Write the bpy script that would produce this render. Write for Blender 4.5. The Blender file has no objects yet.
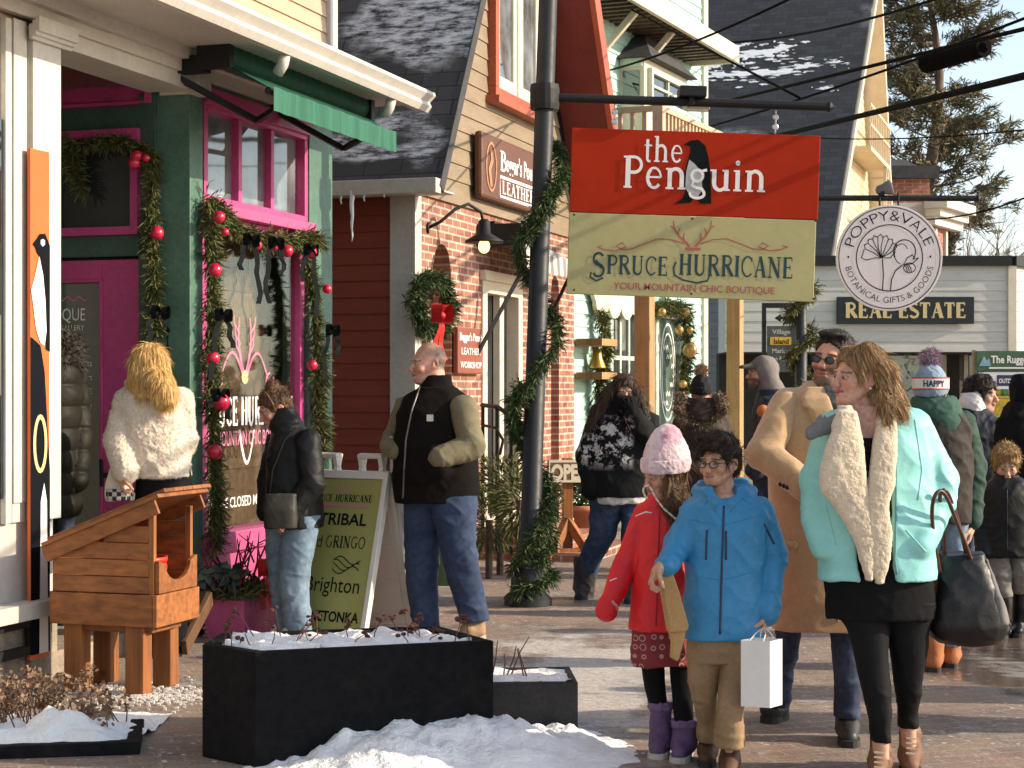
import bpy, bmesh, math, random
import numpy as np
from mathutils import Vector, Matrix, noise as mnoise
from mathutils.bvhtree import BVHTree
R = math.radians
random.seed(7)
COL = bpy.context.scene.collection
FOC, HZ, CH = 1800.0, 390.0, 1.53          # focal length in pixels, horizon row, camera height

def P(px, py, Y):
    return Vector(((px-512)*Y/FOC, Y, CH+(HZ-py)*Y/FOC))
def G(px, py):
    return P(px, py, FOC*CH/(py-HZ))
def V(*a): return Vector(a)

# ---------------------------------------------------------------- objects
ORG = {}
def thing(name, label, cat, loc=(0, 0, 0), group=None):
    o = bpy.data.objects.new(name, None); COL.objects.link(o)
    o.empty_display_size = 0.1
    o.location = loc; ORG[o] = Vector(loc)
    o['label'] = label; o['category'] = cat
    if group: o['group'] = group
    return o
def tag(o, label, cat, group=None):
    o['label'] = label; o['category'] = cat
    if group: o['group'] = group
    return o
def struct(o): o['kind'] = 'structure'; return o
def stuff(o): o['kind'] = 'stuff'; return o

def link(name, me, mats, parent=None, loc=None, smooth=False, bevel=0):
    if not isinstance(mats, (list, tuple)): mats = [mats]
    for m in mats: me.materials.append(m)
    o = bpy.data.objects.new(name, me); COL.objects.link(o)
    n = len(me.vertices)
    co = np.empty(n*3, np.float32); me.vertices.foreach_get('co', co); co = co.reshape(-1, 3)
    if parent is not None:
        org = ORG[parent]; o.parent = parent
        if loc is not None:
            o.location = Vector(loc)-org; org = Vector(loc)
    else:
        if loc is None:
            lo, hi = co.min(0), co.max(0)
            loc = ((lo[0]+hi[0])/2, (lo[1]+hi[1])/2, lo[2])
        org = Vector(loc); o.location = org
    ORG[o] = org.copy()
    co = co-np.array(org, np.float32)
    me.vertices.foreach_set('co', co.ravel())
    if smooth: me.polygons.foreach_set('use_smooth', np.ones(len(me.polygons), bool))
    me.update()
    if bevel:
        b = o.modifiers.new('bevel', 'BEVEL'); b.width = bevel; b.segments = 2; b.limit_method = 'ANGLE'; b.angle_limit = R(50)
    return o

class Fr:
    "a wall plane: origin, direction along it, outward normal"
    def __init__(s, O, r, m, up=(0, 0, 1)):
        s.O = Vector(O); s.r = Vector(r).normalized(); s.m = Vector(m).normalized(); s.up = Vector(up)
    def __call__(s, a, e=0, z=0):
        return s.O+s.r*a+s.m*e+s.up*z
    def at(s, px, py, e=0):
        d = Vector(((px-512)/FOC, 1, (HZ-py)/FOC)); c = Vector((0, 0, CH))
        o = s.O+s.m*e
        t = (o-c).dot(s.m)/d.dot(s.m)
        q = c+d*t-o
        return q.dot(s.r), q.dot(s.up)
    def a(s, px, e=0): return s.at(px, HZ, e)[0]
    def z(s, px, py, e=0): return s.at(px, py, e)[1]

class MB:
    def __init__(s): s.v = []; s.f = []; s.mi = []; s.cur = 0
    def add(s, vs, fs):
        b = len(s.v); s.v += [tuple(x) for x in vs]
        for f in fs: s.f.append(tuple(b+i for i in f)); s.mi.append(s.cur)
        return s
    def quad(s, *p): return s.add(p, [tuple(range(len(p)))])
    def hexa(s, p):   # 0-3 bottom loop, 4-7 top loop
        return s.add(p, [(0, 3, 2, 1), (4, 5, 6, 7), (0, 1, 5, 4), (1, 2, 6, 5), (2, 3, 7, 6), (3, 0, 4, 7)])
    def fbox(s, fr, a0, a1, e0, e1, z0, z1):
        return s.hexa([fr(a0, e0, z0), fr(a1, e0, z0), fr(a1, e1, z0), fr(a0, e1, z0), fr(a0, e0, z1), fr(a1, e0, z1), fr(a1, e1, z1), fr(a0, e1, z1)])
    def box(s, x0, x1, y0, y1, z0, z1):
        return s.hexa([(x0, y0, z0), (x1, y0, z0), (x1, y1, z0), (x0, y1, z0), (x0, y0, z1), (x1, y0, z1), (x1, y1, z1), (x0, y1, z1)])
    def prism(s, poly, ext):
        n = len(poly); ext = Vector(ext); q = [Vector(p) for p in poly]
        return s.add(q+[p+ext for p in q], [tuple(range(n))[::-1], tuple(range(n, 2*n))]+[(i, (i+1) % n, n+(i+1) % n, n+i) for i in range(n)])
    def bar(s, p, q, w, h=None, up=(0, 0, 1)):
        p, q = Vector(p), Vector(q); h = h or w
        d = (q-p).normalized(); up = Vector(up)
        x = d.cross(up)
        if x.length < 1e-3: x = d.cross(Vector((1, 0, 0)))
        x.normalize(); y = x.cross(d).normalized()
        x *= w/2; y *= h/2
        return s.hexa([p-x-y, p+x-y, p+x+y, p-x+y, q-x-y, q+x-y, q+x+y, q-x+y])
    def tube(s, pts, r, n=8, caps=True):
        pts = [Vector(p) for p in pts]; k = len(pts)
        rs = r if isinstance(r, (list, tuple)) else [r]*k
        b = len(s.v); last = None
        for i, p in enumerate(pts):
            d = (pts[min(i+1, k-1)]-pts[max(i-1, 0)])
            if d.length < 1e-9: d = Vector((0, 0, 1))
            d.normalize()
            if last is None:
                x = d.cross(Vector((0, 0, 1)))
                if x.length < .05: x = d.cross(Vector((1, 0, 0)))
            else: x = last-d*last.dot(d)
            x.normalize(); last = x; y = d.cross(x)
            for j in range(n):
                t = 2*math.pi*j/n
                s.v.append(tuple(p+(x*math.cos(t)+y*math.sin(t))*rs[i]))
        for i in range(k-1):
            for j in range(n):
                s.f.append((b+i*n+j, b+i*n+(j+1) % n, b+(i+1)*n+(j+1) % n, b+(i+1)*n+j)); s.mi.append(s.cur)
        if caps:
            s.f.append(tuple(b+j for j in range(n))[::-1]); s.mi.append(s.cur)
            s.f.append(tuple(b+(k-1)*n+j for j in range(n))); s.mi.append(s.cur)
        return s
    def lathe(s, prof, c, n=20, M=None):
        c = Vector(c); b = len(s.v); k = len(prof)
        for r, z in prof:
            for j in range(n):
                t = 2*math.pi*j/n; q = Vector((r*math.cos(t), r*math.sin(t), z))
                if M: q = M @ q
                s.v.append(tuple(c+q))
        for i in range(k-1):
            for j in range(n):
                s.f.append((b+i*n+j, b+i*n+(j+1) % n, b+(i+1)*n+(j+1) % n, b+(i+1)*n+j)); s.mi.append(s.cur)
        s.f.append(tuple(b+j for j in range(n))[::-1]); s.mi.append(s.cur)
        s.f.append(tuple(b+(k-1)*n+j for j in range(n))); s.mi.append(s.cur)
        return s
    def ball(s, c, r, n=12, sq=(1, 1, 1)):
        pr = [(max(1e-4, math.sin(math.pi*i/(n//2+2))), -math.cos(math.pi*i/(n//2+2))) for i in range(n//2+3)]
        M = Matrix.Diagonal((r*sq[0], r*sq[1], r*sq[2]))
        return s.lathe(pr, c, n, M)
    def build(s, name, mats, parent=None, loc=None, smooth=False, bevel=0, uv=None, normals=True):
        me = bpy.data.meshes.new(name)
        me.from_pydata(s.v, [], s.f)
        me.polygons.foreach_set('material_index', s.mi)
        if normals:
            bm = bmesh.new(); bm.from_mesh(me); bmesh.ops.recalc_face_normals(bm, faces=bm.faces); bm.to_mesh(me); bm.free()
        if uv:
            r, u = Vector(uv[0]), Vector(uv[1])
            l = me.uv_layers.new(name='uv')
            vi = np.empty(len(me.loops), np.int32); me.loops.foreach_get('vertex_index', vi)
            co = np.array(s.v, float)
            l.data.foreach_set('uv', np.stack([co[vi] @ np.array(r), co[vi] @ np.array(u)], 1).astype(np.float32).ravel())
        return link(name, me, mats, parent, loc, smooth, bevel)

# ---------------------------------------------------------------- lettering
def font_polys(txt, bold=0.0):
    cu = bpy.data.curves.new('lettering', 'FONT'); cu.body = txt; cu.size = 1; cu.offset = bold; cu.resolution_u = 3
    o = bpy.data.objects.new('lettering', cu); COL.objects.link(o)
    dg = bpy.context.evaluated_depsgraph_get(); dg.update()
    ev = o.evaluated_get(dg); me = ev.to_mesh()
    vs = [(v.co.x, v.co.y) for v in me.vertices]; fs = [tuple(p.vertices) for p in me.polygons]
    ev.to_mesh_clear(); bpy.data.objects.remove(o); bpy.data.curves.remove(cu)
    return vs, fs
def text(mb, fn, txt, x0, z0, w, h, bold=0.0, align='l'):
    "flat lettering: baseline z0, box width w, cap height h; fn(x, z) -> world point"
    vs, fs = font_polys(txt, bold)
    if not vs: return
    xs = [v[0] for v in vs]; a, b = min(xs), max(xs)
    sx = w/(b-a) if w else h/.73; sz = h/.73
    W = (b-a)*sx
    x0 -= {'l': 0, 'c': W/2, 'r': W}[align]
    mb.add([fn(x0+(x-a)*sx, z0+y*sz) for x, y in vs], fs)

def arc(cx, cy, rx, ry, a0, a1, n=12):
    return [(cx+rx*math.cos(R(a0+(a1-a0)*i/n)), cy+ry*math.sin(R(a0+(a1-a0)*i/n))) for i in range(n+1)]
# serif letters as strokes: (points, start weight, end weight); cap height 1
T, N = .17, .06
def _gl():
    g = {}
    def L(*p): return list(p)
    def sf(x, y, w=.13): return (L((x-w, y), (x+w, y)), N, N)
    g['I'] = (.3, [(L((.15, 0), (.15, 1)), T, T), sf(.15, .03), sf(.15, .97)])
    g['P'] = (.66, [(L((.17, 0), (.17, 1)), T, T), (L((.17, .97))+arc(.36, .73, .24, .24, 90, -90)+L((.17, .49)), N+.03, N+.05), sf(.17, .03), sf(.12, .97, .1)])
    g['R'] = (.74, [(L((.17, 0), (.17, 1)), T, T), (L((.17, .97))+arc(.36, .75, .22, .22, 90, -90)+L((.17, .53)), N+.03, N+.04), (L((.34, .53), (.66, .03)), T, T), sf(.17, .03), sf(.12, .97, .1), sf(.68, .03, .07)])
    g['B'] = (.68, [(L((.17, 0), (.17, 1)), T, T), (L((.17, .97))+arc(.34, .76, .2, .21, 90, -90)+L((.17, .54)), N+.03, N+.04), (L((.2, .54))+arc(.36, .29, .24, .26, 90, -90)+L((.17, .03)), N+.03, N+.05), sf(.12, .03, .1), sf(.12, .97, .1)])
    g['E'] = (.62, [(L((.17, 0), (.17, 1)), T, T), (L((.05, .97), (.55, .97), (.55, .82)), N, N), (L((.17, .52), (.45, .52)), N, N), (L((.45, .42), (.45, .62)), N, N), (L((.05, .03), (.57, .03), (.57, .2)), N, N)])
    g['L'] = (.58, [(L((.17, 0), (.17, 1)), T, T), sf(.17, .97), (L((.05, .03), (.54, .03), (.54, .22)), N, N)])
    g['T'] = (.64, [(L((.32, 0), (.32, 1)), T, T), (L((.04, .78), (.04, .97), (.6, .97), (.6, .78)), N, N), sf(.32, .03)])
    g['H'] = (.8, [(L((.17, 0), (.17, 1)), T, T), (L((.63, 0), (.63, 1)), T, T), (L((.17, .52), (.63, .52)), N, N), sf(.17, .03), sf(.17, .97), sf(.63, .03), sf(.63, .97)])
    g['N'] = (.8, [(L((.15, 0), (.15, 1)), N, N), (L((.15, .98), (.65, .02)), T, T), (L((.65, 0), (.65, 1)), N, N), sf(.15, .03), sf(.08, .97, .09), sf(.65, .97)])
    g['A'] = (.76, [(L((.12, 0), (.38, 1)), N, N), (L((.38, 1), (.64, 0)), T, T), (L((.2, .35), (.54, .35)), N, N), sf(.12, .03, .1), sf(.64, .03)])
    g['V'] = (.72, [(L((.1, 1), (.36, 0)), T, T), (L((.36, 0), (.62, 1)), N, N), sf(.1, .97), sf(.62, .97, .1)])
    g['U'] = (.76, [(L((.16, 1), (.16, .3))+arc(.38, .28, .22, .26, 180, 360)+L((.6, .3), (.6, 1)), T, N), sf(.16, .97), sf(.6, .97, .1)])
    g['C'] = (.7, [(arc(.4, .5, .32, .47, 45, 315, 20), N+.02, N+.02), (arc(.36, .5, .27, .42, 110, 250, 12), .09, .09), (L((.64, .72), (.64, .93)), N, N)])
    g['O'] = (.8, [(arc(.4, .5, .32, .47, 0, 360, 24), N+.02, N+.02), (arc(.36, .5, .27, .42, 110, 250, 12), .08, .08), (arc(.44, .5, .27, .42, -70, 70, 12), .08, .08)])
    g['Q'] = (.8, g['O'][1]+[(L((.44, .15), (.74, -.14)), .1, .1)])
    g['S'] = (.6, [(arc(.3, .73, .21, .23, 30, 180, 8)+arc(.3, .73, .21, .23, 190, 255, 5)+arc(.3, .27, .23, .24, 75, -10, 5)+arc(.3, .27, .23, .24, -20, -155, 8), N+.05, N+.05), (L((.16, .66), (.46, .38)), .13, .13)])
    g['G'] = (.76, g['C'][1][:2]+[(L((.62, .1), (.62, .45)), T*.8, T*.8), sf(.62, .45)])
    g['Y'] = (.7, [(L((.1, 1), (.35, .5)), T, T), (L((.6, 1), (.35, .5)), N, N), (L((.35, .5), (.35, 0)), T, T), sf(.35, .03), sf(.1, .97, .1), sf(.6, .97, .1)])
    g['D'] = (.76, [(L((.17, 0), (.17, 1)), T, T), (L((.05, .97), (.3, .97))+arc(.32, .5, .34, .47, 90, -90, 14)+L((.05, .03)), N+.04, N+.04)])
    x = .66
    g['t'] = (.42, [(L((.18, .86), (.18, .16))+arc(.28, .12, .1, .1, 180, 300, 6), .15, .09), (L((.04, x-.03), (.38, x-.03)), .07, .07)])
    g['h'] = (.7, [(L((.15, 0), (.15, 1)), .15, .15), (L((.15, .5))+arc(.34, .42, .2, .22, 140, 0, 8)+L((.54, 0)), .1, .15), sf(.15, .03), sf(.54, .03), sf(.09, .97, .07)])
    g['n'] = (.7, [(L((.15, 0), (.15, x)), .15, .15), (L((.15, .5))+arc(.34, .42, .2, .22, 140, 0, 8)+L((.54, 0)), .1, .15), sf(.15, .03), sf(.54, .03), sf(.09, x-.03, .07)])
    g['e'] = (.62, [(L((.1, .36), (.52, .36))+arc(.31, .34, .22, .31, 5, 320, 18), .06, .1), (arc(.27, .34, .15, .25, 110, 250, 8), .08, .08)])
    g['u'] = (.7, [(L((.15, x), (.15, .25))+arc(.34, .24, .19, .22, 180, 320, 8), .15, .1), (L((.54, 0), (.54, x)), .15, .15), sf(.09, x-.03, .07), sf(.48, x-.03, .07), sf(.6, .03, .07)])
    g['i'] = (.34, [(L((.16, 0), (.16, x)), .15, .15), sf(.16, .03), sf(.1, x-.03, .07), (arc(.16, .88, .035, .035, 0, 360, 8), .09, .09)])
    g['g'] = (.64, [(arc(.29, .45, .18, .18, 0, 360, 16), .1, .1), (L((.4, .58), (.6, .64)), .09, .09), (L((.17, .27), (.13, .14), (.25, .08), (.45, .04), (.53, -.08)), .08, .1), (arc(.3, -.12, .23, .13, 20, -200, 14), .1, .08)])
    return g
GLY = _gl()
_SK = [0]
def stroke(mb, fn, pts, w0, w1=None):
    _SK[0] += 1
    o0 = Vector(fn(0, 0)); nrm = (Vector(fn(.1, 0))-o0).cross(Vector(fn(0, .1))-o0)
    if nrm.length > 1e-9:
        nrm.normalize()
        if nrm.dot(Vector((0, 0, CH))-o0) < 0: nrm = -nrm
        lift = nrm*(.00016*(_SK[0] % 14)); g = fn
        fn = lambda x, z: Vector(g(x, z))+lift
    w1 = w0 if w1 is None else w1
    n = len(pts); vs = []
    for i, p in enumerate(pts):
        a, b = pts[max(i-1, 0)], pts[min(i+1, n-1)]
        dx, dy = b[0]-a[0], b[1]-a[1]; l = math.hypot(dx, dy) or 1
        w = (w0+(w1-w0)*i/(n-1))/2
        m = 1.0
        if 0 < i < n-1:
            c = ((p[0]-a[0])*(b[0]-p[0])+(p[1]-a[1])*(b[1]-p[1]))/((math.hypot(p[0]-a[0], p[1]-a[1])*math.hypot(b[0]-p[0], b[1]-p[1])) or 1)
            m = min(1.5, 1/max(.5, math.sqrt(max(0, (1+c)/2))))
        vs += [fn(p[0]-dy/l*w*m, p[1]+dx/l*w*m), fn(p[0]+dy/l*w*m, p[1]-dx/l*w*m)]
    mb.add(vs, [(2*i, 2*i+1, 2*i+3, 2*i+2) for i in range(n-1)])
def serif(mb, fn, txt, x0, z0, w, h, weight=1.0, align='l'):
    adv = sum(GLY[c][0]+.05 if c != ' ' else .35 for c in txt)
    sx = w/adv if w else h
    x0 -= {'l': 0, 'c': adv*sx/2, 'r': adv*sx}[align]
    x = 0; k = 0
    for c in txt:
        if c == ' ': x += .35; continue
        gw, st = GLY[c]
        for pts, a, b in st:
            k += 1
            stroke(mb, (lambda X, Z, x=x, kk=k: fn(x0+(x+X)*sx, z0+Z*h)), pts, a*weight, b*weight)
        x += gw+.05

# ---------------------------------------------------------------- materials
MATS = {}
def _nt(name):
    m = bpy.data.materials.new(name); m.use_nodes = True
    nt = m.node_tree; b = nt.nodes['Principled BSDF']
    return m, nt, b
def nd(nt, t, **kw):
    n = nt.nodes.new(t)
    for k, v in kw.items():
        if k.startswith('_'): setattr(n, k[1:], v)
        else: n.inputs[k.replace('__', ' ')].default_value = v
    return n
def c4(c): return (c[0], c[1], c[2], 1)
def mixrgb(nt, fac, a, b, mode='MIX'):
    n = nt.nodes.new('ShaderNodeMix'); n.data_type = 'RGBA'; n.blend_type = mode
    for i, x in ((0, fac), (6, a), (7, b)):
        if hasattr(x, 'is_linked'): nt.links.new(x, n.inputs[i])
        elif i == 0: n.inputs[0].default_value = x
        else: n.inputs[i].default_value = c4(x)
    return n.outputs[2]
def ramp(nt, src, p0, p1, c0=(0, 0, 0), c1=(1, 1, 1)):
    r = nt.nodes.new('ShaderNodeValToRGB'); e = r.color_ramp.elements
    e[0].position = p0; e[1].position = p1; e[0].color = c4(c0); e[1].color = c4(c1)
    nt.links.new(src, r.inputs[0]); return r.outputs[0]
def coords(nt, kind='Object', scale=(1, 1, 1), rot=(0, 0, 0)):
    t = nt.nodes.new('ShaderNodeTexCoord'); mp = nt.nodes.new('ShaderNodeMapping')
    mp.inputs['Scale'].default_value = scale; mp.inputs['Rotation'].default_value = rot
    nt.links.new(t.outputs[kind], mp.inputs[0]); return mp.outputs[0]
def noise(nt, vec, scale, detail=4, rough=.6, dist=0.0):
    n = nd(nt, 'ShaderNodeTexNoise', Scale=scale, Detail=detail, Roughness=rough, Distortion=dist)
    nt.links.new(vec, n.inputs['Vector']); return n.outputs['Fac']
def bump(nt, b, h, strength=.3, dist=.01, prev=None):
    n = nd(nt, 'ShaderNodeBump', Strength=strength, Distance=dist); nt.links.new(h, n.inputs['Height'])
    if prev: nt.links.new(prev, n.inputs['Normal'])
    if b: nt.links.new(n.outputs[0], b.inputs['Normal'])
    return n.outputs[0]
def sh(c, k): return tuple(min(1, x*k) for x in c)
def mat(name, col, rough=.7, var=.18, vs=6, bmp=.15, bs=60, metal=0, spec=.4, col2=None, stretch=(1, 1, 1), sheen=0, dist=.004, thr=None, coat=0):
    if name in MATS: return MATS[name]
    m, nt, b = _nt(name)
    v = coords(nt, 'Object', stretch)
    f = noise(nt, v, vs, 5, .62)
    if col2:
        t = thr or (.42, .58)
        c = mixrgb(nt, ramp(nt, f, *t), col, col2)
        f2 = noise(nt, v, vs*7, 3)
        c = mixrgb(nt, .35*min(1, var*3), c, ramp(nt, f2, .3, .7), 'OVERLAY')
    else:
        c = mixrgb(nt, ramp(nt, f, .28, .72), sh(col, 1-var), sh(col, 1+var))
        f2 = noise(nt, v, vs*9, 3)
        c = mixrgb(nt, min(.5, var*.9), c, ramp(nt, f2, .25, .75), 'OVERLAY')
    nt.links.new(c, b.inputs['Base Color'])
    rr = nd(nt, 'ShaderNodeMapRange'); nt.links.new(noise(nt, v, vs*3, 4), rr.inputs[0])
    rr.inputs[3].default_value = max(.03, rough-.12); rr.inputs[4].default_value = min(1, rough+.12)
    nt.links.new(rr.outputs[0], b.inputs['Roughness'])
    b.inputs['Metallic'].default_value = metal; b.inputs['Specular IOR Level'].default_value = spec
    b.inputs['Sheen Weight'].default_value = sheen; b.inputs['Coat Weight'].default_value = coat
    if bmp: bump(nt, b, noise(nt, v, bs, 4), bmp, dist)
    MATS[name] = m; return m
def mat_wood(name, col, dark=.55, scale=3, axis=0, rough=.6, knots=True):
    if name in MATS: return MATS[name]
    m, nt, b = _nt(name)
    st = [11, 11, 11]; st[axis] = .7
    v = coords(nt, 'Object', st)
    f = noise(nt, v, scale, 4, .55, .25)
    c = mixrgb(nt, ramp(nt, f, .3, .75), sh(col, dark), sh(col, 1.15))
    v2 = coords(nt, 'Object', (1, 1, 1))
    c = mixrgb(nt, .5, c, ramp(nt, noise(nt, v2, 3.5, 3), .3, .7, (.35, .35, .35), (.65, .65, .65)), 'OVERLAY')
    if knots:
        w = nd(nt, 'ShaderNodeTexVoronoi', Scale=4.0); nt.links.new(v2, w.inputs['Vector'])
        c = mixrgb(nt, ramp(nt, w.outputs['Distance'], .05, .11, (.75, .75, .75), (0, 0, 0)), c, sh(col, .28))
    gi = nt.nodes.new('ShaderNodeNewGeometry'); c = mixrgb(nt, 1, c, ramp(nt, gi.outputs['Random Per Island'], 0, 1, (.62, .6, .58), (1, 1, 1)), 'MULTIPLY')
    nt.links.new(c, b.inputs['Base Color']); b.inputs['Roughness'].default_value = rough
    bump(nt, b, f, .25, .004)
    MATS[name] = m; return m
def mat_island(name, cols, rough=.7, spec=.3, trans=0.0):
    "colour varies from leaf to leaf"
    if name in MATS: return MATS[name]
    m, nt, b = _nt(name)
    g = nt.nodes.new('ShaderNodeNewGeometry')
    r = nt.nodes.new('ShaderNodeValToRGB'); e = r.color_ramp.elements
    e[0].position = 0; e[0].color = c4(cols[0]); e[1].position = 1; e[1].color = c4(cols[-1])
    for i, c in enumerate(cols[1:-1]):
        x = e.new((i+1)/(len(cols)-1)); x.color = c4(c)
    nt.links.new(g.outputs['Random Per Island'], r.inputs[0]); nt.links.new(r.outputs[0], b.inputs['Base Color'])
    b.inputs['Roughness'].default_value = rough; b.inputs['Specular IOR Level'].default_value = spec
    MATS[name] = m; return m
def mat_pane(name, col=(.02, .023, .025), rough=.03, spec=1.0, wav=.02):
    if name in MATS: return MATS[name]
    m, nt, b = _nt(name)
    v = coords(nt, 'Object')
    f = noise(nt, v, 2.2, 3)
    nt.links.new(mixrgb(nt, ramp(nt, f, .35, .7), sh(col, .5), sh(col, 1.7)), b.inputs['Base Color'])
    b.inputs['Roughness'].default_value = rough; b.inputs['Specular IOR Level'].default_value = spec; b.inputs['IOR'].default_value = 1.7
    bump(nt, b, noise(nt, v, 3, 1), wav, .05)
    MATS[name] = m; return m
def mat_glass(name, refl=.12, tint=(.9, .95, .93)):
    if name in MATS: return MATS[name]
    m, nt, b = _nt(name)
    out = nt.nodes['Material Output']; nt.nodes.remove(b)
    t = nt.nodes.new('ShaderNodeBsdfTransparent'); t.inputs[0].default_value = c4(tint)
    g = nt.nodes.new('ShaderNodeBsdfGlossy'); g.inputs['Roughness'].default_value = .02
    fr = nt.nodes.new('ShaderNodeLayerWeight'); fr.inputs[0].default_value = .5
    pw = nt.nodes.new('ShaderNodeMath'); pw.operation = 'POWER'; pw.inputs[1].default_value = 4; nt.links.new(fr.outputs['Facing'], pw.inputs[0])
    ad = nt.nodes.new('ShaderNodeMath'); ad.operation = 'MULTIPLY_ADD'; ad.inputs[1].default_value = .8; ad.inputs[2].default_value = refl
    nt.links.new(pw.outputs[0], ad.inputs[0])
    mx = nt.nodes.new('ShaderNodeMixShader'); nt.links.new(ad.outputs[0], mx.inputs[0]); nt.links.new(t.outputs[0], mx.inputs[1]); nt.links.new(g.outputs[0], mx.inputs[2])
    nt.links.new(mx.outputs[0], out.inputs[0])
    MATS[name] = m; return m
def mat_brick(name, c1, c2, mortar, bw=.2, bh=.067, bmp=.6, ms=.012, rough=.85, kind='UV'):
    if name in MATS: return MATS[name]
    m, nt, b = _nt(name)
    v = coords(nt, kind)
    t = nd(nt, 'ShaderNodeTexBrick', Color1=c4(c1), Color2=c4(c2), Mortar=c4(mortar), Scale=1.0)
    t.inputs['Brick Width'].default_value = bw; t.inputs['Row Height'].default_value = bh; t.inputs['Mortar Size'].default_value = ms*.5
    t.inputs['Mortar Smooth'].default_value = .3; t.inputs['Bias'].default_value = 0
    nt.links.new(v, t.inputs['Vector'])
    o = coords(nt, 'Object')
    c = mixrgb(nt, .55, t.outputs['Color'], ramp(nt, noise(nt, o, 5, 5), .25, .75), 'OVERLAY')
    c = mixrgb(nt, ramp(nt, noise(nt, o, 22, 3), .6, .8, (0, 0, 0), (.35, .35, .35)), c, mortar)
    nt.links.new(c, b.inputs['Base Color']); b.inputs['Roughness'].default_value = rough
    i = nt.nodes.new('ShaderNodeMath'); i.operation = 'SUBTRACT'; i.inputs[0].default_value = 1; nt.links.new(t.outputs['Fac'], i.inputs[1])
    p = bump(nt, None, i.outputs[0], bmp, .012)
    bump(nt, b, noise(nt, o, 90, 3), .3, .004, p)
    MATS[name] = m; return m
def mat_shingle(name, col, rowh=.14, w=.3, snow=.5, sscale=1.2, seed=0.0, streak=(1, 1, 1), blobs=()):
    if name in MATS: return MATS[name]
    m, nt, b = _nt(name)
    v = coords(nt, 'UV')
    t = nd(nt, 'ShaderNodeTexBrick', Color1=c4(sh(col, .7)), Color2=c4(sh(col, 1.35)), Mortar=c4(sh(col, .25)), Scale=1.0)
    t.inputs['Brick Width'].default_value = w; t.inputs['Row Height'].default_value = rowh; t.inputs['Mortar Size'].default_value = .006
    nt.links.new(v, t.inputs['Vector'])
    o = coords(nt, 'Object', streak); o2 = coords(nt, 'UV', (1, 1, 1))
    f = noise(nt, o, sscale, 3, .5)
    mp = nt.nodes.new('ShaderNodeMath'); mp.operation = 'ADD'; mp.inputs[1].default_value = seed
    nt.links.new(f, mp.inputs[0])
    for cu, cv, wu, wv, am in blobs:          # drifts left where the roof stays cold
        k_ = nt.nodes.new('ShaderNodeVectorMath'); k_.operation = 'SUBTRACT'; nt.links.new(v, k_.inputs[0]); k_.inputs[1].default_value = (cu, cv, 0)
        k2 = nt.nodes.new('ShaderNodeVectorMath'); k2.operation = 'MULTIPLY'; nt.links.new(k_.outputs[0], k2.inputs[0]); k2.inputs[1].default_value = (1/wu, 1/wv, 0)
        k3 = nt.nodes.new('ShaderNodeVectorMath'); k3.operation = 'LENGTH'; nt.links.new(k2.outputs[0], k3.inputs[0])
        k4 = nd(nt, 'ShaderNodeMapRange'); k4.interpolation_type = 'SMOOTHSTEP'; nt.links.new(k3.outputs['Value'], k4.inputs[0]); k4.inputs[3].default_value = am; k4.inputs[4].default_value = 0
        k5 = nt.nodes.new('ShaderNodeMath'); nt.links.new(mp.outputs[0], k5.inputs[0]); nt.links.new(k4.outputs[0], k5.inputs[1]); mp = k5
    big = ramp(nt, mp.outputs[0], 1-snow-.06, 1-snow+.08)
    fine = ramp(nt, noise(nt, coords(nt, 'UV', (2, 7, 1)), 2.2, 8, .75), .42, .58)
    k = mixrgb(nt, 1.0, mixrgb(nt, 1.0, big, fine, 'MULTIPLY'), (.72, .72, .72), 'MULTIPLY')
    c = mixrgb(nt, k, t.outputs['Color'], (.78, .8, .84))
    nt.links.new(c, b.inputs['Base Color']); b.inputs['Roughness'].default_value = .85
    w2 = nd(nt, 'ShaderNodeTexWave', Scale=1.0/rowh/6.283*3.1416*1.0); w2.wave_type = 'BANDS'; w2.bands_direction = 'Y'; w2.wave_profile = 'SAW'
    nt.links.new(v, w2.inputs['Vector'])
    p = bump(nt, None, t.outputs['Fac'], .5, -.01)
    bump(nt, b, noise(nt, coords(nt, 'Object'), 60, 3), .4, .006, p)
    MATS[name] = m; return m

# ---------------------------------------------------------------- leaf helpers
def leaf(mb, p, d, L, w, sag=.3):
    d = d.normalized(); s = d.cross(Vector((random.uniform(-1, 1), random.uniform(-1, 1), random.uniform(-.3, 1)))).normalized()*w/2
    m = p+d*L*.55+Vector((0, 0, -sag*L*.12)); e = p+d*L+Vector((0, 0, -sag*L*.5))
    mb.add([p-s*.4, p+s*.4, m+s, m-s, e], [(0, 1, 2, 3), (3, 2, 4)])
def ribbon_bow(mb, q, ax, fw, s):
    "two soft loops, a knot and two tails; ax runs across, fw towards the viewer"
    z = Vector((0, 0, 1))
    for g in (-1, 1):
        lp = [q+ax*g*s*(1.05*math.sin(t/2)**1.3)+z*s*(.55*math.sin(t)+.18*math.sin(t/2))+fw*s*.35*math.sin(t/2) for t in [2*math.pi*i/14 for i in range(15)]]
        for a, b in zip(lp, lp[1:]): mb.add([a-fw*s*.3, a+fw*s*.3, b+fw*s*.3, b-fw*s*.3], [(0, 1, 2, 3)])
        k = 8; tl = [q+ax*g*s*(.1+.55*(i/k))-z*s*2.5*(i/k)+fw*s*(.18+.12*math.sin(i*.9)) for i in range(k+1)]
        w = [s*(.2+.22*i/k) for i in range(k+1)]
        for i in range(k): mb.add([tl[i]-ax*w[i], tl[i]+ax*w[i], tl[i+1]+ax*w[i+1], tl[i+1]-ax*w[i+1]], [(0, 1, 2, 3)])
    mb.ball(q+fw*s*.25, s*.26, 8)
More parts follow.
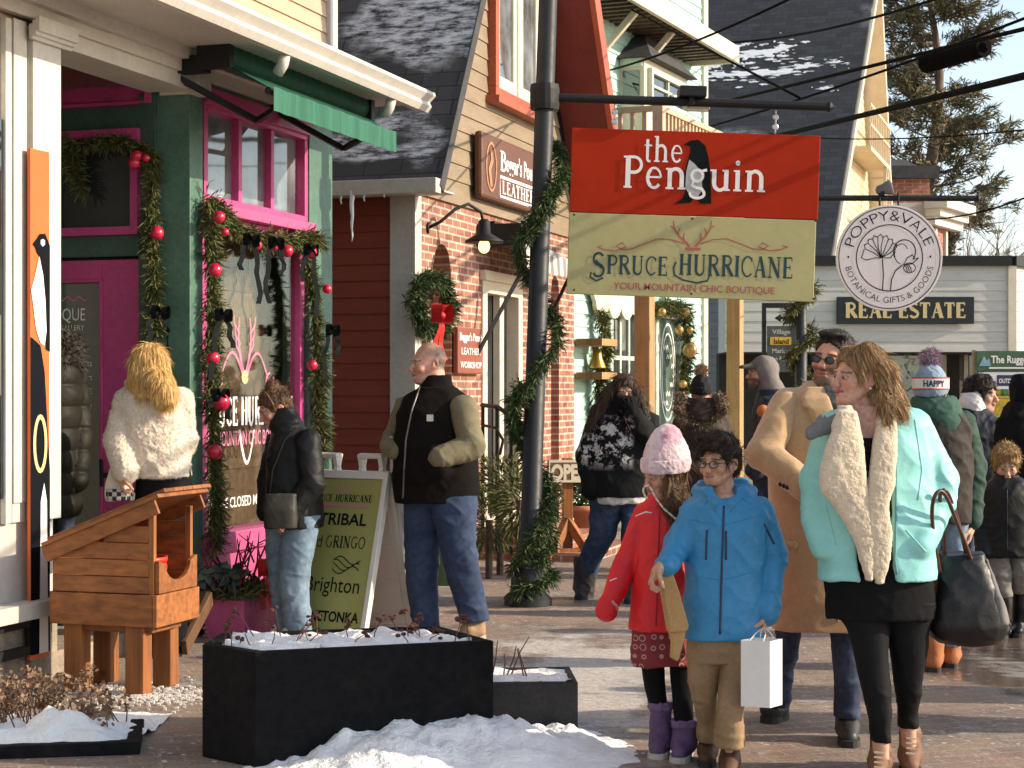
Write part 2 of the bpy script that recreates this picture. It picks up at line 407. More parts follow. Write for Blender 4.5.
def spline(pts, n=6):
    pts = [Vector(p) for p in pts]; q = [pts[0]*2-pts[1]]+pts+[pts[-1]*2-pts[-2]]; out = []
    for i in range(1, len(q)-2):
        for k in range(n):
            t = k/n; a, b, c, d = q[i-1:i+3]
            out.append(.5*((2*b)+(c-a)*t+(2*a-5*b+4*c-d)*t*t+(3*b-a-3*c+d)*t**3))
    return out+[pts[-1]]
def rv():
    while 1:
        v = Vector((random.uniform(-1, 1), random.uniform(-1, 1), random.uniform(-1, 1)))
        if .05 < v.length < 1: return v
def sample_path(pts, n):
    pts = [Vector(p) for p in pts]; d = [0]
    for a, b in zip(pts, pts[1:]): d.append(d[-1]+(b-a).length)
    out = []
    for i in range(n):
        t = d[-1]*i/max(1, n-1); k = max(j for j in range(len(d)-1) if d[j] <= t+1e-9)
        f = (t-d[k])/((d[k+1]-d[k]) or 1); out.append(pts[k].lerp(pts[k+1], f))
    return out, d[-1]
def garland_mesh(mb, pts, r, dens=420, L=.12, w=.014, out=Vector((0, 0, 0)), down=.5, seed=1):
    st = random.getstate(); random.seed(seed)
    _, ln = sample_path(pts, 2)
    n = int(dens*ln); q, _ = sample_path(pts, n)
    for p in q:
        lump = .65+.7*mnoise.noise(p*4.5)
        d = rv().normalized()+out*.6+Vector((0, 0, -down))
        o = rv()*r*.55*lump
        LL = L*random.uniform(.6, 1.35)*(0.8+.4*lump)
        leaf(mb, p+o, d, LL, w*random.uniform(.7, 1.4))
        if random.random() < .5:      # side needles make a frond
            dn = d.normalized()
            for k in range(3):
                leaf(mb, p+o+dn*LL*(.2+.25*k), dn+rv()*.8, LL*.45, w*.7)
    random.setstate(st)

# ---------------------------------------------------------------- frames of the street
_l = math.hypot(578, 1800)
U = Vector((578/_l, 1800/_l, 0)); NN = Vector((1800/_l, -578/_l, 0))
A0 = G(50, 678)
L = Fr(A0, U, NN)          # left building line
def clap(mb, fr, arange, z0, z1, pitch=.12, e=0.0, lip=.016):
    "overlapping boards; arange(z) -> (a0, a1)"
    z = z0
    while z < z1-1e-4:
        zt = min(z+pitch, z1)
        r0, r1 = arange(z), arange(zt)
        if r0 and r1 and r0[1] > r0[0] and r1[1] >= r1[0]:
            mb.hexa([fr(r0[0], e-.02, z), fr(r0[1], e-.02, z), fr(r0[1], e+lip, z), fr(r0[0], e+lip, z), fr(r1[0], e-.02, zt+.004), fr(r1[1], e-.02, zt+.004), fr(r1[1], e+.002, zt+.004), fr(r1[0], e+.002, zt+.004)])
        z = zt
# ================================================================ shared materials
WHITE = mat('white_paint', (.55, .52, .465), .5, .1, 3, .2, 25, dist=.003)
CREAM = mat('cream_paint', (.66, .58, .44), .55, .1, 3, .2, 25)
GREYTRIM = mat('weathered_trim', (.5, .46, .41), .6, .12, 3, .2, 25)
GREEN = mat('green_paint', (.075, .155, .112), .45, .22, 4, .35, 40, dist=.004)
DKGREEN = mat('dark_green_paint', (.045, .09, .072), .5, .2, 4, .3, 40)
PINK = mat('magenta_paint', (.5, .06, .21), .42, .14, 4, .25, 30)
PINKL = mat('pink_paint', (.5, .085, .22), .45, .12, 4, .25, 30)
PEACH = mat('peach_clapboard', (.5, .35, .235), .6, .1, 2, .25, 30, stretch=(1, 1, 5))
REDSIDE = mat('red_clapboard', (.24, .045, .026), .55, .12, 2, .25, 30, stretch=(1, 1, 5))
OLIVE = mat('olive_clapboard', (.24, .18, .115), .65, .16, 2, .3, 30, stretch=(1, 1, 5))
MINT = mat('mint_clapboard', (.41, .63, .56), .6, .09, 2, .25, 30, stretch=(1, 1, 5))
SLATEW = mat('grey_clapboard', (.2, .2, .2), .65, .12, 2, .25, 30, stretch=(1, 1, 5))
YELLOW = mat('yellow_clapboard', (.68, .54, .33), .6, .08, 2, .2, 30, stretch=(1, 1, 5))
REDTRIM = mat('red_trim', (.38, .085, .04), .5, .14, 4, .25, 30)
DKRED = mat('dark_red_paint', (.15, .022, .016), .55, .15, 4, .2, 30)
BLACKM = mat('black_metal', (.012, .012, .013), .55, .2, 8, .2, 60, spec=.3)
POLEM = mat('pole_paint', (.018, .021, .023), .5, .25, 5, .3, 30, spec=.35)
BRICK = mat_brick('red_brick', (.22, .075, .045), (.36, .15, .095), (.44, .36, .29), ms=.022)
PANE = mat_pane('dark_window_glass')
PANEL = mat_pane('bright_window_glass', (.16, .18, .19), .04)
GLASS = mat_glass('shop_glass', .02)
STONE = mat('foundation_stone', (.3, .25, .19), .9, .3, 9, .6, 30, dist=.015)
ORANGEW = mat_wood('orange_stained_wood', (.42, .14, .03), .5, 3, 0)
ORANGEV = mat_wood('orange_stained_post', (.43, .15, .033), .5, 3, 2)
POSTW = mat_wood('porch_post_wood', (.58, .33, .13), .75, 3, 2)
PLANKS = mat_wood('brown_planks', (.2, .1, .055), .5, 2, 0)
GREENERY = mat_island('fir_sprigs', [(.035, .055, .014), (.075, .1, .025), (.13, .13, .04), (.17, .13, .05)], .65)
GREENERY2 = mat_island('green_fir_sprigs', [(.02, .05, .014), (.05, .085, .025), (.09, .12, .035)], .6)
BAUBLE = mat('red_bauble', (.5, .012, .05), .25, .1, 5, 0, spec=.6)
RIBBON = mat('black_ribbon', (.01, .012, .012), .9, .2, 8, .1, spec=.08)
REDRIB = mat('red_ribbon', (.55, .012, .012), .5, .1, 8, .1)
SNOW = mat('snow', (.88, .87, .86), .7, .06, 5, .8, 42, dist=.02, col2=(.76, .72, .67), thr=(.55, .8))
LETW = mat('white_lettering', (.78, .76, .74), .6, .03, 5, 0)
LETK = mat('black_lettering', (.01, .013, .013), .9, .05, 5, 0, spec=.06)
LETP = mat('pink_lettering', (.62, .2, .3), .6, .03, 5, 0)
LETG = mat('gold_lettering', (.62, .48, .22), .5, .05, 5, 0)
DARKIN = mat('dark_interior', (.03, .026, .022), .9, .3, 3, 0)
# ================================================================ bodies and clothes as smooth blended volumes
_rs = np.random.RandomState(3); _LAT = _rs.rand(64, 64, 64).astype(np.float32)
def vnoise(p, scale, seed=0):
    q = p*np.asarray(scale, np.float32)+seed*7.31+100
    i = np.floor(q).astype(int); f = (q-i).astype(np.float32); f = f*f*(3-2*f)
    a = i % 64; b = (i+1) % 64
    def g(x, y, z): return _LAT[x, y, z]
    x0, y0, z0 = a.T; x1, y1, z1 = b.T; fx, fy, fz = f.T
    return ((g(x0, y0, z0)*(1-fx)+g(x1, y0, z0)*fx)*(1-fy)+(g(x0, y1, z0)*(1-fx)+g(x1, y1, z0)*fx)*fy)*(1-fz) + \
           ((g(x0, y0, z1)*(1-fx)+g(x1, y0, z1)*fx)*(1-fy)+(g(x0, y1, z1)*(1-fx)+g(x1, y1, z1)*fx)*fy)*fz
def ridged(p, scale, seed=0): return 1-np.abs(2*vnoise(p, scale, seed)-1)

def surface_nets(D, lo, h):
    S = D < 0
    nx, ny, nz = D.shape
    cnt = np.zeros((nx-1, ny-1, nz-1), np.int8)
    for dx in (0, 1):
        for dy in (0, 1):
            for dz in (0, 1): cnt += S[dx:nx-1+dx, dy:ny-1+dy, dz:nz-1+dz]
    act = (cnt > 0) & (cnt < 8)
    I = np.argwhere(act); n = len(I)
    idx = np.full(act.shape, -1, np.int32); idx[act] = np.arange(n)
    acc = np.zeros((n, 3)); num = np.zeros(n)
    cs = [(x, y, z) for x in (0, 1) for y in (0, 1) for z in (0, 1)]
    cv = {c: D[I[:, 0]+c[0], I[:, 1]+c[1], I[:, 2]+c[2]] for c in cs}
    for c in cs:
        for ax in range(3):
            if c[ax]: continue
            e = list(c); e[ax] = 1; e = tuple(e)
            a, b = cv[c], cv[e]; m = (a < 0) != (b < 0)
            t = np.where(m, a/np.where(m, a-b, 1), 0)
            p = np.array(c, float)[None].repeat(n, 0); p[:, ax] += t
            acc[m] += p[m]; num[m] += 1
    vs = np.array(lo)+h*(I+acc/num[:, None])
    fs = []
    for ax in range(3):
        sl0 = [slice(None)]*3; sl1 = [slice(None)]*3; sl0[ax] = slice(0, -1); sl1[ax] = slice(1, None)
        a, b = S[tuple(sl0)], S[tuple(sl1)]
        E = np.argwhere(a != b)
        o1, o2 = [(1, 2), (2, 0), (0, 1)][ax]
        ok = (E[:, o1] > 0) & (E[:, o2] > 0) & (E[:, o1] < D.shape[o1]-1) & (E[:, o2] < D.shape[o2]-1)
        E = E[ok]; flip = a[tuple(E.T)]
        def ci(d1, d2):
            e = E.copy(); e[:, o1] -= d1; e[:, o2] -= d2
            return idx[tuple(e.T)]
        q = np.stack([ci(1, 1), ci(0, 1), ci(0, 0), ci(1, 0)], 1)
        q[~flip] = q[~flip][:, ::-1]
        fs.append(q)
    return vs, np.concatenate(fs)

class Blob:
    def __init__(s, Y, dy=0.0): s.Y = Y; s.dy = dy; s.pr = []; s.post = []; s.bend = []; s.lvs = []
    def pt(s, px, py, dy=0.0): return np.array(P(px, py, s.Y+s.dy+dy))
    def m(s, px): return px*s.Y/FOC
    # -- primitives in metres
    def cone(s, a, b, ra, rb, k=.02, op='u', flat=None):
        a, b = np.asarray(a, float), np.asarray(b, float); ba = b-a; l2 = max(1e-9, ba @ ba)
        def fn(X, Y, Z):
            x, y, z = X-a[0], Y-a[1], Z-a[2]
            t = np.clip((x*ba[0]+y*ba[1]+z*ba[2])/l2, 0, 1)
            dx, dy, dz = x-ba[0]*t, y-ba[1]*t, z-ba[2]*t
            if flat: dd = np.sqrt(dx*dx+dz*dz+(dy/flat)**2)
            else: dd = np.sqrt(dx*dx+dy*dy+dz*dz)
            return dd-(ra+(rb-ra)*t)
        r = max(ra, rb)
        s.pr.append((fn, np.minimum(a, b)-r, np.maximum(a, b)+r, k, op)); return s
    def ell(s, c, r, M=None, k=.01, op='u'):
        c = np.asarray(c, float); r = np.asarray(r, float)
        M = np.eye(3) if M is None else np.array(M)[:3, :3]
        def fn(X, Y, Z):
            x, y, z = X-c[0], Y-c[1], Z-c[2]
            q = [(x*M[0, i]+y*M[1, i]+z*M[2, i])/r[i] for i in range(3)]
            k0 = np.sqrt(q[0]**2+q[1]**2+q[2]**2); 
            k1 = np.sqrt((q[0]/r[0])**2+(q[1]/r[1])**2+(q[2]/r[2])**2)+1e-9
            return k0*(k0-1)/k1
        ext = np.sqrt(((M*r[None, :])**2).sum(1))
        s.pr.append((fn, c-ext, c+ext, k, op)); return s
    def ball(s, c, r, k=.01, op='u'): return s.cone(c, np.asarray(c)+1e-4, r, r, k, op)
    # -- primitives traced in picture columns but given real depth
    def c(s, *ch, k=.014, sc=1.0, flat=None):
        if len(ch) > 2:
            q = [s.pt(x, y, *(d or [0])) for x, y, r, *d in ch]
            s.bend += [(q[1], (q[2]-q[0])/np.linalg.norm(q[2]-q[0]), 1.0), (q[2], (q[2]-q[1])/np.linalg.norm(q[2]-q[1]), .7)]
        for (x0, y0, r0, *d0), (x1, y1, r1, *d1) in zip(ch, ch[1:]):
            s.cone(s.pt(x0, y0, *(d0 or [0])), s.pt(x1, y1, *(d1 or [0])), s.m(r0)*sc, s.m(r1)*sc, k, flat=flat)
        return s
    def lv(s, lev, k=.03, ex=2.3, sc=1.0, op='u', sm=.02):
        "levels (row, left, right, half depth, depth offset)"
        s.lvs.append(lev)
        rows = []
        for row in lev:
            py, x0, x1, dp = row[:4]; dy = row[4] if len(row) > 4 else 0
            Y = s.Y+s.dy+dy
            rows.append((CH+(HZ-py)*Y/FOC, ((x0+x1)/2-512)*Y/FOC, Y, (x1-x0)/2*Y/FOC*sc, dp*sc))
        rows.sort(); r = np.array(rows)
        zz = np.arange(r[0, 0]-.001, r[-1, 0]+.006, .005); cols = [np.interp(zz, r[:, 0], r[:, i]) for i in range(1, 5)]
        w = max(1, int(sm/.005))
        if w > 1 and len(zz) > 3*w:
            ker = np.ones(2*w+1)/(2*w+1)
            cols = [np.convolve(np.pad(cc, w, 'edge'), ker, 'valid') for cc in cols]
        z0, z1 = r[0, 0], r[-1, 0]
        def fn(X, Y, Z):
            zc = np.clip(Z, z0, z1)
            cx, cy, hw, hd = [np.interp(zc, zz, cc) for cc in cols]
            q = (np.abs((X-cx)/hw)**ex+np.abs((Y-cy)/hd)**ex)**(1/ex)
            d = (q-1)*np.minimum(hw, hd)
            oz = np.maximum(np.maximum(Z-z1, z0-Z), 0)
            return np.where(oz > 0, np.sqrt(np.maximum(d, 0)**2+oz**2), np.maximum(d, np.maximum(Z-z1, z0-Z)))
        hw, hd = cols[2].max(), cols[3].max()
        s.pr.append((fn, np.array([(cols[0]-cols[2]).min(), (cols[1]-cols[3]).min(), z0]), np.array([(cols[0]+cols[2]).max(), (cols[1]+cols[3]).max(), z1]), k, op)); return s
    def plane(s, pt, nrm):
        "cut everything on the side the normal points to"
        pt = np.asarray(pt, float); nrm = np.asarray(nrm, float); nrm = nrm/np.linalg.norm(nrm)
        s.post.append(lambda X, Y, Z: (X-pt[0])*nrm[0]+(Y-pt[1])*nrm[1]+(Z-pt[2])*nrm[2]); return s
    def mesh(s, h):
        lo = np.min([p[1] for p in s.pr if p[4] == 'u'], 0)-3*h-.012; hi = np.max([p[2] for p in s.pr if p[4] == 'u'], 0)+3*h+.012
        n = np.ceil((hi-lo)/h).astype(int)+1
        ax = [(lo[i]+h*np.arange(n[i])).astype(np.float32) for i in range(3)]
        D = np.full(n, 1.0, np.float32)
        for fn, l, u, k, op in s.pr:
            i0 = np.clip(((l-k-lo)/h).astype(int)-2, 0, n-1); i1 = np.clip(((u+k-lo)/h).astype(int)+3, 1, n)
            if (i1 <= i0).any(): continue
            sl = tuple(slice(i0[j], i1[j]) for j in range(3))
            d = fn(ax[0][sl[0]][:, None, None], ax[1][sl[1]][None, :, None], ax[2][sl[2]][None, None, :]).astype(np.float32)
            A = D[sl]
            if op == 'u': hh = np.maximum(k-np.abs(A-d), 0)/k; D[sl] = np.minimum(A, d)-hh*hh*k*.25
            else:
                d = -d; hh = np.maximum(k-np.abs(A-d), 0)/k; D[sl] = np.maximum(A, d)+hh*hh*k*.25
        for fn in s.post: D = np.maximum(D, fn(ax[0][:, None, None], ax[1][None, :, None], ax[2][None, None, :]).astype(np.float32))
        D[0] = D[-1] = 1; D[:, 0] = D[:, -1] = 1; D[:, :, 0] = D[:, :, -1] = 1
        return surface_nets(D, lo, h)

def vnormals(v, f):
    a = np.cross(v[f[:, 2]]-v[f[:, 0]], v[f[:, 3]]-v[f[:, 1]])
    n = np.zeros_like(v)
    for i in range(4): np.add.at(n, f[:, i], a)
    return n/np.maximum(1e-12, np.linalg.norm(n, axis=1, keepdims=True))
BVH = {}
def emit(name, v, f, mats, parent, color=None, loc=None):
    me = bpy.data.meshes.new(name)
    me.vertices.add(len(v)); me.vertices.foreach_set('co', v.astype(np.float32).ravel())
    me.loops.add(len(f)*4); me.loops.foreach_set('vertex_index', f.astype(np.int32).ravel())
    me.polygons.add(len(f)); me.polygons.foreach_set('loop_start', np.arange(0, len(f)*4, 4, dtype=np.int32))
    try: me.polygons.foreach_set('loop_total', np.full(len(f), 4, np.int32))
    except Exception: pass
    me.update(calc_edges=True); me.validate()
    if color is not None:
        at = me.color_attributes.new('tone', 'FLOAT_COLOR', 'POINT')
        at.data.foreach_set('color', np.concatenate([color, np.ones((len(v), 1))], 1).astype(np.float32).ravel())
    return link(name, me, mats, parent, loc, smooth=True)
def cloth(blob, name, mats, parent, h=.008, amp=.006, scale=(7, 7, 11), seed=0, fuzz=0, fn=None, keep=True, fine=.35):
    v, f = blob.mesh(h)
    n = vnormals(v, f)
    if amp:
        w = v+.05*np.stack([vnoise(v, (5, 5, 5), seed+i) for i in range(3)], 1)
        a = ridged(w @ np.array([[.8, 0, .6], [0, 1, 0], [-.6, 0, .8]]), scale, seed)**2
        b = ridged(w @ np.array([[.75, 0, -.66], [0, 1, 0], [.66, 0, .75]]), np.array(scale)*1.7, seed+5)**2
        c = ridged(w @ np.array([[.5, 0, .86], [0, 1, 0], [-.86, 0, .5]]), np.array(scale)*3.1, seed+9)**2
        g = .35+1.3*vnoise(v, (4, 4, 4), seed+17)          # calm and busy areas
        v0 = v
        v = v+n*(g*(.95*amp*(a-.45)+amp*fine*1.5*(b-.45)+amp*.22*(c-.45)))[:, None]
        for p_, d_, k_ in blob.bend:                      # creases gathered at elbow and cuff
            r_ = v0-p_; w_ = np.exp(-((r_**2).sum(1)/.085**2))*k_
            al = r_ @ d_; q_ = v0*4+np.outer(al, d_)*(24-4)
            v = v+n*(w_*.011*(ridged(q_, (1, 1, 1), seed+3)**2-.4))[:, None]
    if fuzz: v = v+n*(fuzz*1.2*(vnoise(v, (95, 95, 95), seed)-.5)+fuzz*.6*(vnoise(v, (40, 40, 40), seed)-.5))[:, None]
    if fn is not None: v = v+n*fn(v)[:, None]
    o = emit(name, v, f, mats, parent); VF[o] = (v, f)
    if keep: BVH[o] = BVHTree.FromPolygons([tuple(x) for x in v], [tuple(x) for x in f])
    return o
def fibers(name, v, f, cnt, L_, flow, lift, w, m, parent, seed=1, sag=.3, rnd=.25, keep=None):
    "separate hairs standing on a surface"
    rs = np.random.RandomState(seed); n = vnormals(v, f)
    ok = np.arange(len(v)) if keep is None else np.nonzero(keep(v, n))[0]
    if not len(ok): return
    i = rs.choice(ok, cnt); p, nn = v[i]+rs.normal(0, .0015, (cnt, 3)), n[i]
    fl = np.tile(np.array(flow, float), (cnt, 1)) if not callable(flow) else flow(p)
    fl = fl-nn*(fl*nn).sum(1, keepdims=True)
    d = fl*(1-lift)+nn*lift+rs.normal(0, rnd, (cnt, 3)); d /= np.linalg.norm(d, axis=1, keepdims=True)+1e-9
    LL = (L_*rs.uniform(.5, 1.25, cnt))[:, None]
    s_ = np.cross(d, rs.normal(0, 1, (cnt, 3))); s_ *= w/2/(np.linalg.norm(s_, axis=1, keepdims=True)+1e-9)
    mid = p+d*LL*.5; tip = p+d*LL+np.array([0, 0, -1.0])*sag*LL*.5
    V_ = np.stack([p-s_, p+s_, mid+s_*.8, mid-s_*.8, tip], 1).reshape(-1, 3)
    b_ = np.arange(cnt)[:, None]*5
    F_ = np.concatenate([b_+np.array([[0, 1, 2]]), b_+np.array([[0, 2, 3]]), b_+np.array([[3, 2, 4]])], 0)
    me = bpy.data.meshes.new(name)
    me.vertices.add(len(V_)); me.vertices.foreach_set('co', V_.astype(np.float32).ravel())
    me.loops.add(len(F_)*3); me.loops.foreach_set('vertex_index', F_.astype(np.int32).ravel())
    me.polygons.add(len(F_)); me.polygons.foreach_set('loop_start', np.arange(0, len(F_)*3, 3, dtype=np.int32))
    try: me.polygons.foreach_set('loop_total', np.full(len(F_), 3, np.int32))
    except Exception: pass
    me.update(calc_edges=True)
    return stuff(link(name, me, m, parent))
VF = {}
def on_cloth(o, px, py, off=.002):
    "point of a garment met from the front at this spot"
    c = Vector((0, 0, CH)); d = Vector(((px-512)/FOC, 1, (HZ-py)/FOC)).normalized()
    p, n, i, t = BVH[o].ray_cast(c, d)
    return None if p is None else p+n*off
def seam(o, pts, r, name, m, parent, off=.001, step=4, flat=False):
    "a zip, strap or stitched line laid along a garment"
    q = []
    for (x0, y0), (x1, y1) in zip(pts, pts[1:]):
        k = max(1, int(math.hypot(x1-x0, y1-y0)/step))
        for i in range(k+1):
            if i == 0 and q: continue
            p = on_cloth(o, x0+(x1-x0)*i/k, y0+(y1-y0)*i/k, off)
            if p is not None and (not q or (p-q[-1]).length < .12): q.append(p)
    if len(q) < 2: return None
    mb = MB(); mb.tube(q, r, 6); return mb.build(name, m, parent, smooth=True)

def patch(o, outline, name, m, parent, off=.004, th=.006, step=1.2):
    "a lapel, flap or pocket: a piece of cloth lying on a garment inside an outline"
    xs = [q[0] for q in outline]; ys = [q[1] for q in outline]
    pg = [Vector((x, y, 0)) for x, y in outline]
    def inside(x, y):
        c = False; j = len(pg)-1
        for i in range(len(pg)):
            if (pg[i].y > y) != (pg[j].y > y) and x < (pg[j].x-pg[i].x)*(y-pg[i].y)/(pg[j].y-pg[i].y)+pg[i].x: c = not c
            j = i
        return c
    mb = MB(); ids = {}
    def vid(i, j):
        if (i, j) not in ids:
            p = on_cloth(o, xs0+i*step, ys0+j*step, off); ids[(i, j)] = None
            if p is not None: ids[(i, j)] = len(mb.v); mb.v.append(tuple(p))
        return ids[(i, j)]
    xs0, ys0 = min(xs), min(ys)
    for i in range(int((max(xs)-xs0)/step)+1):
        for j in range(int((max(ys)-ys0)/step)+1):
            if inside(xs0+(i+.5)*step, ys0+(j+.5)*step):
                q = [vid(i, j), vid(i+1, j), vid(i+1, j+1), vid(i, j+1)]
                if None not in q and max((Vector(mb.v[a])-Vector(mb.v[b])).length for a in q for b in q) < .06: mb.f.append(tuple(q)); mb.mi.append(0)
    if not mb.f: return None
    r = mb.build(name, m, parent, smooth=True, normals=False); s_ = r.modifiers.new('thick', 'SOLIDIFY'); s_.thickness = th; s_.offset = 0
    k_ = r.modifiers.new('soft', 'SMOOTH'); k_.iterations = 6; k_.factor = .5
    return r

# ---------------------------------------------------------------- heads and hands
def headframe(yaw, pitch=0, roll=0):
    return Matrix.Rotation(R(yaw), 3, 'Z') @ Matrix.Rotation(R(pitch), 3, 'X') @ Matrix.Rotation(R(roll), 3, 'Y')
class Head:
    "c: centre between the ears; s: 1 for an adult"
    def __init__(s, c, yaw, pitch=0, roll=0, sc=1.0, wide=1.0):
        s.c = np.array(c); s.M = headframe(yaw, pitch, roll); s.Mn = np.array(s.M); s.sc = sc; s.wide = wide
    def w(s, x, y, z): return s.c+s.Mn @ (np.array([x*s.wide, y, z])*s.sc)
    def loc(s, v): return ((v-s.c) @ s.Mn)/s.sc/np.array([s.wide, 1, 1])
    def e(s, b, c, r, k=.01, op='u', rx=0, ry=0):
        M = s.M @ Matrix.Rotation(R(rx), 3, 'X') @ Matrix.Rotation(R(ry), 3, 'Y')
        b.ell(s.w(*c), np.array(r)*s.sc, M, k*s.sc, op)
    def k(s, b, p, q, rp, rq, k=.01, op='u'): b.cone(s.w(*p), s.w(*q), rp*s.sc, rq*s.sc, k*s.sc, op)
    def build(s, b, male=True, chin=1.0, child=False):
        zc = .012 if child else 0
        s.e(b, (0, .012, .035), (.074, .094, .088), .01)
        s.k(b, (0, -.035, -.01), (0, -.05, -.07+zc), .06, .042, .03)          # face
        jw = .012 if male else 0
        for g in (-1, 1):
            s.k(b, (g*.052, .005, -.035), (g*.022, -.062, -.092+zc*1.3), .022+jw*.4, .018+jw*.3, .03)     # jaw
            s.e(b, (g*.042, -.066, -.026), (.022, .02, .02), .02)           # cheek
            s.e(b, (g*.031, -.086, .026), (.022, .012, .008), .012)         # brow ridge
            s.e(b, (g*.031, -.101, .003), (.02, .016, .013), .012, 's')     # socket
            s.e(b, (g*.031, -.083, .003), (.0145, .0125, .0115), .004)      # eyeball
            s.e(b, (g*.078, .018, -.004), (.009, .02, .031), .008, rx=-12)  # ear
            s.e(b, (g*.0845, .014, -.002), (.005, .01, .017), .006, 's')
            s.e(b, (g*.0105, -.107, -.031), (.008, .011, .008), .006)       # nostrils
        s.k(b, (0, -.09, .012), (0, -.116+zc*.5, -.026), .009, .0125-zc*.15, .012)       # nose
        s.e(b, (0, -.097, -.054), (.026, .0125, .0065), .008)               # lips
        s.e(b, (0, -.095, -.066), (.021, .0125, .008), .008)
        s.e(b, (0, -.108, -.0595), (.027, .006, .0016), .003, 's')
        s.e(b, (0, -.078, -.093+zc), (.022, .02*chin, .017), .02)              # chin
    def tone(s, v, skin, lip, brow, iris, hair=None, beard=0, scalp=0, smile=0):
        q = s.loc(v); x, y, z = q.T; ax = np.abs(x)
        z = z-smile*9*np.minimum(ax, .035)**2*(np.abs(z+.058) < .03)+0*z
        c = np.tile(np.array(skin), (len(v), 1))
        near = (np.abs(x) < .11) & (np.abs(y) < .14) & (np.abs(z) < .14)
        def mixin(mask, col, f=1.0):
            f = np.broadcast_to(f, mask.shape); m = (mask*f)[:, None]; c[:] = c*(1-m)+np.array(col)*m
        ck = np.exp(-(((ax-.045)/.022)**2+((z+.03)/.022)**2))*(y < -.03)
        mixin(near, np.array(skin)*np.array([1.12, .78, .72]), np.clip(ck*.65, 0, 1))
        nz = np.exp(-((x/.016)**2+((z+.028)/.016)**2))*(y < -.1)
        mixin(near, np.array(skin)*np.array([1.08, .75, .7]), nz*.55)
        er = (ax > .074) & (np.abs(z) < .045)
        mixin(near & er, np.array(skin)*np.array([1.08, .76, .7]), .5)
        if beard:
            bd = np.clip((-.024-z)/.018, 0, 1)*np.clip((-.0-y)/.03, 0, 1)*(1-np.exp(-((x/.03)**2+((z+.06)/.012)**2)))*(.8+.35*vnoise(v, (220, 220, 220)))
            mu = np.exp(-((x/.034)**4+((z+.042)/.007)**2))
            mixin(near, hair or brow, np.clip(np.maximum(bd, mu)*beard, 0, 1))
        if scalp:
            t = np.clip((z-.03+y*.5)/.03, 0, 1)*np.clip((y+.06)/.03, 0, 1)*1.5
            sd = np.clip((y-.0)/.03, 0, 1)*np.clip((z+.05)/.02, 0, 1)*np.clip((.085-z)/.03, 0, 1)
            mixin(near, hair or brow, np.clip(np.maximum(sd, t*.35)*scalp*(.6+.6*vnoise(v, (160, 160, 160))), 0, 1))
        lips = ((x/.025)**2+((z+.0595)/.0115)**2 < 1) & (y < -.085)
        mixin(near & lips, lip, .85)
        mixin(near & (np.abs(z+.0595) < .002) & (ax < .024) & (y < -.08), np.array(lip)*.35)
        br = (np.abs(z-.0255+.1*np.maximum(0, ax-.034)) < .0042) & (ax > .012) & (ax < .054) & (y < -.05)
        mixin(near & br, brow, .8)
        eye = (((ax-.031)/.0135)**2+((z-.003)/.0062)**2 < 1) & (y < -.08)
        lid = (((ax-.031)/.0165)**2+((z-.004)/.0095)**2 < 1) & (y < -.075)
        mixin(near & lid, np.array(brow)*.6+np.array(skin)*.2, .5)
        mixin(near & eye, np.array(skin)*.35+np.array([.26, .25, .24]))
        mixin(near & eye & ((ax-.031)**2+(z-.003)**2 < .0072**2), iris)
        mixin(near & eye & ((ax-.031)**2+(z-.003)**2 < .0045**2), (.005, .005, .005))
        return c
def hand(b, wrist, d, n, side, curl=35, s=1.0, spread=4):
    "palm and five fingers; d points down the fingers, n out of the palm, side is where the thumb sits"
    d = Vector(d).normalized(); n = Vector(n); n = (n-d*n.dot(d)).normalized(); t = d.cross(n).normalized()*side
    w = Vector(wrist)
    M = np.array([list(t), list(d), list(n)]).T
    b.ell(w+d*.05*s, np.array([.043, .055, .016])*s, M, .012)
    b.cone(w, w+d*.03*s, .027*s, .027*s, .02)
    for i, (o, l) in enumerate(((.031, .066), (.0105, .076), (-.0105, .07), (-.031, .056))):
        p = w+d*(.088-.006*abs(i-1.2))*s+t*o*s
        a = 0; r = .0088*s
        for j, fr in enumerate((.45, .31, .24)):
            a += R(curl)*(1 if j else .7)
            dd = (d*math.cos(a)+n*math.sin(a)+t*math.sin(R(spread))*(1.2-i)*.9*(1-j*.3)).normalized()
            q = p+dd*l*fr*s
            b.cone(p, q, r, r*.92, .004); p = q; r *= .92
    p = w+d*.028*s+t*.034*s; a = R(curl*.5)
    for l, r in ((.036, .0125), (.03, .0105), (.024, .009)):
        dd = (d*.72+t*.62*math.cos(a)+n*(.25+math.sin(a)*.7)).normalized(); a += R(curl*.8)
        q = p+dd*l*s; b.cone(p, q, r*s, r*.9*s, .006); p = q

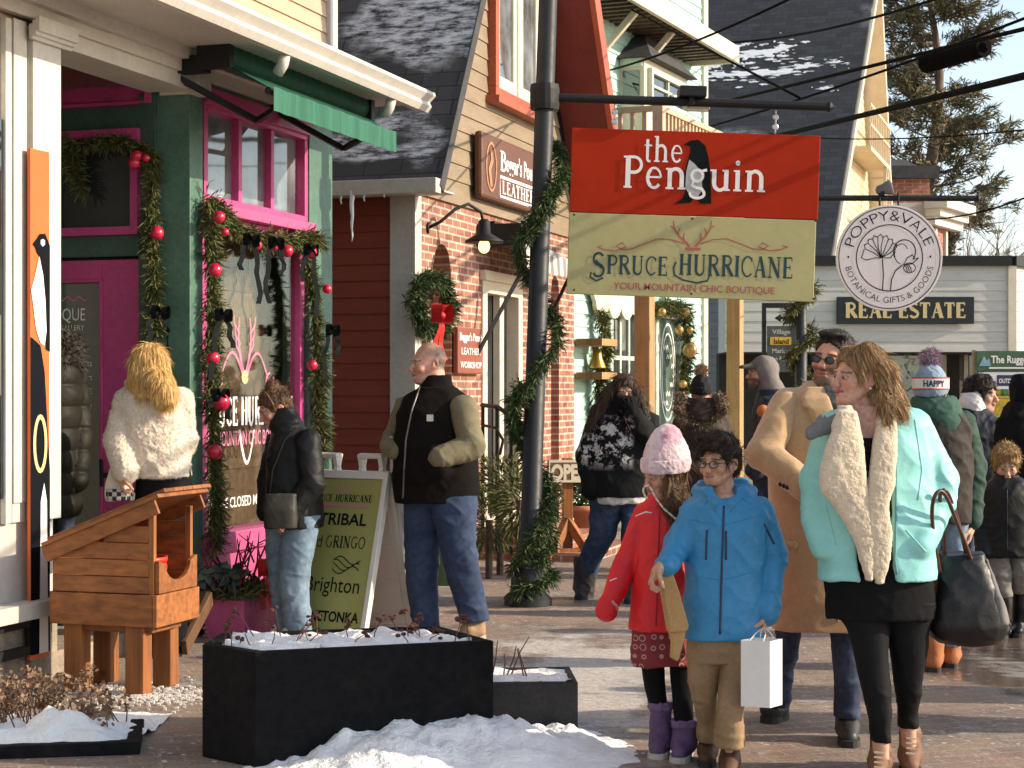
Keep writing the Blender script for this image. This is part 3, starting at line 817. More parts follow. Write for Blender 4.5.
def mat_skin():
    if 'skin' in MATS: return MATS['skin']
    m, nt, b = _nt('skin')
    a = nt.nodes.new('ShaderNodeAttribute'); a.attribute_name = 'tone'
    v = coords(nt, 'Object')
    c = mixrgb(nt, .22, a.outputs['Color'], ramp(nt, noise(nt, v, 45, 4), .3, .7), 'OVERLAY')
    nt.links.new(c, b.inputs['Base Color']); b.inputs['Roughness'].default_value = .48; b.inputs['Specular IOR Level'].default_value = .4
    b.inputs['Subsurface Weight'].default_value = .12; b.inputs['Subsurface Radius'].default_value = (.012, .005, .003); b.inputs['Subsurface Scale'].default_value = .5
    bump(nt, b, noise(nt, v, 400, 3), .12, .002)
    MATS['skin'] = m; return m
def mat_hair(name, cols, scale=(160, 160, 9)):
    if name in MATS: return MATS[name]
    m, nt, b = _nt(name)
    v = coords(nt, 'Object', scale); f = noise(nt, v, 1.0, 4, .7, .4)
    r = ramp(nt, f, .25, .75, cols[0], cols[1])
    c = mixrgb(nt, .4, r, ramp(nt, noise(nt, coords(nt, 'Object', (30, 30, 4)), 1, 3), .3, .7), 'OVERLAY')
    nt.links.new(c, b.inputs['Base Color']); b.inputs['Roughness'].default_value = .45; b.inputs['Specular IOR Level'].default_value = .3
    bump(nt, b, f, .8, .008)
    MATS[name] = m; return m
def hairmesh(b, name, m, parent, h=.005, seed=1, amp=.005, dirn=(60, 60, 7)):
    v, f = b.mesh(h); n = vnormals(v, f)
    w = v+.03*np.stack([vnoise(v, (9, 9, 6), seed+i) for i in range(3)], 1)
    v = v+n*(amp*2*(ridged(w, dirn, seed)-.6)+amp*1.6*(vnoise(v, (16, 16, 10), seed)-.5))[:, None]
    o = emit(name, v, f, m, parent); VF[o] = (v, f)
    return o
def shoe(b, heel, toe, s=1.0, high=.1, sole=True):
    "upper of a boot or shoe: from the heel point to the toe point on the ground"
    h, t = np.array(heel, float), np.array(toe, float); d = (t-h); L_ = np.linalg.norm(d); d = d/L_
    up = np.array([0, 0, 1.0])
    b.cone(h+d*.035*s+up*.045*s, h+d*.1*s+up*.055*s, .04*s, .045*s, .03)
    b.cone(h+d*.1*s+up*.055*s, t-d*.045*s+up*.034*s, .045*s, .035*s, .03)
    b.cone(h+d*.045*s+up*.06*s, h+d*.04*s+up*high, .042*s, .046*s, .03)
    b.plane(np.array([0, 0, .012]), (0, 0, -1))
def sole_mesh(mb, heel, toe, s=1.0, z0=0.0, th=.025, w=1.0):
    h, t = Vector(heel), Vector(toe); d = (t-h).normalized(); x = d.cross(Vector((0, 0, 1)))
    pr = [(-.008, .022), (.0, .033), (.05, .037), (.11, .033), (.17, .045), (.22, .044), (.255, .03), (.268, .012)]
    k = (t-h).length/.26
    pts = [h+d*a*k+x*b*s*w for a, b in pr]+[h+d*a*k-x*b*s*w for a, b in pr[::-1]]
    pts = [Vector((p.x, p.y, h.z*0+z0)) for p in pts]
    mb.prism(pts, (0, 0, th))
# ================================================================ ground
def make_ground():
    m, nt, b = _nt('street_paving')
    v = coords(nt, 'Object')
    rot = coords(nt, 'Object', (1, 1, 1), (0, 0, R(-17.8)))
    t = nd(nt, 'ShaderNodeTexBrick', Color1=c4((.26, .155, .115)), Color2=c4((.19, .14, .12)), Mortar=c4((.36, .32, .28)), Scale=1.0)
    t.inputs['Brick Width'].default_value = .22; t.inputs['Row Height'].default_value = .11; t.inputs['Mortar Size'].default_value = .007; t.inputs['Mortar Smooth'].default_value = .4
    nt.links.new(rot, t.inputs['Vector'])
    base = mixrgb(nt, .6, t.outputs['Color'], ramp(nt, noise(nt, v, 1.7, 6, .7), .25, .75), 'OVERLAY')
    # grit, salt and trodden slush
    grit = ramp(nt, noise(nt, v, 95, 4, .85), .53, .62)
    zone = ramp(nt, noise(nt, v, 1.1, 3, .55), .33, .6)
    gz = mixrgb(nt, 1, grit, zone, 'MULTIPLY')
    gz = mixrgb(nt, 1, gz, (.6, .6, .6), 'MULTIPLY')
    base = mixrgb(nt, gz, base, (.62, .55, .47))
    sand = ramp(nt, noise(nt, v, 2.3, 5, .7), .36, .52, (0, 0, 0), (.55, .55, .55))
    base = mixrgb(nt, sand, base, (.39, .3, .225))
    base = mixrgb(nt, .55, base, ramp(nt, noise(nt, v, 60, 5, .85), .3, .7), 'OVERLAY')
    vo = nd(nt, 'ShaderNodeTexVoronoi', Scale=19.0); nt.links.new(v, vo.inputs['Vector'])
    vs_p = nt.nodes.new('ShaderNodeSeparateColor'); nt.links.new(vo.outputs['Color'], vs_p.inputs[0])
    dots = mixrgb(nt, 1, ramp(nt, vo.outputs['Distance'], .16, .26, (1, 1, 1), (0, 0, 0)), ramp(nt, vs_p.outputs[0], .5, .55), 'MULTIPLY')
    dots = mixrgb(nt, 1, dots, ramp(nt, noise(nt, v, 1.3, 4, .6), .38, .62), 'MULTIPLY')
    base = mixrgb(nt, dots, base, (.8, .76, .7))
    # packed snow, thicker by the kerb planters and towards the walls
    sx = nt.nodes.new('ShaderNodeSeparateXYZ'); nt.links.new(v, sx.inputs[0])
    def gauss(cx, cy, wx, wy, amp):
        n = nt.nodes.new('ShaderNodeVectorMath'); n.operation = 'SUBTRACT'; nt.links.new(v, n.inputs[0]); n.inputs[1].default_value = (cx, cy, 0)
        k = nt.nodes.new('ShaderNodeVectorMath'); k.operation = 'MULTIPLY'; nt.links.new(n.outputs[0], k.inputs[0]); k.inputs[1].default_value = (1/wx, 1/wy, 0)
        l = nt.nodes.new('ShaderNodeVectorMath'); l.operation = 'LENGTH'; nt.links.new(k.outputs[0], l.inputs[0])
        r = nd(nt, 'ShaderNodeMapRange'); r.interpolation_type = 'SMOOTHSTEP'; nt.links.new(l.outputs['Value'], r.inputs[0])
        r.inputs[1].default_value = 0; r.inputs[2].default_value = 1; r.inputs[3].default_value = amp; r.inputs[4].default_value = 0
        return r.outputs[0]
    def addm(*xs):
        o = xs[0]
        for x in xs[1:]:
            n = nt.nodes.new('ShaderNodeMath'); nt.links.new(o, n.inputs[0]); nt.links.new(x, n.inputs[1]); o = n.outputs[0]
        return o
    snowy = addm(noise(nt, v, 1.6, 8, .68), gauss(.2, 8.6, 1.3, 2.2, .2), gauss(-.9, 12.6, 1.8, 4.0, .06), gauss(.45, 10.3, 1.1, 2.2, .2), gauss(-1.1, 10.4, .8, 1.2, .1), gauss(-1.75, 9.3, .7, .5, .16), gauss(2.9, 9.6, .6, 2.2, .12), gauss(1.2, 10.5, 1.6, 1.6, .07))
    k = ramp(nt, snowy, .58, .7, (0, 0, 0), (.9, .9, .9))
    kk = mixrgb(nt, 1, k, ramp(nt, noise(nt, v, 34, 5, .8), .3, .55, (.25, .25, .25), (1, 1, 1)), 'MULTIPLY')
    base = mixrgb(nt, kk, base, (.7, .66, .61))
    nt.links.new(base, b.inputs['Base Color'])
    base0 = base
    wet = addm(noise(nt, v, 1.2, 4, .5), gauss(2.9, 10.2, 1.3, 2.2, .5), gauss(2.2, 15, 1.5, 3, .2))
    rr = ramp(nt, wet, .52, .74, (.85, .85, .85), (.06, .06, .06))
    wk = ramp(nt, wet, .52, .8, (1, 1, 1), (.4, .4, .4)); nt.links.new(mixrgb(nt, 1, base0, wk, 'MULTIPLY'), b.inputs['Base Color'])
    sp = mixrgb(nt, k, rr, (.7, .7, .7))
    nt.links.new(sp, b.inputs['Roughness'])
    p = bump(nt, None, t.outputs['Fac'], .35, -.008)
    p = bump(nt, None, snowy, .5, .06, p)
    tread = mixrgb(nt, 1, noise(nt, coords(nt, 'Object', (1, 1.5, 1)), 7.5, 3, .6), k, 'MULTIPLY')
    p = bump(nt, None, tread, 1.0, .05, p)
    bump(nt, b, noise(nt, v, 55, 5, .85), .9, .016, p)
    for q in [n for n in nt.nodes if n.type == 'BUMP']:
        st_ = nt.nodes.new('ShaderNodeMath'); st_.operation = 'MULTIPLY'; st_.inputs[1].default_value = q.inputs['Strength'].default_value; nt.links.new(ramp(nt, wet, .52, .74, (1, 1, 1), (.06, .06, .06)), st_.inputs[0]); nt.links.new(st_.outputs[0], q.inputs['Strength'])
    mb = MB(); mb.quad((-300, -60, 0), (400, -60, 0), (400, 900, 0), (-300, 900, 0))
    return struct(mb.build('ground', m, loc=(0, 0, 0)))
make_ground()

def sash(mb_frame, mb_pane, fr, a0, a1, z0, z1, e, w=.06, nx=1, nz=1, mw=.03, dep=.06):
    "frame with panes: bars of width w, muntins mw"
    for (x0, x1, y0, y1) in ((a0, a1, z0, z0+w), (a0, a1, z1-w, z1), (a0, a0+w, z0+w, z1-w), (a1-w, a1, z0+w, z1-w)):
        mb_frame.fbox(fr, x0, x1, e-.02, e+dep, y0, y1)
    for i in range(1, nx):
        x = a0+w+(a1-a0-2*w)*i/nx; mb_frame.fbox(fr, x-mw/2, x+mw/2, e-.015, e+dep*.7, z0+w, z1-w)
    for i in range(1, nz):
        z = z0+w+(z1-z0-2*w)*i/nz; mb_frame.fbox(fr, a0+w, a1-w, e-.015, e+dep*.66, z-mw/2, z+mw/2)
    if mb_pane is not None: mb_pane.fbox(fr, a0+w*.5, a1-w*.5, e-.012, e+.004, z0+w*.5, z1-w*.5)

# ================================================================ the white, green and pink shop in front
SH = thing('shop_building', 'white shop with green posts, a magenta entrance door and peach clapboard upstairs', 'shop', L(L.a(120), -1, 0))
def la(px, e=0): return L.a(px, e)
a53, a190, a203, a322, a330 = la(53), la(190), la(203), la(305), la(331)
ZE = L.z(420, 104, .7)
mb = MB()                                              # white front near the camera
mb.fbox(L, -6, a53, -4, 0, .32, 3.42)
for x0, x1, e in ((la(0), la(6), .035), (la(9), la(22), .02), (la(25), la(53), .05)):      # pilaster strips
    mb.fbox(L, x0, x1, 0.001, e, .85, 3.42)
mb.fbox(L, la(9), la(22), .02, .03, .95, L.z(15, 20))
mb.fbox(L, -6, la(50), .001, .15, L.z(30, 614), L.z(30, 598))         # ledge
mb.fbox(L, -6, la(54), .003, .05, .32, L.z(30, 614))
for i in range(3): mb.fbox(L, la(20), la(60)-.0, .052+.02*i, .075+.02*i, 3.60-.02*(3-i)-.2, 3.62-.2+.02*i)   # capital
mb.build('front_wall', WHITE, SH, bevel=.004)
mb = MB()
mb.fbox(L, -6, la(0), .006, .02, .98, 2.9)
o = mb.build('window', PANE, SH)
mb = MB(); a, b_ = la(2), la(23); z0, z1 = L.z(12, 656), L.z(12, 618)
for q in ((a-.4, b_, z0, z0+.05), (a-.4, b_, z1-.05, z1), (b_-.05, b_, z0+.05, z1-.05)): mb.fbox(L, q[0], q[1], .05, .075, q[2], q[3])
mb.build('vent_frame', BLACKM, SH)
mb = MB(); random.seed(4)
x = -2.0
while x < la(56):
    w_ = random.uniform(.12, .26); mb.fbox(L, x, min(x+w_-.015, la(56)), -.2, .01+random.uniform(0, .05), -.02, .31+random.uniform(-.02, .01)); x += w_
mb.build('foundation', STONE, SH, bevel=.015)
# beam over the recessed entrance
zb0, zb1 = L.z(187, 90), L.z(187, 40)
mb = MB(); mb.fbox(L, a53, a190-.02, -.28, .02, zb0, zb0+.15); mb.fbox(L, a53-.05, a190+.01, -.3, .05, zb0+.152, zb1+.1)
mb.fbox(L, a190-.02, a190+.14, -.2, .075, zb0-.02, zb1+.1)
mb.build('beam', WHITE, SH, bevel=.004)
# soffit, fascia, gutter
mb = MB(); mb.fbox(L, -6, a330+.12, -.05, .62, ZE+.02, ZE+.05); mb.fbox(L, -6, a330+.12, .0, .05, ZE-.12, ZE+.02); mb.fbox(L, -6, a330+.12, .05, .1, ZE-.05, ZE+.02)
mb.fbox(L, -6, a330+.12, .60, .625, ZE-.02, ZE+.09)
mb.build('soffit', WHITE, SH)
mb = MB()
prof = [(.63, -.03), (.70, -.04), (.73, 0), (.715, .03), (.76, .075), (.755, .1), (.74, .1), (.735, .09), (.64, .09)]
mb.prism([L(-6, e, ZE+z) for e, z in prof], U*(a330+.14+6))
mb.build('gutter', WHITE, SH, smooth=False)
for px in (397, 291):
    a = la(px, .7); mb = MB(); mb.tube([L(a, .66, ZE-.03), L(a+.01, .64, ZE-.09), L(a+.02, .6, ZE-.14)], .035, 10); mb.build('gutter_outlet', WHITE, SH, smooth=True)
mb = MB(); mb.add([L(-6, .74, ZE+.1), L(a330+.14, .74, ZE+.1), L(a330+.14, 0, ZE+.35), L(-6, 0, ZE+.35)], [(0, 1, 2, 3)])
mb.build('porch_roof', mat('dark_shingle', (.05, .05, .052), .85, .3, 6, .5, 40), SH)
mb = MB(); mb.fbox(L, -6, a330, -4, -.03, 4.3, 8.5); mb.fbox(L, -6, a53, -4, -.03, 3.42, 4.3); mb.fbox(L, a190, a330, -4, -.03, 3.42, 4.3); mb.fbox(L, a53, a190, -.2, -.03, 3.72, 4.3); clap(mb, L, lambda z: (-4, a330-.1), ZE+.3, 8.4, .115, 0)
mb.build('upper_wall', PEACH, SH)
mb = MB(); mb.fbox(L, a330-.1, a330+.03, -.1, .04, ZE+.2, 8.5); mb.build('corner_board', WHITE, SH)
# inner mass, green posts, alcove
mb = MB()
mb.fbox(L, a203, a330-.05, -4, -.6, 0, ZE); mb.fbox(L, a203, a330, -.6, -.5, 2.7, ZE)
mb.fbox(L, a330-.06, a330, -.6, -.02, .1, ZE)
mb.fbox(L, a190+.1, a203+.05, -4, -.3, 0, ZE); mb.fbox(L, a190+.1, a203, -.3, -.27, 0, ZE)
mb.fbox(L, a53, a190, -4, -1.85, 0, 4.3)
mb.fbox(L, a53, a190, -1.85, -.05, 4.2, 4.3)
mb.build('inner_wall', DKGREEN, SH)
mb = MB(); mb.fbox(L, a53-.03, a190, -1.9, -.02, -.02, .13); mb.build('entrance_step', STONE, SH, bevel=.01)
mb = MB()
mb.fbox(L, a190, a203, -.27, 0, .1, zb0+.05)
mb.fbox(L, la(308), a330, -.2, .012, .1, ZE-.12)
mb.fbox(L, a203, la(308), -.2, -.02, .05, L.z(210, 556))
mb.fbox(L, a203, la(308), -.12, .0, L.z(210, 100), ZE-.1)
mb.build('post', GREEN, SH, bevel=.006)
D = Fr(L(a190, 0, 0), NN, -U)        # entrance wall, faces the camera
def dt(px): return D.a(px)
def dz(py): return D.z(100, py)
mb = MB(); mb.fbox(D, dt(140), dt(157), -.1, .02, .12, 3.36); mb.fbox(D, -1.9, dt(157), -.1, .02, dz(257), dz(236)); mb.fbox(D, -1.9, dt(157), -.1, .018, dz(130), dz(108))
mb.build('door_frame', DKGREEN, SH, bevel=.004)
mb = MB(); mb.fbox(D, -1.9, dt(155), -.1, .0, dz(108), 4.25); mb.fbox(D, -1.9, dt(152), 0, .02, dz(108)+.01, dz(103)); mb.fbox(D, dt(146), dt(153), 0, .03, dz(106), 4.2)
mb.build('fascia_panel', PINK, SH, bevel=.004)
mb = MB(); pn = MB(); sash(mb, None, D, -1.5, dt(142), dz(236), dz(131), .0, .05)
o = mb.build('transom_window', PINK, SH); pn.fbox(D, -1.48, dt(139), -.03, -.02, dz(233), dz(134)); pn.build('pane', PANE, o)
dl = dt(142)-.98
mb = MB(); zt, zb = dz(260), .14
for q in ((dl, dl+.16, zb, zt), (dt(101), dt(141), zb, zt), (dl+.16, dt(101), zt-.13, zt), (dl+.16, dt(101), zb, zb+.3)): mb.fbox(D, q[0], q[1], -.06, .0, q[2], q[3])
mb.fbox(D, dt(100), dt(103), 0, .012, zb+.28, zt-.11); mb.fbox(D, dl+.14, dt(103), 0, .012, zt-.14, zt-.12)
DOOR = mb.build('door', PINK, SH, bevel=.004)
mb = MB(); mb.fbox(D, dl+.15, dt(101.5), -.04, -.03, zb+.28, zt-.12); mb.build('pane', PANE, DOOR)
mb = MB(); f = lambda x, z: D(x, -.027, z)
text(mb, f, 'BOUTIQUE', dt(83), dz(320), dt(83)-dt(54)+.2, dz(307)-dz(320), 0, 'r')
text(mb, f, '& GALLERY', dt(82), dz(330), .22, .035, 0, 'r')
for i, (w_, s_) in enumerate((('Gifts', .1), ('Art', .07), ('CANDLES', .13), ('Jewelry', .11), ('POTTERY', .13))): text(mb, f, s_ and w_, dt(90), dz(366+14*i), s_, .04, 0, 'r')
mb.build('lettering', LETW, DOOR, normals=False)
mb = MB(); stroke(mb, f, [(dt(57+2*i), dz(298+2.2*math.sin(i*1.1))) for i in range(15)], .008); stroke(mb, f, [(dt(57+2*i), dz(338+1.8*math.sin(i*1.3+1))) for i in range(12)], .008)
mb.build('flourish', LETP, DOOR, normals=False)
mb = MB(); mb.bar(D(dt(106), .0, 1.0), D(dt(106), .05, 1.0), .03); mb.tube([D(dt(106), .05, .93), D(dt(106), .06, 1.1)], .012); mb.build('handle', BLACKM, DOOR)
# display window with transom lights above
zs1, zs0 = L.z(210, 203), L.z(210, 214)
mb = MB(); ztt, ztb = L.z(206, 100), zs1
sash(mb, None, L, a203+.02, la(308), ztb, ztt, -.06, .05, 3, 1, .05)
mb.fbox(L, a203+.01, la(308), -.06, .03, ztt-.02, ztt+.08)
o = mb.build('transom_window', PINK, SH, bevel=.004); mb = MB(); mb.fbox(L, a203+.04, la(307), -.075, -.07, ztb+.02, ztt-.02); mb.build('pane', PANEL, o)
mb = MB(); mb.fbox(L, a203-.0, la(309), -.08, .06, zs0, zs1); mb.build('window_ledge', PINKL, SH, bevel=.005)
zd0 = L.z(210, 545)
mb = MB(); sash(mb, None, L, a203+.02, la(307), zd0-.06, zs0, -.08, .07)
DW = mb.build('display_window', PINK, SH, bevel=.004)
mb = MB(); mb.fbox(L, a203+.05, la(306)-.03, -.065, -.058, zd0, zs0-.02); mb.build('pane', GLASS, DW)
mb = MB()
for i in range(9):
    z = zd0-.05+i*(zs0-zd0+.1)/9; mb.fbox(L, a203+.02, la(306), -.34+.004*(i % 3), -.3+.004*(i % 3), z+.003, z+(zs0-zd0+.1)/9)
mb.fbox(L, a203+.75, a203+.8, -.3, -.26, zd0, zs0)
mb.build('window_backdrop', PLANKS, DW)
mb = MB(); mb.fbox(L, a203+.02, la(306), -.34, -.09, zd0-.06, zd0-.04); mb.build('window_floor', PLANKS, DW)
mb = MB(); mb.fbox(L, a203-.0, la(305), -.19, .05, L.z(212, 554), L.z(212, 534)); mb.fbox(L, a203, la(305), -.02, .0, .06, L.z(212, 554)); mb.build('stall_riser', PINKL, SH, bevel=.005)
# writing on the display window
gl = lambda x, z: L(x, -.052, z)
aw0, aw1 = la(207), la(300)
def wz(py): return L.z(250, py)
mb = MB(); serif(mb, gl, 'SPRUCE HURRICANE', aw0, wz(425), aw1-aw0, wz(397)-wz(425), 1.3); text(mb, gl, 'OPEN 10-5 CLOSED MON', aw0, wz(506), .95, .07, .01)
cx = la(252)
stroke(mb, gl, [(cx-.08+.02*i, wz(430)-.22*math.sin(i/11*math.pi)) for i in range(12)], .03, .015)
mb.build('lettering', LETW, DW, normals=False)
mb = MB(); text(mb, gl, 'YOUR MOUNTAIN CHIC BOUTIQUE', aw0-.0, wz(445), aw1-aw0-.1, .1, .006)
for g in (-1, 1):
    stroke(mb, gl, [(cx+g*(.02+.05*t+.04*math.sin(t*3)), wz(372)+.36*t) for t in [i/8 for i in range(9)]], .03, .012)
    for t in (.3, .5, .7): stroke(mb, gl, [(cx+g*(.04+.05*t), wz(372)+.36*t), (cx+g*(.1+.07*t), wz(372)+.36*t+.06), (cx+g*(.11+.07*t), wz(372)+.36*t+.12)], .018, .008)
    stroke(mb, gl, [(cx+g*(.03+.32*t), wz(374)+.16*math.sin(t*3.1)-.04*t) for t in [i/12 for i in range(13)]], .024, .014)
    stroke(mb, gl, arc(cx+g*.38, wz(374)-.04, .06, .05, 90, 90+g*300, 12), .016)
mb.build('antler_emblem', LETP, DW, normals=False)
mb = MB(); stroke(mb, gl, arc(cx, wz(377), .025, .02, 0, 360, 12), .05); mb.build('flower_emblem', LETG, DW, normals=False)

# ================================================================ brick shop with the steep gable
B2 = thing('brick_shop', 'red brick shop with steep snow-dusted shingle gable and red-trimmed upper windows', 'shop', L(la(490), -2, 0))
b0, b1 = la(414), la(574)
bm_, bh = (b0+b1)/2, 3.14
SL = 1.72
zap = bh+.12+(bm_-b0)*SL
S2 = Fr(L(b0, 0, 0), NN, -U)
mb = MB()
def brickwall(mb, x0, x1, z0, z1, e0=-.3, e1=0): mb.fbox(L, x0, x1, e0, e1, z0, z1)
n0, n1 = la(433), la(451); m0, m1 = la(551), la(559); d0, d1 = la(481), la(521)
zdt = L.z(482, 278)
def archz(x, c, r, zc): return zc+math.sqrt(max(0, r*r-(x-c)**2))
def arch_wall(mb, x0, x1, zc, ztop, zbot, e0=-.3, e1=0):
    c, r = (x0+x1)/2, (x1-x0)/2; n = 8
    for i in range(n):
        xa, xb = x0+(x1-x0)*i/n, x0+(x1-x0)*(i+1)/n
        za, zb = archz(xa, c, r, zc), archz(xb, c, r, zc)
        mb.hexa([L(xa, e0, za), L(xb, e0, zb), L(xb, e1, zb), L(xa, e1, za), L(xa, e0, ztop), L(xb, e0, ztop), L(xb, e1, ztop), L(xa, e1, ztop)])
brickwall(mb, b0, n0, 0, bh); arch_wall(mb, n0, n1, L.z(440, 270), bh, .9); brickwall(mb, n0, n1, 0, .9)
brickwall(mb, n1, d0, 0, bh); brickwall(mb, d0, d1, zdt, bh); brickwall(mb, d1, m0, 0, bh)
arch_wall(mb, m0, m1, L.z(555, 290), bh, 0); brickwall(mb, m1, b1, 0, bh)
mb.fbox(L, b0+.01, d0, -.5, -.18, 0, bh-.02); mb.fbox(L, d1, b1-.01, -.5, -.18, 0, bh-.02)
mb.build('brick_wall', BRICK, B2, uv=(U, (0, 0, 1)))
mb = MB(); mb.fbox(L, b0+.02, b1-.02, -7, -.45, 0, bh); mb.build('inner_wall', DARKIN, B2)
mb = MB(); mb.fbox(S2, -5, -.02, -.25, -.03, 0, 3.2); clap(mb, S2, lambda z: (-4, S2.a(392)), 0, 3.2, .135, 0); mb.build('side_wall', REDSIDE, B2)
mb = MB(); mb.fbox(S2, S2.a(392), .03, -.1, .05, 0, 3.2); mb.fbox(S2, -4, .345, .3, .42, S2.z(420, 193, .4), S2.z(420, 178, .4)); mb.fbox(S2, -4, .34, -.03, .3, S2.z(420, 190, .4), S2.z(420, 188, .4)); mb.build('corner_board', GREYTRIM, B2, bevel=.005)
zg0 = bh+.06
mb = MB(); mb.fbox(L, b0, b1, -.3, .03, bh, bh+.07); mb.build('band_board', OLIVE, B2)
mb = MB()
gr = lambda z: (b0+.02+(z-bh-.12)/SL if z > bh+.12 else b0, b1-.02-(z-bh-.12)/SL if z > bh+.12 else b1)
clap(mb, L, gr, bh+.06, zap-.05, .15, 0)
mb.build('gable_wall', OLIVE, B2)
# roof slabs, near and far
def slab(mb, fr, aa, za, ab, zb, e0, e1, th):
    d = Vector((ab-aa, zb-za)).normalized(); nx, nz = -d.y, d.x
    if nz < 0: nx, nz = -nx, -nz
    mb.hexa([fr(aa, e0, za), fr(ab, e0, zb), fr(ab, e1, zb), fr(aa, e1, za), fr(aa+nx*th, e0, za+nz*th), fr(ab+nx*th, e0, zb+nz*th), fr(ab+nx*th, e1, zb+nz*th), fr(aa+nx*th, e1, za+nz*th)])
mb = MB(); slab(mb, L, b0-.25, bh+.12-.25*SL+.28, bm_, zap+.1, -9, .34, .1)
up1 = (U*1+Vector((0, 0, SL))).normalized()
R2 = Fr(L(b0-.25, 0, bh+.12-.25*SL+.38), NN, (-U*SL+Vector((0, 0, 1))).normalized(), up=up1)
def r2(px, py, wx, wy, am): a, z = R2.at(px, py); q = R2(a, 0, z); return (q.dot(NN), q.dot(up1), wx, wy, am)
mb.build('near_roof', mat_shingle('snowy_shingle', (.045, .043, .043), .15, .32, .36, 1.6, 0, (1, 1, .6), [r2(418, 35, .75, .8, .4), r2(370, 20, .7, .6, .32), r2(350, 75, .4, .4, .25), r2(390, 156, .5, .12, .34), r2(350, 150, .4, .2, .28), r2(390, 125, .25, .15, .25)]), B2, uv=(NN, up1))
mb = MB(); slab(mb, L, b0-.253, bh+.12-.253*SL+.28, bm_, zap+.1, .341, .352, .103); mb.build('roof_edge', mat('dark_shingle', (.05, .05, .052)), B2)
mb = MB(); slab(mb, L, b1+.3, bh+.12-.3*SL+.28, bm_, zap+.1, -9, .1, .1); mb.build('far_roof', mat('dark_shingle', (.05, .05, .052)), B2)
mb = MB(); slab(mb, L, b1+.22, bh+.12-.22*SL+.22, bm_, zap, .02, .5, .08); mb.build('eave_board', DKRED, B2)
mb = MB(); slab(mb, L, b1+.24, bh+.12-.24*SL+.2, bm_, zap-.02, .5, .56, .2); mb.build('rake_trim', REDTRIM, B2, bevel=.006)
# upper windows
w0, w1 = la(487), la(538); zw0, zw1 = L.z(487, 97), L.z(487, 97)+1.75
mb = MB(); sash(mb, None, L, w0, w1, zw0, zw1, .0, .1, 1, 1, .05, .09); mb.fbox(L, w0-.06, w1+.06, 0, .14, zw0-.06, zw0+.01)
WN = mb.build('window', REDTRIM, B2, bevel=.006)
mb = MB(); wm = (w0+w1)/2; sash(mb, None, L, w0+.1, wm-.02, zw0+.1, zw1-.1, .0, .13, 1, 1, .02, .05); sash(mb, None, L, wm+.02, w1-.1, zw0+.1, zw1-.1, .0, .13, 1, 1, .02, .05); mb.fbox(L, wm-.05, wm+.05, .0, .065, zw0+.1, zw1-.1)
mb.build('sash', CREAM, WN, bevel=.004)
mb = MB(); mb.fbox(L, w0+.18, w1-.18, .019, .024, zw0+.18, zw1-.18); mb.build('pane', PANEL, WN)
# shop door with pale frame
mb = MB(); sash(mb, None, L, d0, d1, .25, zdt, -.1, .13, 1, 1, .05, .12); mb.fbox(L, d0-.04, d1+.04, .0, .06, zdt-.02, zdt+.07); mb.fbox(L, la(503), la(507), -.1, -.03, .35, zdt-.1)
o = mb.build('door', CREAM, B2, bevel=.004); mb = MB(); mb.fbox(L, d0+.08, d1-.08, -.11, -.105, .3, zdt-.06); mb.build('pane', PANE, o)
mb = MB(); mb.bar(L(la(519), .0, 1.2), L(la(519), .09, 1.2), .03); mb.bar(L(la(519), .08, 1.1), L(la(519), .08, 1.32), .03); mb.build('handle', BLACKM, o)
mb = MB()
for i in range(3): mb.fbox(L, la(478)+.0, la(530), 0, 1.05-.3*i, .1*i-.02, .1*(i+1)-.02)
mb.build('step', BRICK, B2, uv=(U+NN, (0, 0, 1)))

# ================================================================ mint house with the porch
th = R(23.4); UM = Vector((math.sin(th), math.cos(th), 0)); NM = Vector((math.cos(th), -math.sin(th), 0))
M3 = Fr(P(577, 390, 20.4)-Vector((0, 0, CH)), UM, NM)
B3 = thing('mint_house', 'pale mint clapboard house with a wooden balcony above its shop porch', 'house', M3(1.5, -1, 0))
am0, am1 = -.2, M3.a(704)
mb = MB(); mb.fbox(M3, am0, am1, -7, -.03, 0, 9); clap(mb, M3, lambda z: (am0, am1), 0, 9, .15, 0)
mb.build('wall', MINT, B3)
mb = MB(); mb.fbox(M3, am1-.15, am1+.03, -.1, .05, 0, 9); mb.build('corner_board', CREAM, B3)
# eaves
e0 = .62
ze = M3.z(722, 56, e0)
mb = MB(); mb.fbox(M3, am0-1.2, M3.a(735, e0), e0, e0+.06, ze, ze+.22); mb.fbox(M3, M3.a(735, e0)-.05, M3.a(735, e0), .0, e0, ze, ze+.22); mb.build('eave_fascia', CREAM, B3, bevel=.006)
mb = MB(); mb.fbox(M3, am0-1.2, M3.a(735, e0), 0, e0-.002, ze+.06, ze+.1)
for i in range(int((M3.a(735, e0)-am0+1.1)/.2)): mb.fbox(M3, am0-1.2+i*.2, am0-1.14+i*.2, 0.02, e0-.02, ze+.0, ze+.06)
mb.build('eave_boards', mat_wood('weathered_boards', (.2, .13, .085), .5, 2, 1), B3)
for a in (M3.a(596), M3.a(634)): mb = MB(); mb.bar(M3(a, 0, ze-.5), M3(a, .5, ze+.02), .07); mb.build('eave_brace', CREAM, B3)
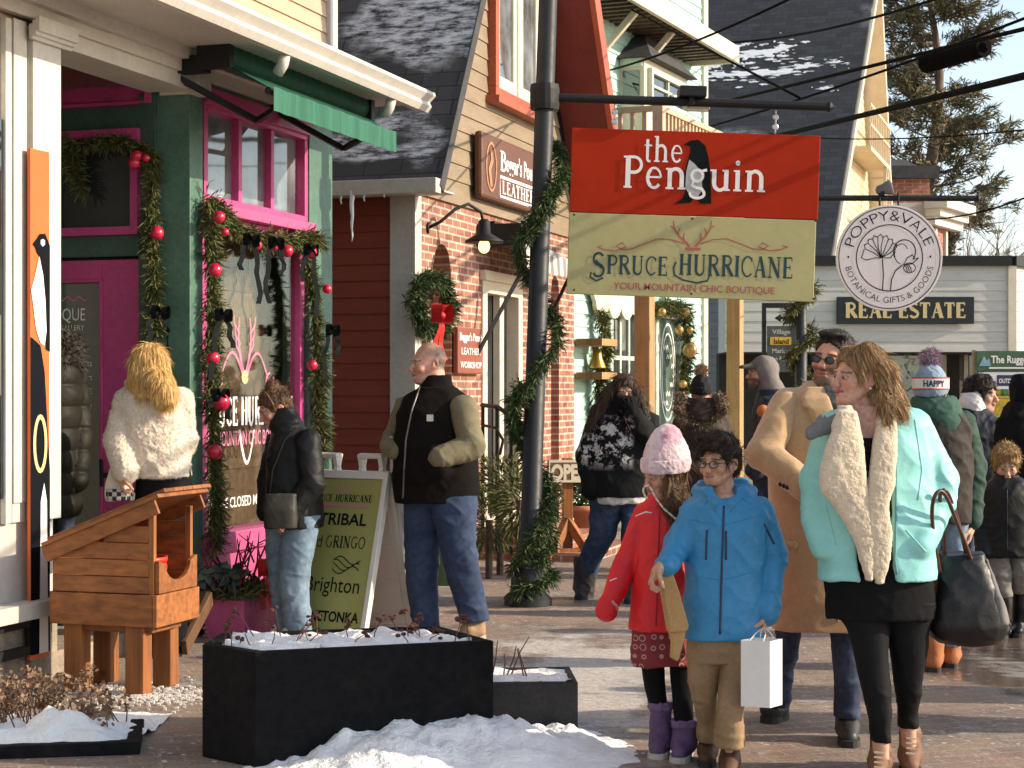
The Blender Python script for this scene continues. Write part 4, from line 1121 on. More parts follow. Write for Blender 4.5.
# bay with its small pyramid roof
bw0, bw1 = M3.a(619), M3.a(662); zb0_, zb1_ = M3.z(640, 112), M3.z(640, 70)
mb = MB(); mb.fbox(M3, bw0, bw1, 0, .32, zb0_-1.2, zb1_); BY = mb.build('bay', CREAM, B3)
mb = MB()
sash(mb, None, M3, bw0+.12, bw1-.12, zb0_+.02, zb1_-.1, .32, .06, 2, 2, .03)
FB = Fr(M3(bw0, .32, 0), NM, -UM); mb.fbox(FB, -.3, -.02, .0, .03, zb1_-.1, zb1_)
mb.build('bay_window', mat('pale_green_trim', (.5, .56, .45)), B3)
mb = MB(); mb.fbox(M3, bw0+.16, bw1-.16, .325, .33, zb0_+.05, zb1_-.14); mb.fbox(FB, -.27, -.06, .003, .01, zb0_+.05, zb1_-.14); mb.build('bay_pane', PANE, B3)
mb = MB(); ctr = M3((bw0+bw1)/2, .0, zb1_+.55)
q = [M3(bw0-.12, -.1, zb1_), M3(bw0-.12, .45, zb1_), M3(bw1+.12, .45, zb1_), M3(bw1+.12, -.1, zb1_)]
mb.add(q+[ctr], [(0, 1, 4), (1, 2, 4), (2, 3, 4), (3, 2, 1, 0)]); mb.build('bay_roof', mat('dark_shingle', (.05, .05, .052)), B3)
# balcony and porch
ep = 1.0; zr = M3.z(665, 107, ep); ar0, ar1 = M3.a(662, ep), M3.a(745, ep)
zf = zr-.95
TAN = mat('tan_rail', (.62, .42, .27), .6, .12, 4, .2, 30)
mb = MB(); mb.fbox(M3, ar0, ar1, 0, ep, zf-.2, zf); mb.build('balcony_floor', TAN, B3)
mb = MB()
for z in (zr-.05, zf+.1): mb.fbox(M3, ar0, ar1, ep-.08, ep, z, z+.06); mb.fbox(M3, ar0, ar0+.08, .02, ep-.08, z, z+.06)
n = int((ar1-ar0)/.13)
for i in range(n+1): a = ar0+.02+i*(ar1-ar0-.06)/n; mb.fbox(M3, a, a+.04, ep-.06, ep-.02, zf+.16, zr-.05)
for i in range(7): e = .05+i*(ep-.15)/6; mb.fbox(M3, ar0+.02, ar0+.06, e, e+.04, zf+.16, zr-.05)
mb.fbox(M3, ar0-.01, ar0+.1, ep-.11, ep+.01, zf, zr+.06)
mb.build('balcony_rail', TAN, B3)
for px, e in ((644.5, ep-.1), (735, ep-.1)):
    a = M3.a(px, e); mb = MB(); mb.fbox(M3, a-.09, a+.09, e-.09, e+.09, 0, zf-.2); mb.build('porch_post', POSTW, B3, bevel=.008)
# scalloped bracket
mb = MB(); z0 = M3.z(600, 312); 
pl = []
for i in range(3):
    cxs = M3.a(582)+.38+i*.42
    pl += [(x, z) for x, z in arc(cxs, z0+.1, .21, .17, 180, 360, 8)]
pts = [M3(M3.a(578), .06, z0+.42)]+[M3(x, .06, z) for x, z in pl]+[M3(pl[-1][0], .06, z0+.42)]
mb.prism(pts, NM*.05); mb.build('scalloped_trim', CREAM, B3)
# shop windows on the ground floor
x0, x1 = M3.a(606), M3.a(637); zz0, zz1 = .75, M3.z(620, 306)
mb = MB(); sash(mb, None, M3, x0, x1, zz0, zz1, .0, .09, 3, 3, .05, .06); WN = mb.build('window', mat('pale_green_trim', (.5, .56, .45)), B3); mb = MB(); mb.fbox(M3, x0+.05, x1-.05, .019, .024, zz0+.05, zz1-.05); mb.build('pane', PANE, WN)
x0, x1 = M3.a(652), M3.a(684)
mb = MB(); sash(mb, None, M3, x0, x1, .55, zz1, .0, .09, 1, 1, .05, .06); WN = mb.build('window', mat('pale_green_trim', (.5, .56, .45)), B3); mb = MB(); mb.fbox(M3, x0+.05, x1-.05, .019, .024, .6, zz1-.05); mb.build('pane', mat_pane('green_window_glass', (.1, .15, .12), .05), WN)
mb = MB(); xc, zc = (x0+x1)/2-.1, M3.z(660, 372); g2 = lambda x, z: M3(x, .027, z)
for r_, w_ in ((1, .03), (.8, .02)): stroke(mb, g2, arc(xc, zc, .3*r_, .62*r_, 0, 360, 40), w_)
for i in range(7): stroke(mb, g2, [(xc-.2*math.cos(i)+.02*k, zc-.4+.12*i+.03*math.sin(k*1.7+i)) for k in range(11)], .018)
mb.build('oval_emblem', LETW, WN, normals=False)

# ================================================================ tall house with the big dark roof
c0, c1, cp = la(806), la(874), la(857)
B4 = thing('gabled_house', 'tall house with a great dark slate roof and pale yellow street gable', 'house', L((c0+c1)/2, -3, 0))
zc_, zp = 4.3, 11.6
S4 = Fr(L(c0, 0, 0), NN, -U)
mb = MB(); mb.fbox(S4, -9, -.02, -.3, -.03, 0, zc_); clap(mb, S4, lambda z: (-9, 0), 0, zc_, .17, 0); mb.build('side_wall', SLATEW, B4)
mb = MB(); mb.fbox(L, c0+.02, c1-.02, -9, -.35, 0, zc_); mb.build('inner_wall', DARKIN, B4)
mb = MB()
def g4(z):
    if z < zc_: return (c0, c1)
    return (c0+(cp-c0)*(z-zc_)/(zp-zc_), c1-(c1-cp)*(z-zc_)/(zp-zc_))
clap(mb, L, g4, 0, zp-.05, .17, 0); mb.build('gable_wall', YELLOW, B4)
mb = MB(); slab(mb, L, c0-.5, zc_-.5*(zp-zc_)/(cp-c0), cp, zp+.0, -14, .55, .16)
upr = (U*(cp-c0)+Vector((0, 0, zp-zc_))).normalized()
mb.build('dark_roof', mat_shingle('slate_roof', (.028, .03, .034), .16, .3, .36, .32, 0.0, (1.0, .3, 1.6)), B4, uv=(NN, upr))
mb = MB(); slab(mb, L, c0-.52, zc_-.52*(zp-zc_)/(cp-c0)-.16, cp, zp-.16, .4, .6, .16); slab(mb, L, c1+.3, zc_-.3*(zp-zc_)/(c1-cp)-.1, cp, zp-.1, -.2, .55, .2); mb.build('rake_board', CREAM, B4)
mb = MB()
for z, a_ in ((4.7, c1-3.0), (7.0, c1-3.6)):
    mb.fbox(L, a_-2.3, a_+1.8, .02, .6, z-.1, z)
    for zz in (z+.45, z+.9): mb.fbox(L, a_-2.3, a_+1.8, .54, .6, zz, zz+.06)
    for i in range(12): mb.fbox(L, a_-2.3+i*.37, a_-2.25+i*.37, .55, .59, z, z+.9)
mb.bar(L(c1-4.9, .57, 2.4), L(c1-2.2, .57, 6.9), .08); mb.bar(L(c1-5.3, .57, 2.4), L(c1-2.6, .57, 6.9), .08)
for i in range(9): mb.bar(L(c1-4.9+.31*i, .2, 2.5+.52*i), L(c1-4.9+.31*i, .6, 2.5+.52*i), .06)
mb.build('fire_stair', mat('pale_stair', (.6, .5, .34), .6, .1, 4, .1), B4)
for a_, z in ((c0+2.4, 5.2), (c0+1.6, 2.6)):
    mb = MB(); sash(mb, None, L, a_, a_+.9, z, z+1.3, .0, .09, 1, 2); o = mb.build('window', WHITE, B4); mb = MB(); mb.fbox(L, a_+.05, a_+.85, .019, .024, z+.05, z+1.25); mb.build('pane', PANE, o)

O4 = L(c0-.5, 0, zc_-.5*(zp-zc_)/(cp-c0)); n4 = (-U*(zp-zc_)+Vector((0, 0, cp-c0))).normalized()
R4 = Fr(O4, NN, n4, upr); random.seed(44); mb = MB()
def blot(px, py, rx, ry):
    cx, cz = R4.at(px, py, .17); k = 22; ax = 33/FOC*rx/33*33; az_ = ax
    pts = []
    for i in range(k):
        t = 2*math.pi*i/k; q = random.uniform(.4, 1.2); pts.append((rx*.019*q*math.cos(t), ry*.021*q*math.sin(t)))
    mb.prism([R4(cx+x, .162, cz+z) for x, z in pts], n4*random.uniform(.006, .018))
for px, py, rx, ry in ((765, 52, 28, 10), (748, 56, 14, 8), (782, 48, 14, 7), (728, 58, 12, 7), (720, 75, 22, 6), (750, 73, 30, 7), (780, 72, 26, 7), (805, 66, 18, 5), (835, 62, 12, 3), (825, 88, 10, 3), (715, 66, 10, 5)):
    blot(px, py, rx, ry)
    for j in range(16): blot(px+random.gauss(0, rx*.7), py+random.gauss(0, ry*.8), rx*random.uniform(.06, .3), ry*random.uniform(.06, .3))
stuff(mb.build('roof_snow', SNOW, B4, smooth=False))

# ================================================================ low corner shop
Y5 = 29.0
Q5 = Fr((P(800, 390, Y5).x, Y5, 0), (1, 0, 0), (0, -1, 0))
B5 = thing('corner_shop', 'low grey-boarded corner shop with a black-capped parapet over its windows', 'shop', (6.5, Y5+2, 0))
x5, z50, z51 = Q5.a(1012), Q5.z(900, 352), Q5.z(900, 266)
PAR = mat('parapet_boards', (.52, .5, .46), .65, .1, 2, .25, 30, stretch=(1, 1, 5))
mb = MB(); mb.fbox(Q5, -1.2, x5, -1, -.02, z50, z51); clap(mb, Q5, lambda z: (-1.2, x5-.0), z50, z51, .165, 0)
r2 = Vector((.62, .785, 0)).normalized(); E5 = Fr(Q5(x5, 0, 0), r2, (r2.y, -r2.x, 0))
mb.fbox(E5, .02, 5, -1, -.02, z50, z51); clap(mb, E5, lambda z: (0, 5), z50, z51, .165, 0)
mb.build('parapet', PAR, B5)
mb = MB(); mb.fbox(Q5, -1.25, x5-.02, -1, .1, z51+.002, z51+.16); mb.fbox(E5, -.05, 5, -1, .1, z51+.004, z51+.158); mb.build('parapet_cap', BLACKM, B5)
mb = MB(); mb.fbox(Q5, x5-.07, x5+.06, -.05, .05, z50, z51); mb.fbox(E5, .8, 3.2, .0, .05, z50+.35, z51-.45); mb.build('corner_board', CREAM, B5)
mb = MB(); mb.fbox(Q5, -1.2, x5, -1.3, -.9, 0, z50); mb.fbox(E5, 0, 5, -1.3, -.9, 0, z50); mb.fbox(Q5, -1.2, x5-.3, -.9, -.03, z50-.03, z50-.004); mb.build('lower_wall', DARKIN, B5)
mb = MB()
for px in (818, 940, 957): a = Q5.a(px, -.8); mb.fbox(Q5, a, a+.16, -.88, -.7, 0, z50)
mb.fbox(Q5, -1.2, Q5.a(937, -.8), -.88, -.75, 0, .55); mb.build('column', mat('tan_column', (.5, .4, .27)), B5)
mb = MB(); mb.fbox(Q5, Q5.a(822, -.8)+.1, Q5.a(938, -.8), -.87, -.86, .55, z50-.04); mb.build('shop_window', mat_pane('teal_window_glass', (.09, .15, .14), .05), B5)
mb = MB(); mb.fbox(Q5, Q5.a(960, -.8)+.1, Q5.a(978, -.8), -.87, -.86, .1, z50-.04); mb.build('door', PANE, B5)
random.seed(5); mb = MB(); f = lambda x, z: Q5(x, -.852, z)
for i in range(60):
    x, z = Q5.a(885, -.8)+random.gauss(0, .35), 1.75+random.gauss(0, .22); stroke(mb, f, [(x, z), (x+random.uniform(-.1, .1), z+random.uniform(-.08, .08)), (x+random.uniform(-.15, .15), z+random.uniform(-.1, .1))], .02)
mb.build('frost_drawing', mat('frost_paint', (.35, .42, .4)), B5, normals=False)

# ================================================================ brick house with the white cornice, far down the street
Y6 = 47.0
r6 = Vector((.5, .87, 0)).normalized(); 
O6 = P(930, 390, Y6); O6.z = 0
E6 = Fr(O6, r6, (r6.y, -r6.x, 0)); F6 = Fr(O6, (1, 0, 0), (0, -1, 0))
B6 = thing('brick_house', 'distant brick house with a heavy white cornice under the pine', 'house', O6+Vector((0, 3, 0)))
zt6 = F6.z(930, 178)
BR6 = mat_brick('far_brick', (.3, .1, .06), (.38, .15, .09), (.4, .34, .28), .25, .09)
mb = MB(); mb.fbox(F6, -3, 0, -3, 0, 0, zt6); mb.fbox(E6, .01, 1.6, -2, -.0, 0, zt6-1); mb.build('wall', BR6, B6, uv=((.6, .8, 0), (0, 0, 1)))
mb = MB()
for i, (e, h) in enumerate(((.15, 0), (.3, .22), (.5, .42))): mb.fbox(E6, -.3-e*.4, 2.2, 0, e+.1, zt6-1.25+h, zt6-1.0+h)
mb.fbox(F6, -3, -.05, .0, .05, zt6-1.5, zt6-.65)
for a_ in (.25, 1.2): mb.fbox(E6, a_, a_+.15, .0, .08, 0, zt6-1.3)
mb.build('cornice', WHITE, B6)
mb = MB(); mb.add([F6(-3.2, .2, zt6+.0), F6(.2, .2, zt6+.0), F6(.2, -4, zt6+1.0), F6(-3.2, -4, zt6+1)], [(0, 1, 2, 3)]); mb.fbox(F6, -3.2, .2, 0, .2, zt6-.02, zt6+.3); mb.build('roof', mat('dark_shingle', (.05, .05, .052)), B6)

# ================================================================ row of shops closing the street on the right
Q7 = Fr((P(960, 390, 33).x, 33, 0), (1, 0, 0), (0, -1, 0))
B7 = thing('far_shop', 'far shop front with dark windows behind the street stall', 'shop', (12, 34, 0))
mb = MB(); mb.fbox(Q7, .2, 9, -4, 0, 0, 2.35); mb.build('wall', mat('far_wall', (.22, .2, .17)), B7)
mb = MB(); mb.fbox(Q7, .4, 9, .001, .02, .5, 2.1); mb.build('window', PANE, B7)
# ================================================================ lamp posts and hanging signs
TILT = .033
def px_line(mb, fn, pts, w): stroke(mb, fn, pts, w)
YP = FOC*CH/(605-HZ)
pb = P(528, 605, YP); pb.z = 0
updir = Vector((math.sin(TILT), 0, math.cos(TILT))); ardir = Vector((math.cos(TILT), 0, -math.sin(TILT)))
def pole(name, label, base, h, arms, r=.074):
    o = thing(name, label, 'lamp post', base)
    mb = MB()
    mb.lathe([(.17, 0), (.17, .05), (.13, .09), (.12, .3), (.1, .36), (r, .4), (r*.86, h), (.02, h+.05)], (0, 0, 0), 20)
    M = Matrix((ardir, Vector((0, 1, 0)), updir)).transposed()
    mb.v = [tuple(base+M @ Vector(v)) for v in mb.v]
    mb.build('pole', POLEM, o, smooth=True).modifiers.new('e', 'EDGE_SPLIT').split_angle = R(40)
    for z, l in arms:
        mb = MB(); p = base+updir*z; mb.tube([p, p+ardir*l], .032, 12); mb.lathe([(.1, -.09), (.105, -.05), (.105, .05), (.1, .09)], p, 16)
        mb.lathe([(.034, 0), (.04, .02), (.02, .045)], p+ardir*l, 10, Matrix.Rotation(R(92), 3, 'Y'))
        mb.build('sign_arm', BLACKM, o, smooth=False)
    if h > 5: mb = MB(); p = base+updir*(h+.05); mb.lathe([(.06, 0), (.16, .1), (.2, .16), (.2, .5), (.1, .64), (.02, .7)], p, 8); mb.build('lantern', mat_pane('lantern_glass', (.3, .28, .24), .2), o)
    return o
zarm = P(556, 97, YP).z
LP = pole('lamp_post', 'dark tapered lamp post wrapped in fir garland, holding the big red shop sign', pb, 5.2, [(zarm+.0, P(832, 97, YP).x-P(550, 97, YP).x)])
# grey lamp box on the arm
c = P(697, 97, YP); F0 = Fr(c, ardir, (0, -1, 0), updir)
lb = thing('sign_lamp', 'small dark lamp box clamped on the arm over the red shop sign', 'lamp', c)
mb = MB(); mb.fbox(F0, -.13, .06, -.16, .1, -.01, .065); mb.fbox(F0, -.06, -.02, -.05, .05, -.06, 0); mb.build('lamp_housing', BLACKM, lb, bevel=.006)
mb = MB(); mb.fbox(F0, -.06, .1, -.2, -.05, -.075, -.04); mb.build('lamp_lens', mat('pale_lens', (.5, .46, .4), .3), lb, bevel=.004)
# the big double sign
YS = YP-.0
SO = P(572, 212, YS)
def signf(px, py):      # picture spot -> sign plane coordinates
    return SF.at(px, py)
SF = Fr(P(571, 215, YS), ardir, (0, -1, 0), updir)
x0, zA = SF.at(572, 128); x1, _ = SF.at(820, 137); _, zM = SF.at(571, 212); _, zB = SF.at(571, 294)
sg = thing('hanging_sign', 'big hanging shop sign, red panel with a penguin above an olive green panel with antlers', 'sign', SF((x0+x1)/2, 0, zB))
mb = MB(); mb.fbox(SF, x0, x1, -.02, .02, zM, zA); RP = mb.build('red_panel', mat('sign_red', (.36, .022, .004), .6, .06, 2, .05, spec=.12), sg, bevel=.004)
mb = MB(); mb.fbox(SF, x0, x1-.01, -.019, .019, zB, zM-.004); OP = mb.build('olive_panel', mat('sign_olive', (.4, .37, .17), .5, .06, 2, .05), sg, bevel=.004)
for a in (x0+.3, x1-.32):
    mb = MB()
    for i in range(5): mb.lathe([(.018, -.004), (.024, 0), (.018, .004)], SF(a, 0, zA+.02+.035*i), 8, Matrix.Rotation(R(90), 3, 'X' if i % 2 else 'Y'))
    mb.build('hanger_hook', mat('galvanised', (.5, .5, .5), .4, .2, 8, .1, metal=.8), sg)
f = lambda x, z: SF(x, .0235, z)
def sx(px): return SF.a(px)
def szz(px, py): return SF.at(px, py)[1]
mb = MB()
def line(word, pxl, pyb, pxr, pyt, wt=1.0, tr=None):
    xa, za = SF.at(pxl, pyb); xb, zt = SF.at(pxr, pyb)[0], SF.at(pxl, pyt)[1]
    serif(mb, tr or f, word, xa, za, xb-xa, zt-za, wt)
ff = lambda x, z: SF(x, .0265, z)
line('the', 643, 162, 684, 136, .9, ff); line('Penguin', 622, 188, 767, 156, .95, ff)
mb.build('lettering', LETW, RP, normals=False)
def poly(mb, fn, pts): mb.add([fn(*SF.at(px, py)) for px, py in pts], [tuple(range(len(pts)))])
mb = MB(); poly(mb, f, [(684, 145), (690, 141), (698, 140), (705, 146), (708, 157), (710, 172), (711, 204), (700, 204), (695, 197), (690, 203), (674, 204), (682, 199), (685, 192), (683, 178), (687, 162), (690, 152), (690, 147)])
mb.build('penguin_emblem', LETK, RP, normals=False)
mb = MB(); f2 = lambda x, z: SF(x, .0250, z); poly(mb, f2, [(689, 160), (695, 165), (701, 172), (702, 190), (697, 198), (690, 197), (685, 188), (686, 172)]); mb.build('penguin_belly', mat('emblem_grey', (.4, .42, .44), .6, .2, 9, 0), RP, normals=False)
mb = MB(); 
def line2(word, pxl, pyb, pxr, pyt, wt):
    xa, za = SF.at(pxl, pyb); xb = SF.at(pxr, pyb)[0]; zt = SF.at(pxl, pyt)[1]; serif(mb, f, word, xa, za, xb-xa, zt-za, wt)
line2('S', 591, 277, 606, 252, .9); line2('PRUCE', 606, 274, 668, 255, 1.0); line2('HURRICANE', 678, 275, 793, 254, 1.0)
def pl(pts): return [SF.at(*p) for p in pts]
stroke(mb, f, pl([(676, 262), (673, 268), (674, 275), (682, 280), (696, 283), (707, 281), (709, 276)]), .012)
stroke(mb, f, pl([(591, 272), (590, 277), (596, 281), (603, 278)]), .012)
mb.build('lettering', mat('dark_teal_lettering', (.012, .045, .05), .5, .05, 5, 0), OP, normals=False)
mb = MB(); xa, za = SF.at(613, 289); text(mb, f, 'YOUR MOUNTAIN CHIC BOUTIQUE', xa, za, SF.a(771)-xa, .05, .012)
for g in (-1, 1):
    cxp = 692
    stroke(mb, f, pl([(cxp+g*3, 247), (cxp+g*6, 243), (cxp+g*13, 237), (cxp+g*18, 229), (cxp+g*19, 221)]), .018, .008)
    for (a, b_) in (((8, 241), (8, 233)), ((13, 237), (12, 228)), ((17, 231), (22, 226))): stroke(mb, f, pl([(cxp+g*a[0], a[1]), (cxp+g*(a[0]+1), (a[1]+b_[1])/2), (cxp+g*b_[0], b_[1])]), .012, .006)
    stroke(mb, f, pl([(cxp+g*8, 244), (cxp+g*20, 240), (cxp+g*34, 239), (cxp+g*48, 244), (cxp+g*60, 249), (cxp+g*70, 250), (cxp+g*76, 246), (cxp+g*70, 243), (cxp+g*66, 247), (cxp+g*76, 251), (cxp+g*88, 250), (cxp+g*95, 247), (cxp+g*90, 246)]), .008)
xb, zb = SF.at(685, 250)
stroke(mb, f, pl([(685, 249), (700, 249.5)]), .02)
mb.build('antler_emblem', mat('rose_brown_lettering', (.36, .1, .08), .6, .05, 5, 0), OP, normals=False)
mb = MB()
for px, py in ((574, 215), (692, 219), (815, 221), (574, 290), (691, 294), (813, 299)): x, z = SF.at(px, py); stroke(mb, f, arc(x, z, .004, .004, 0, 360, 6), .008)
mb.build('rivet', BLACKM, OP, normals=False)

# second post with the round sign
Y2 = 19.3
pb2 = P(801, 390, Y2); pb2.z = 0
TILT_, ardir_, updir_ = TILT, ardir, updir
updir = Vector((0, 0, 1)); ardir = Vector((1, 0, -.002)).normalized()
z2 = P(801, 198, Y2).z
LP2 = pole('lamp_post', 'farther lamp post wound with garland, holding the round white sign', pb2, z2+.22, [(z2, P(976, 198, Y2).x-pb2.x)], .07)
RS = P(889, 258, Y2-.03); RF = Fr(RS, (1, 0, .005), (0, -1, 0)); rad = 53*Y2/FOC
rs = thing('round_sign', 'round white hanging sign with two line-drawn poppies', 'sign', RS-Vector((0, 0, rad)))
mb = MB(); mb.prism([RF(rad*math.cos(t), -.02, rad*math.sin(t)) for t in [2*math.pi*i/64 for i in range(64)]], (0, -.04, 0)); dk = mb.build('disc', mat('sign_white', (.66, .62, .62), .5, .04, 3, .05), rs, bevel=.004)
mb = MB(); mb.tube([RF(-.1, 0, rad-.03), RF(-.1, 0, rad+.13)], .012); mb.tube([RF(.1, 0, rad-.03), RF(.1, 0, rad+.13)], .012); mb.build('hanger', BLACKM, rs)
f = lambda x, z: RF(x, .023, z)
def arctext(mb, txt, r, ang0, ang1, h, top=True, bold=0):
    vs, fs = font_polys(txt, bold); xs = [v[0] for v in vs]; a, b = min(xs), max(xs)
    def m(x, y):
        t = R(ang0+(ang1-ang0)*(x-a)/(b-a)); rr = r+(y*h/.73 if top else -y*h/.73)
        return f(rr*math.cos(t), rr*math.sin(t))
    mb.add([m(*v) for v in vs], fs)
k = rad/53
mb = MB()
arctext(mb, 'POPPY&VALE', 37*k, 163, 18, 11*k, True, -.012); arctext(mb, 'BOTANICAL GIFTS & GOODS', 45*k, 192, 348, 6.5*k, False, -.01)
for r_, w_ in ((50.5, .9), (33, 1.0)): stroke(mb, f, [(r_*k*math.cos(2*math.pi*i/72), r_*k*math.sin(2*math.pi*i/72)) for i in range(73)], w_*k)
for g in (-1, 1): stroke(mb, f, arc(g*41*k, 1*k, .5*k, .5*k, 0, 360, 6), 1.2*k)
mb.build('lettering', LETK, dk, normals=False)
mb = MB()
def pp(pts): return [((x-889)*k, (258-y)*k) for x, y in pts]
w_ = .8*k
stroke(mb, f, pp([(882, 259), (883, 275), (882, 291)]), w_*1.3); stroke(mb, f, pp([(902, 265), (895, 271), (891, 280), (890, 291)]), w_*1.3)
fan = (881, 258)
for i in range(8):
    t = R(20+20*i); tip = (880+16*math.cos(t), 255-18*math.sin(t)); stroke(mb, f, pp([fan, ((fan[0]+tip[0])/2+1.5*math.sin(3*t), (fan[1]+tip[1])/2), tip]), w_)
    t2 = R(40+20*i); tip2 = (880+16*math.cos(t2), 255-18*math.sin(t2))
    if i < 7: stroke(mb, f, pp([tip, (880+18.5*math.cos((t+t2)/2), 255-20.5*math.sin((t+t2)/2)), tip2]), w_)
stroke(mb, f, pp([(864, 249), (861, 258), (866, 260), (875, 258), (881, 258), (890, 258), (895, 252)]), w_)
stroke(mb, f, pp(arc(904, 252, 11, 12, 150, 400, 16)), w_*1.3); stroke(mb, f, pp(arc(901, 254, 7, 10, 100, 330, 12)), w_)
stroke(mb, f, pp([(903, 265), (907, 258), (912, 255), (914, 259), (918, 258), (912, 264), (903, 265)]), w_); stroke(mb, f, pp(arc(909, 268, 6, 5, 0, 360, 12)), w_)
for i in range(3): stroke(mb, f, pp([(903+2*i, 264), (906+2*i, 268), (907+2*i, 272)]), w_)
mb.build('poppy_drawing', LETK, dk, normals=False)
TILT, ardir, updir = TILT_, ardir_, updir_

# REAL ESTATE board
rb = thing('name_board', 'black board with gold capitals mounted on the low grey parapet', 'sign', Q5(Q5.a(904), .03, Q5.z(900, 324)))
xa, xb = Q5.a(836), Q5.a(973); za, zb = Q5.z(900, 324), Q5.z(900, 297)
mb = MB(); mb.fbox(Q5, xa, xb, .03, .09, za, zb); bb = mb.build('board', mat('sign_black', (.008, .012, .018), .4, .1, 4, .05), rb, bevel=.01)
mb = MB(); serif(mb, lambda x, z: Q5(x, .094, z), 'REAL ESTATE', Q5.a(844), Q5.z(900, 318), Q5.a(965)-Q5.a(844), Q5.z(900, 303)-Q5.z(900, 318), 1.4); mb.build('lettering', LETG, bb, normals=False)

# penguin banner on the white post
BF = L
pa0, pa1 = L.a(28, .06), L.a(47, .06); zt, zb = L.z(38, 153), L.z(38, 655)
bn = thing('penguin_banner', 'tall narrow orange board with a painted penguin on the white post', 'banner', L((pa0+pa1)/2, .06, zb))
mb = MB(); mb.fbox(L, pa0, pa1, .055, .075, zb, zt); mb.build('board', mat('banner_orange', (.62, .13, .025), .5, .06, 3, .1), bn, bevel=.003)
def bp(pts, e): 
    return [L(pa0+(pa1-pa0)*u, e, L.z(38, v)) for u, v in pts]
mb = MB(); mb.add(bp([(.08, 247), (.3, 241), (.45, 236), (.75, 235), (1, 246), (1, 352), (.78, 350), (.74, 300), (.62, 276), (.5, 260), (.3, 255), (.22, 250)], .078), [tuple(range(12))]); mb.add(bp([(0, 338), (.5, 346), (.72, 372), (1, 470), (1, 650), (0, 650)], .078), [tuple(range(6))]); mb.build('penguin_body', mat('banner_black', (.008, .009, .012), .9, .1, 4, .05, spec=.05), bn, normals=False)
mb = MB(); mb.add(bp([(.42, 258), (.62, 276), (.74, 300), (.8, 332), (.7, 346), (.5, 344), (.25, 330), (.1, 306), (0, 292), (.22, 276)], .0795), [tuple(range(10))]); mb.build('penguin_belly', LETW, bn, normals=False); mb = MB(); mb.add(bp([(.42, 650), (.5, 500), (.68, 482), (.82, 500), (.9, 650)], .0795), [tuple(range(5))]); mb.build('penguin_foot', LETW, bn, normals=False); mb = MB(); mb.add(bp([(.5, 242), (.62, 240.5), (.72, 242), (.72, 246), (.6, 248), (.5, 246)], .0795), [tuple(range(6))]); mb.build('penguin_eye', LETW, bn, normals=False)
mb = MB(); stroke(mb, lambda x, z: L(x, .0805, z), [(pa0+(pa1-pa0)*(.45+.3*math.cos(t)), L.z(38, 443)+.14*math.sin(t)) for t in [i*math.pi/12 for i in range(25)]], .025); mb.build('ring_emblem', LETG, bn, normals=False)

# brick shop's hanging signs
sa0, sa1 = L.a(480, .1), L.a(537, .1); zt, zb = L.z(480, 130, .1), L.z(480, 197, .1)
bs = thing('carved_sign', 'carved brown leather shop sign board under the red-framed windows', 'sign', L((sa0+sa1)/2, .1, zb))
mb = MB(); mb.fbox(L, sa0, sa1, .04, .12, zb, zt); bb = mb.build('board', mat('sign_brown', (.12, .045, .022), .5, .15, 4, .2), bs, bevel=.03)
mb = MB(); f = lambda x, z: L(x, .124, z); h = zt-zb
serif(mb, f, 'Penguin'[:0]+'B', sa0+.5, zb+h*.5, .2, h*.3, 1.2); text(mb, f, "eggar's Pouch", sa0+.68, zb+h*.52, sa1-sa0-.75, h*.27, .02)
stroke(mb, f, [(sa0+.5, zb+h*.1), (sa1-.1, zb+h*.1), (sa1-.1, zb+h*.4), (sa0+.5, zb+h*.4), (sa0+.5, zb+h*.1)], .02); serif(mb, f, 'LEATHER', sa0+.56, zb+h*.15, sa1-sa0-.72, h*.2, 1.0)
mb.build('lettering', LETW, bb, normals=False)
mb = MB(); stroke(mb, f, arc(sa0+.25, zb+h*.5, .14, h*.36, 0, 360, 24), .025); stroke(mb, f, [(sa0+.25, zb+h*.2), (sa0+.2, zb+h*.45), (sa0+.27, zb+h*.6), (sa0+.24, zb+h*.75)], .06); mb.build('oval_emblem', mat('sign_tan', (.42, .2, .11)), bb, normals=False)
sa0, sa1 = L.a(457, .05), L.a(482, .05); zt, zb = L.z(470, 328, .05), L.z(470, 374, .05)
bs = thing('wall_plaque', 'small red-brown plaque with white lettering beside the wreath', 'sign', L((sa0+sa1)/2, .05, zb))
mb = MB(); mb.fbox(L, sa0, sa1, .012, .06, zb, zt); bb = mb.build('board', mat('plaque_red', (.26, .07, .04), .5, .1, 4, .1), bs, bevel=.01)
mb = MB(); f = lambda x, z: L(x, .064, z); h = zt-zb; w_ = sa1-sa0
text(mb, f, "Beggar's Pouch", sa0+.05*w_, zb+h*.72, w_*.9, h*.17, .03); text(mb, f, 'LEATHER', sa0+.12*w_, zb+h*.42, w_*.76, h*.15, .01); text(mb, f, 'WORKSHOP', sa0+.08*w_, zb+h*.13, w_*.84, h*.14, .02); mb.build('lettering', LETW, bb, normals=False)

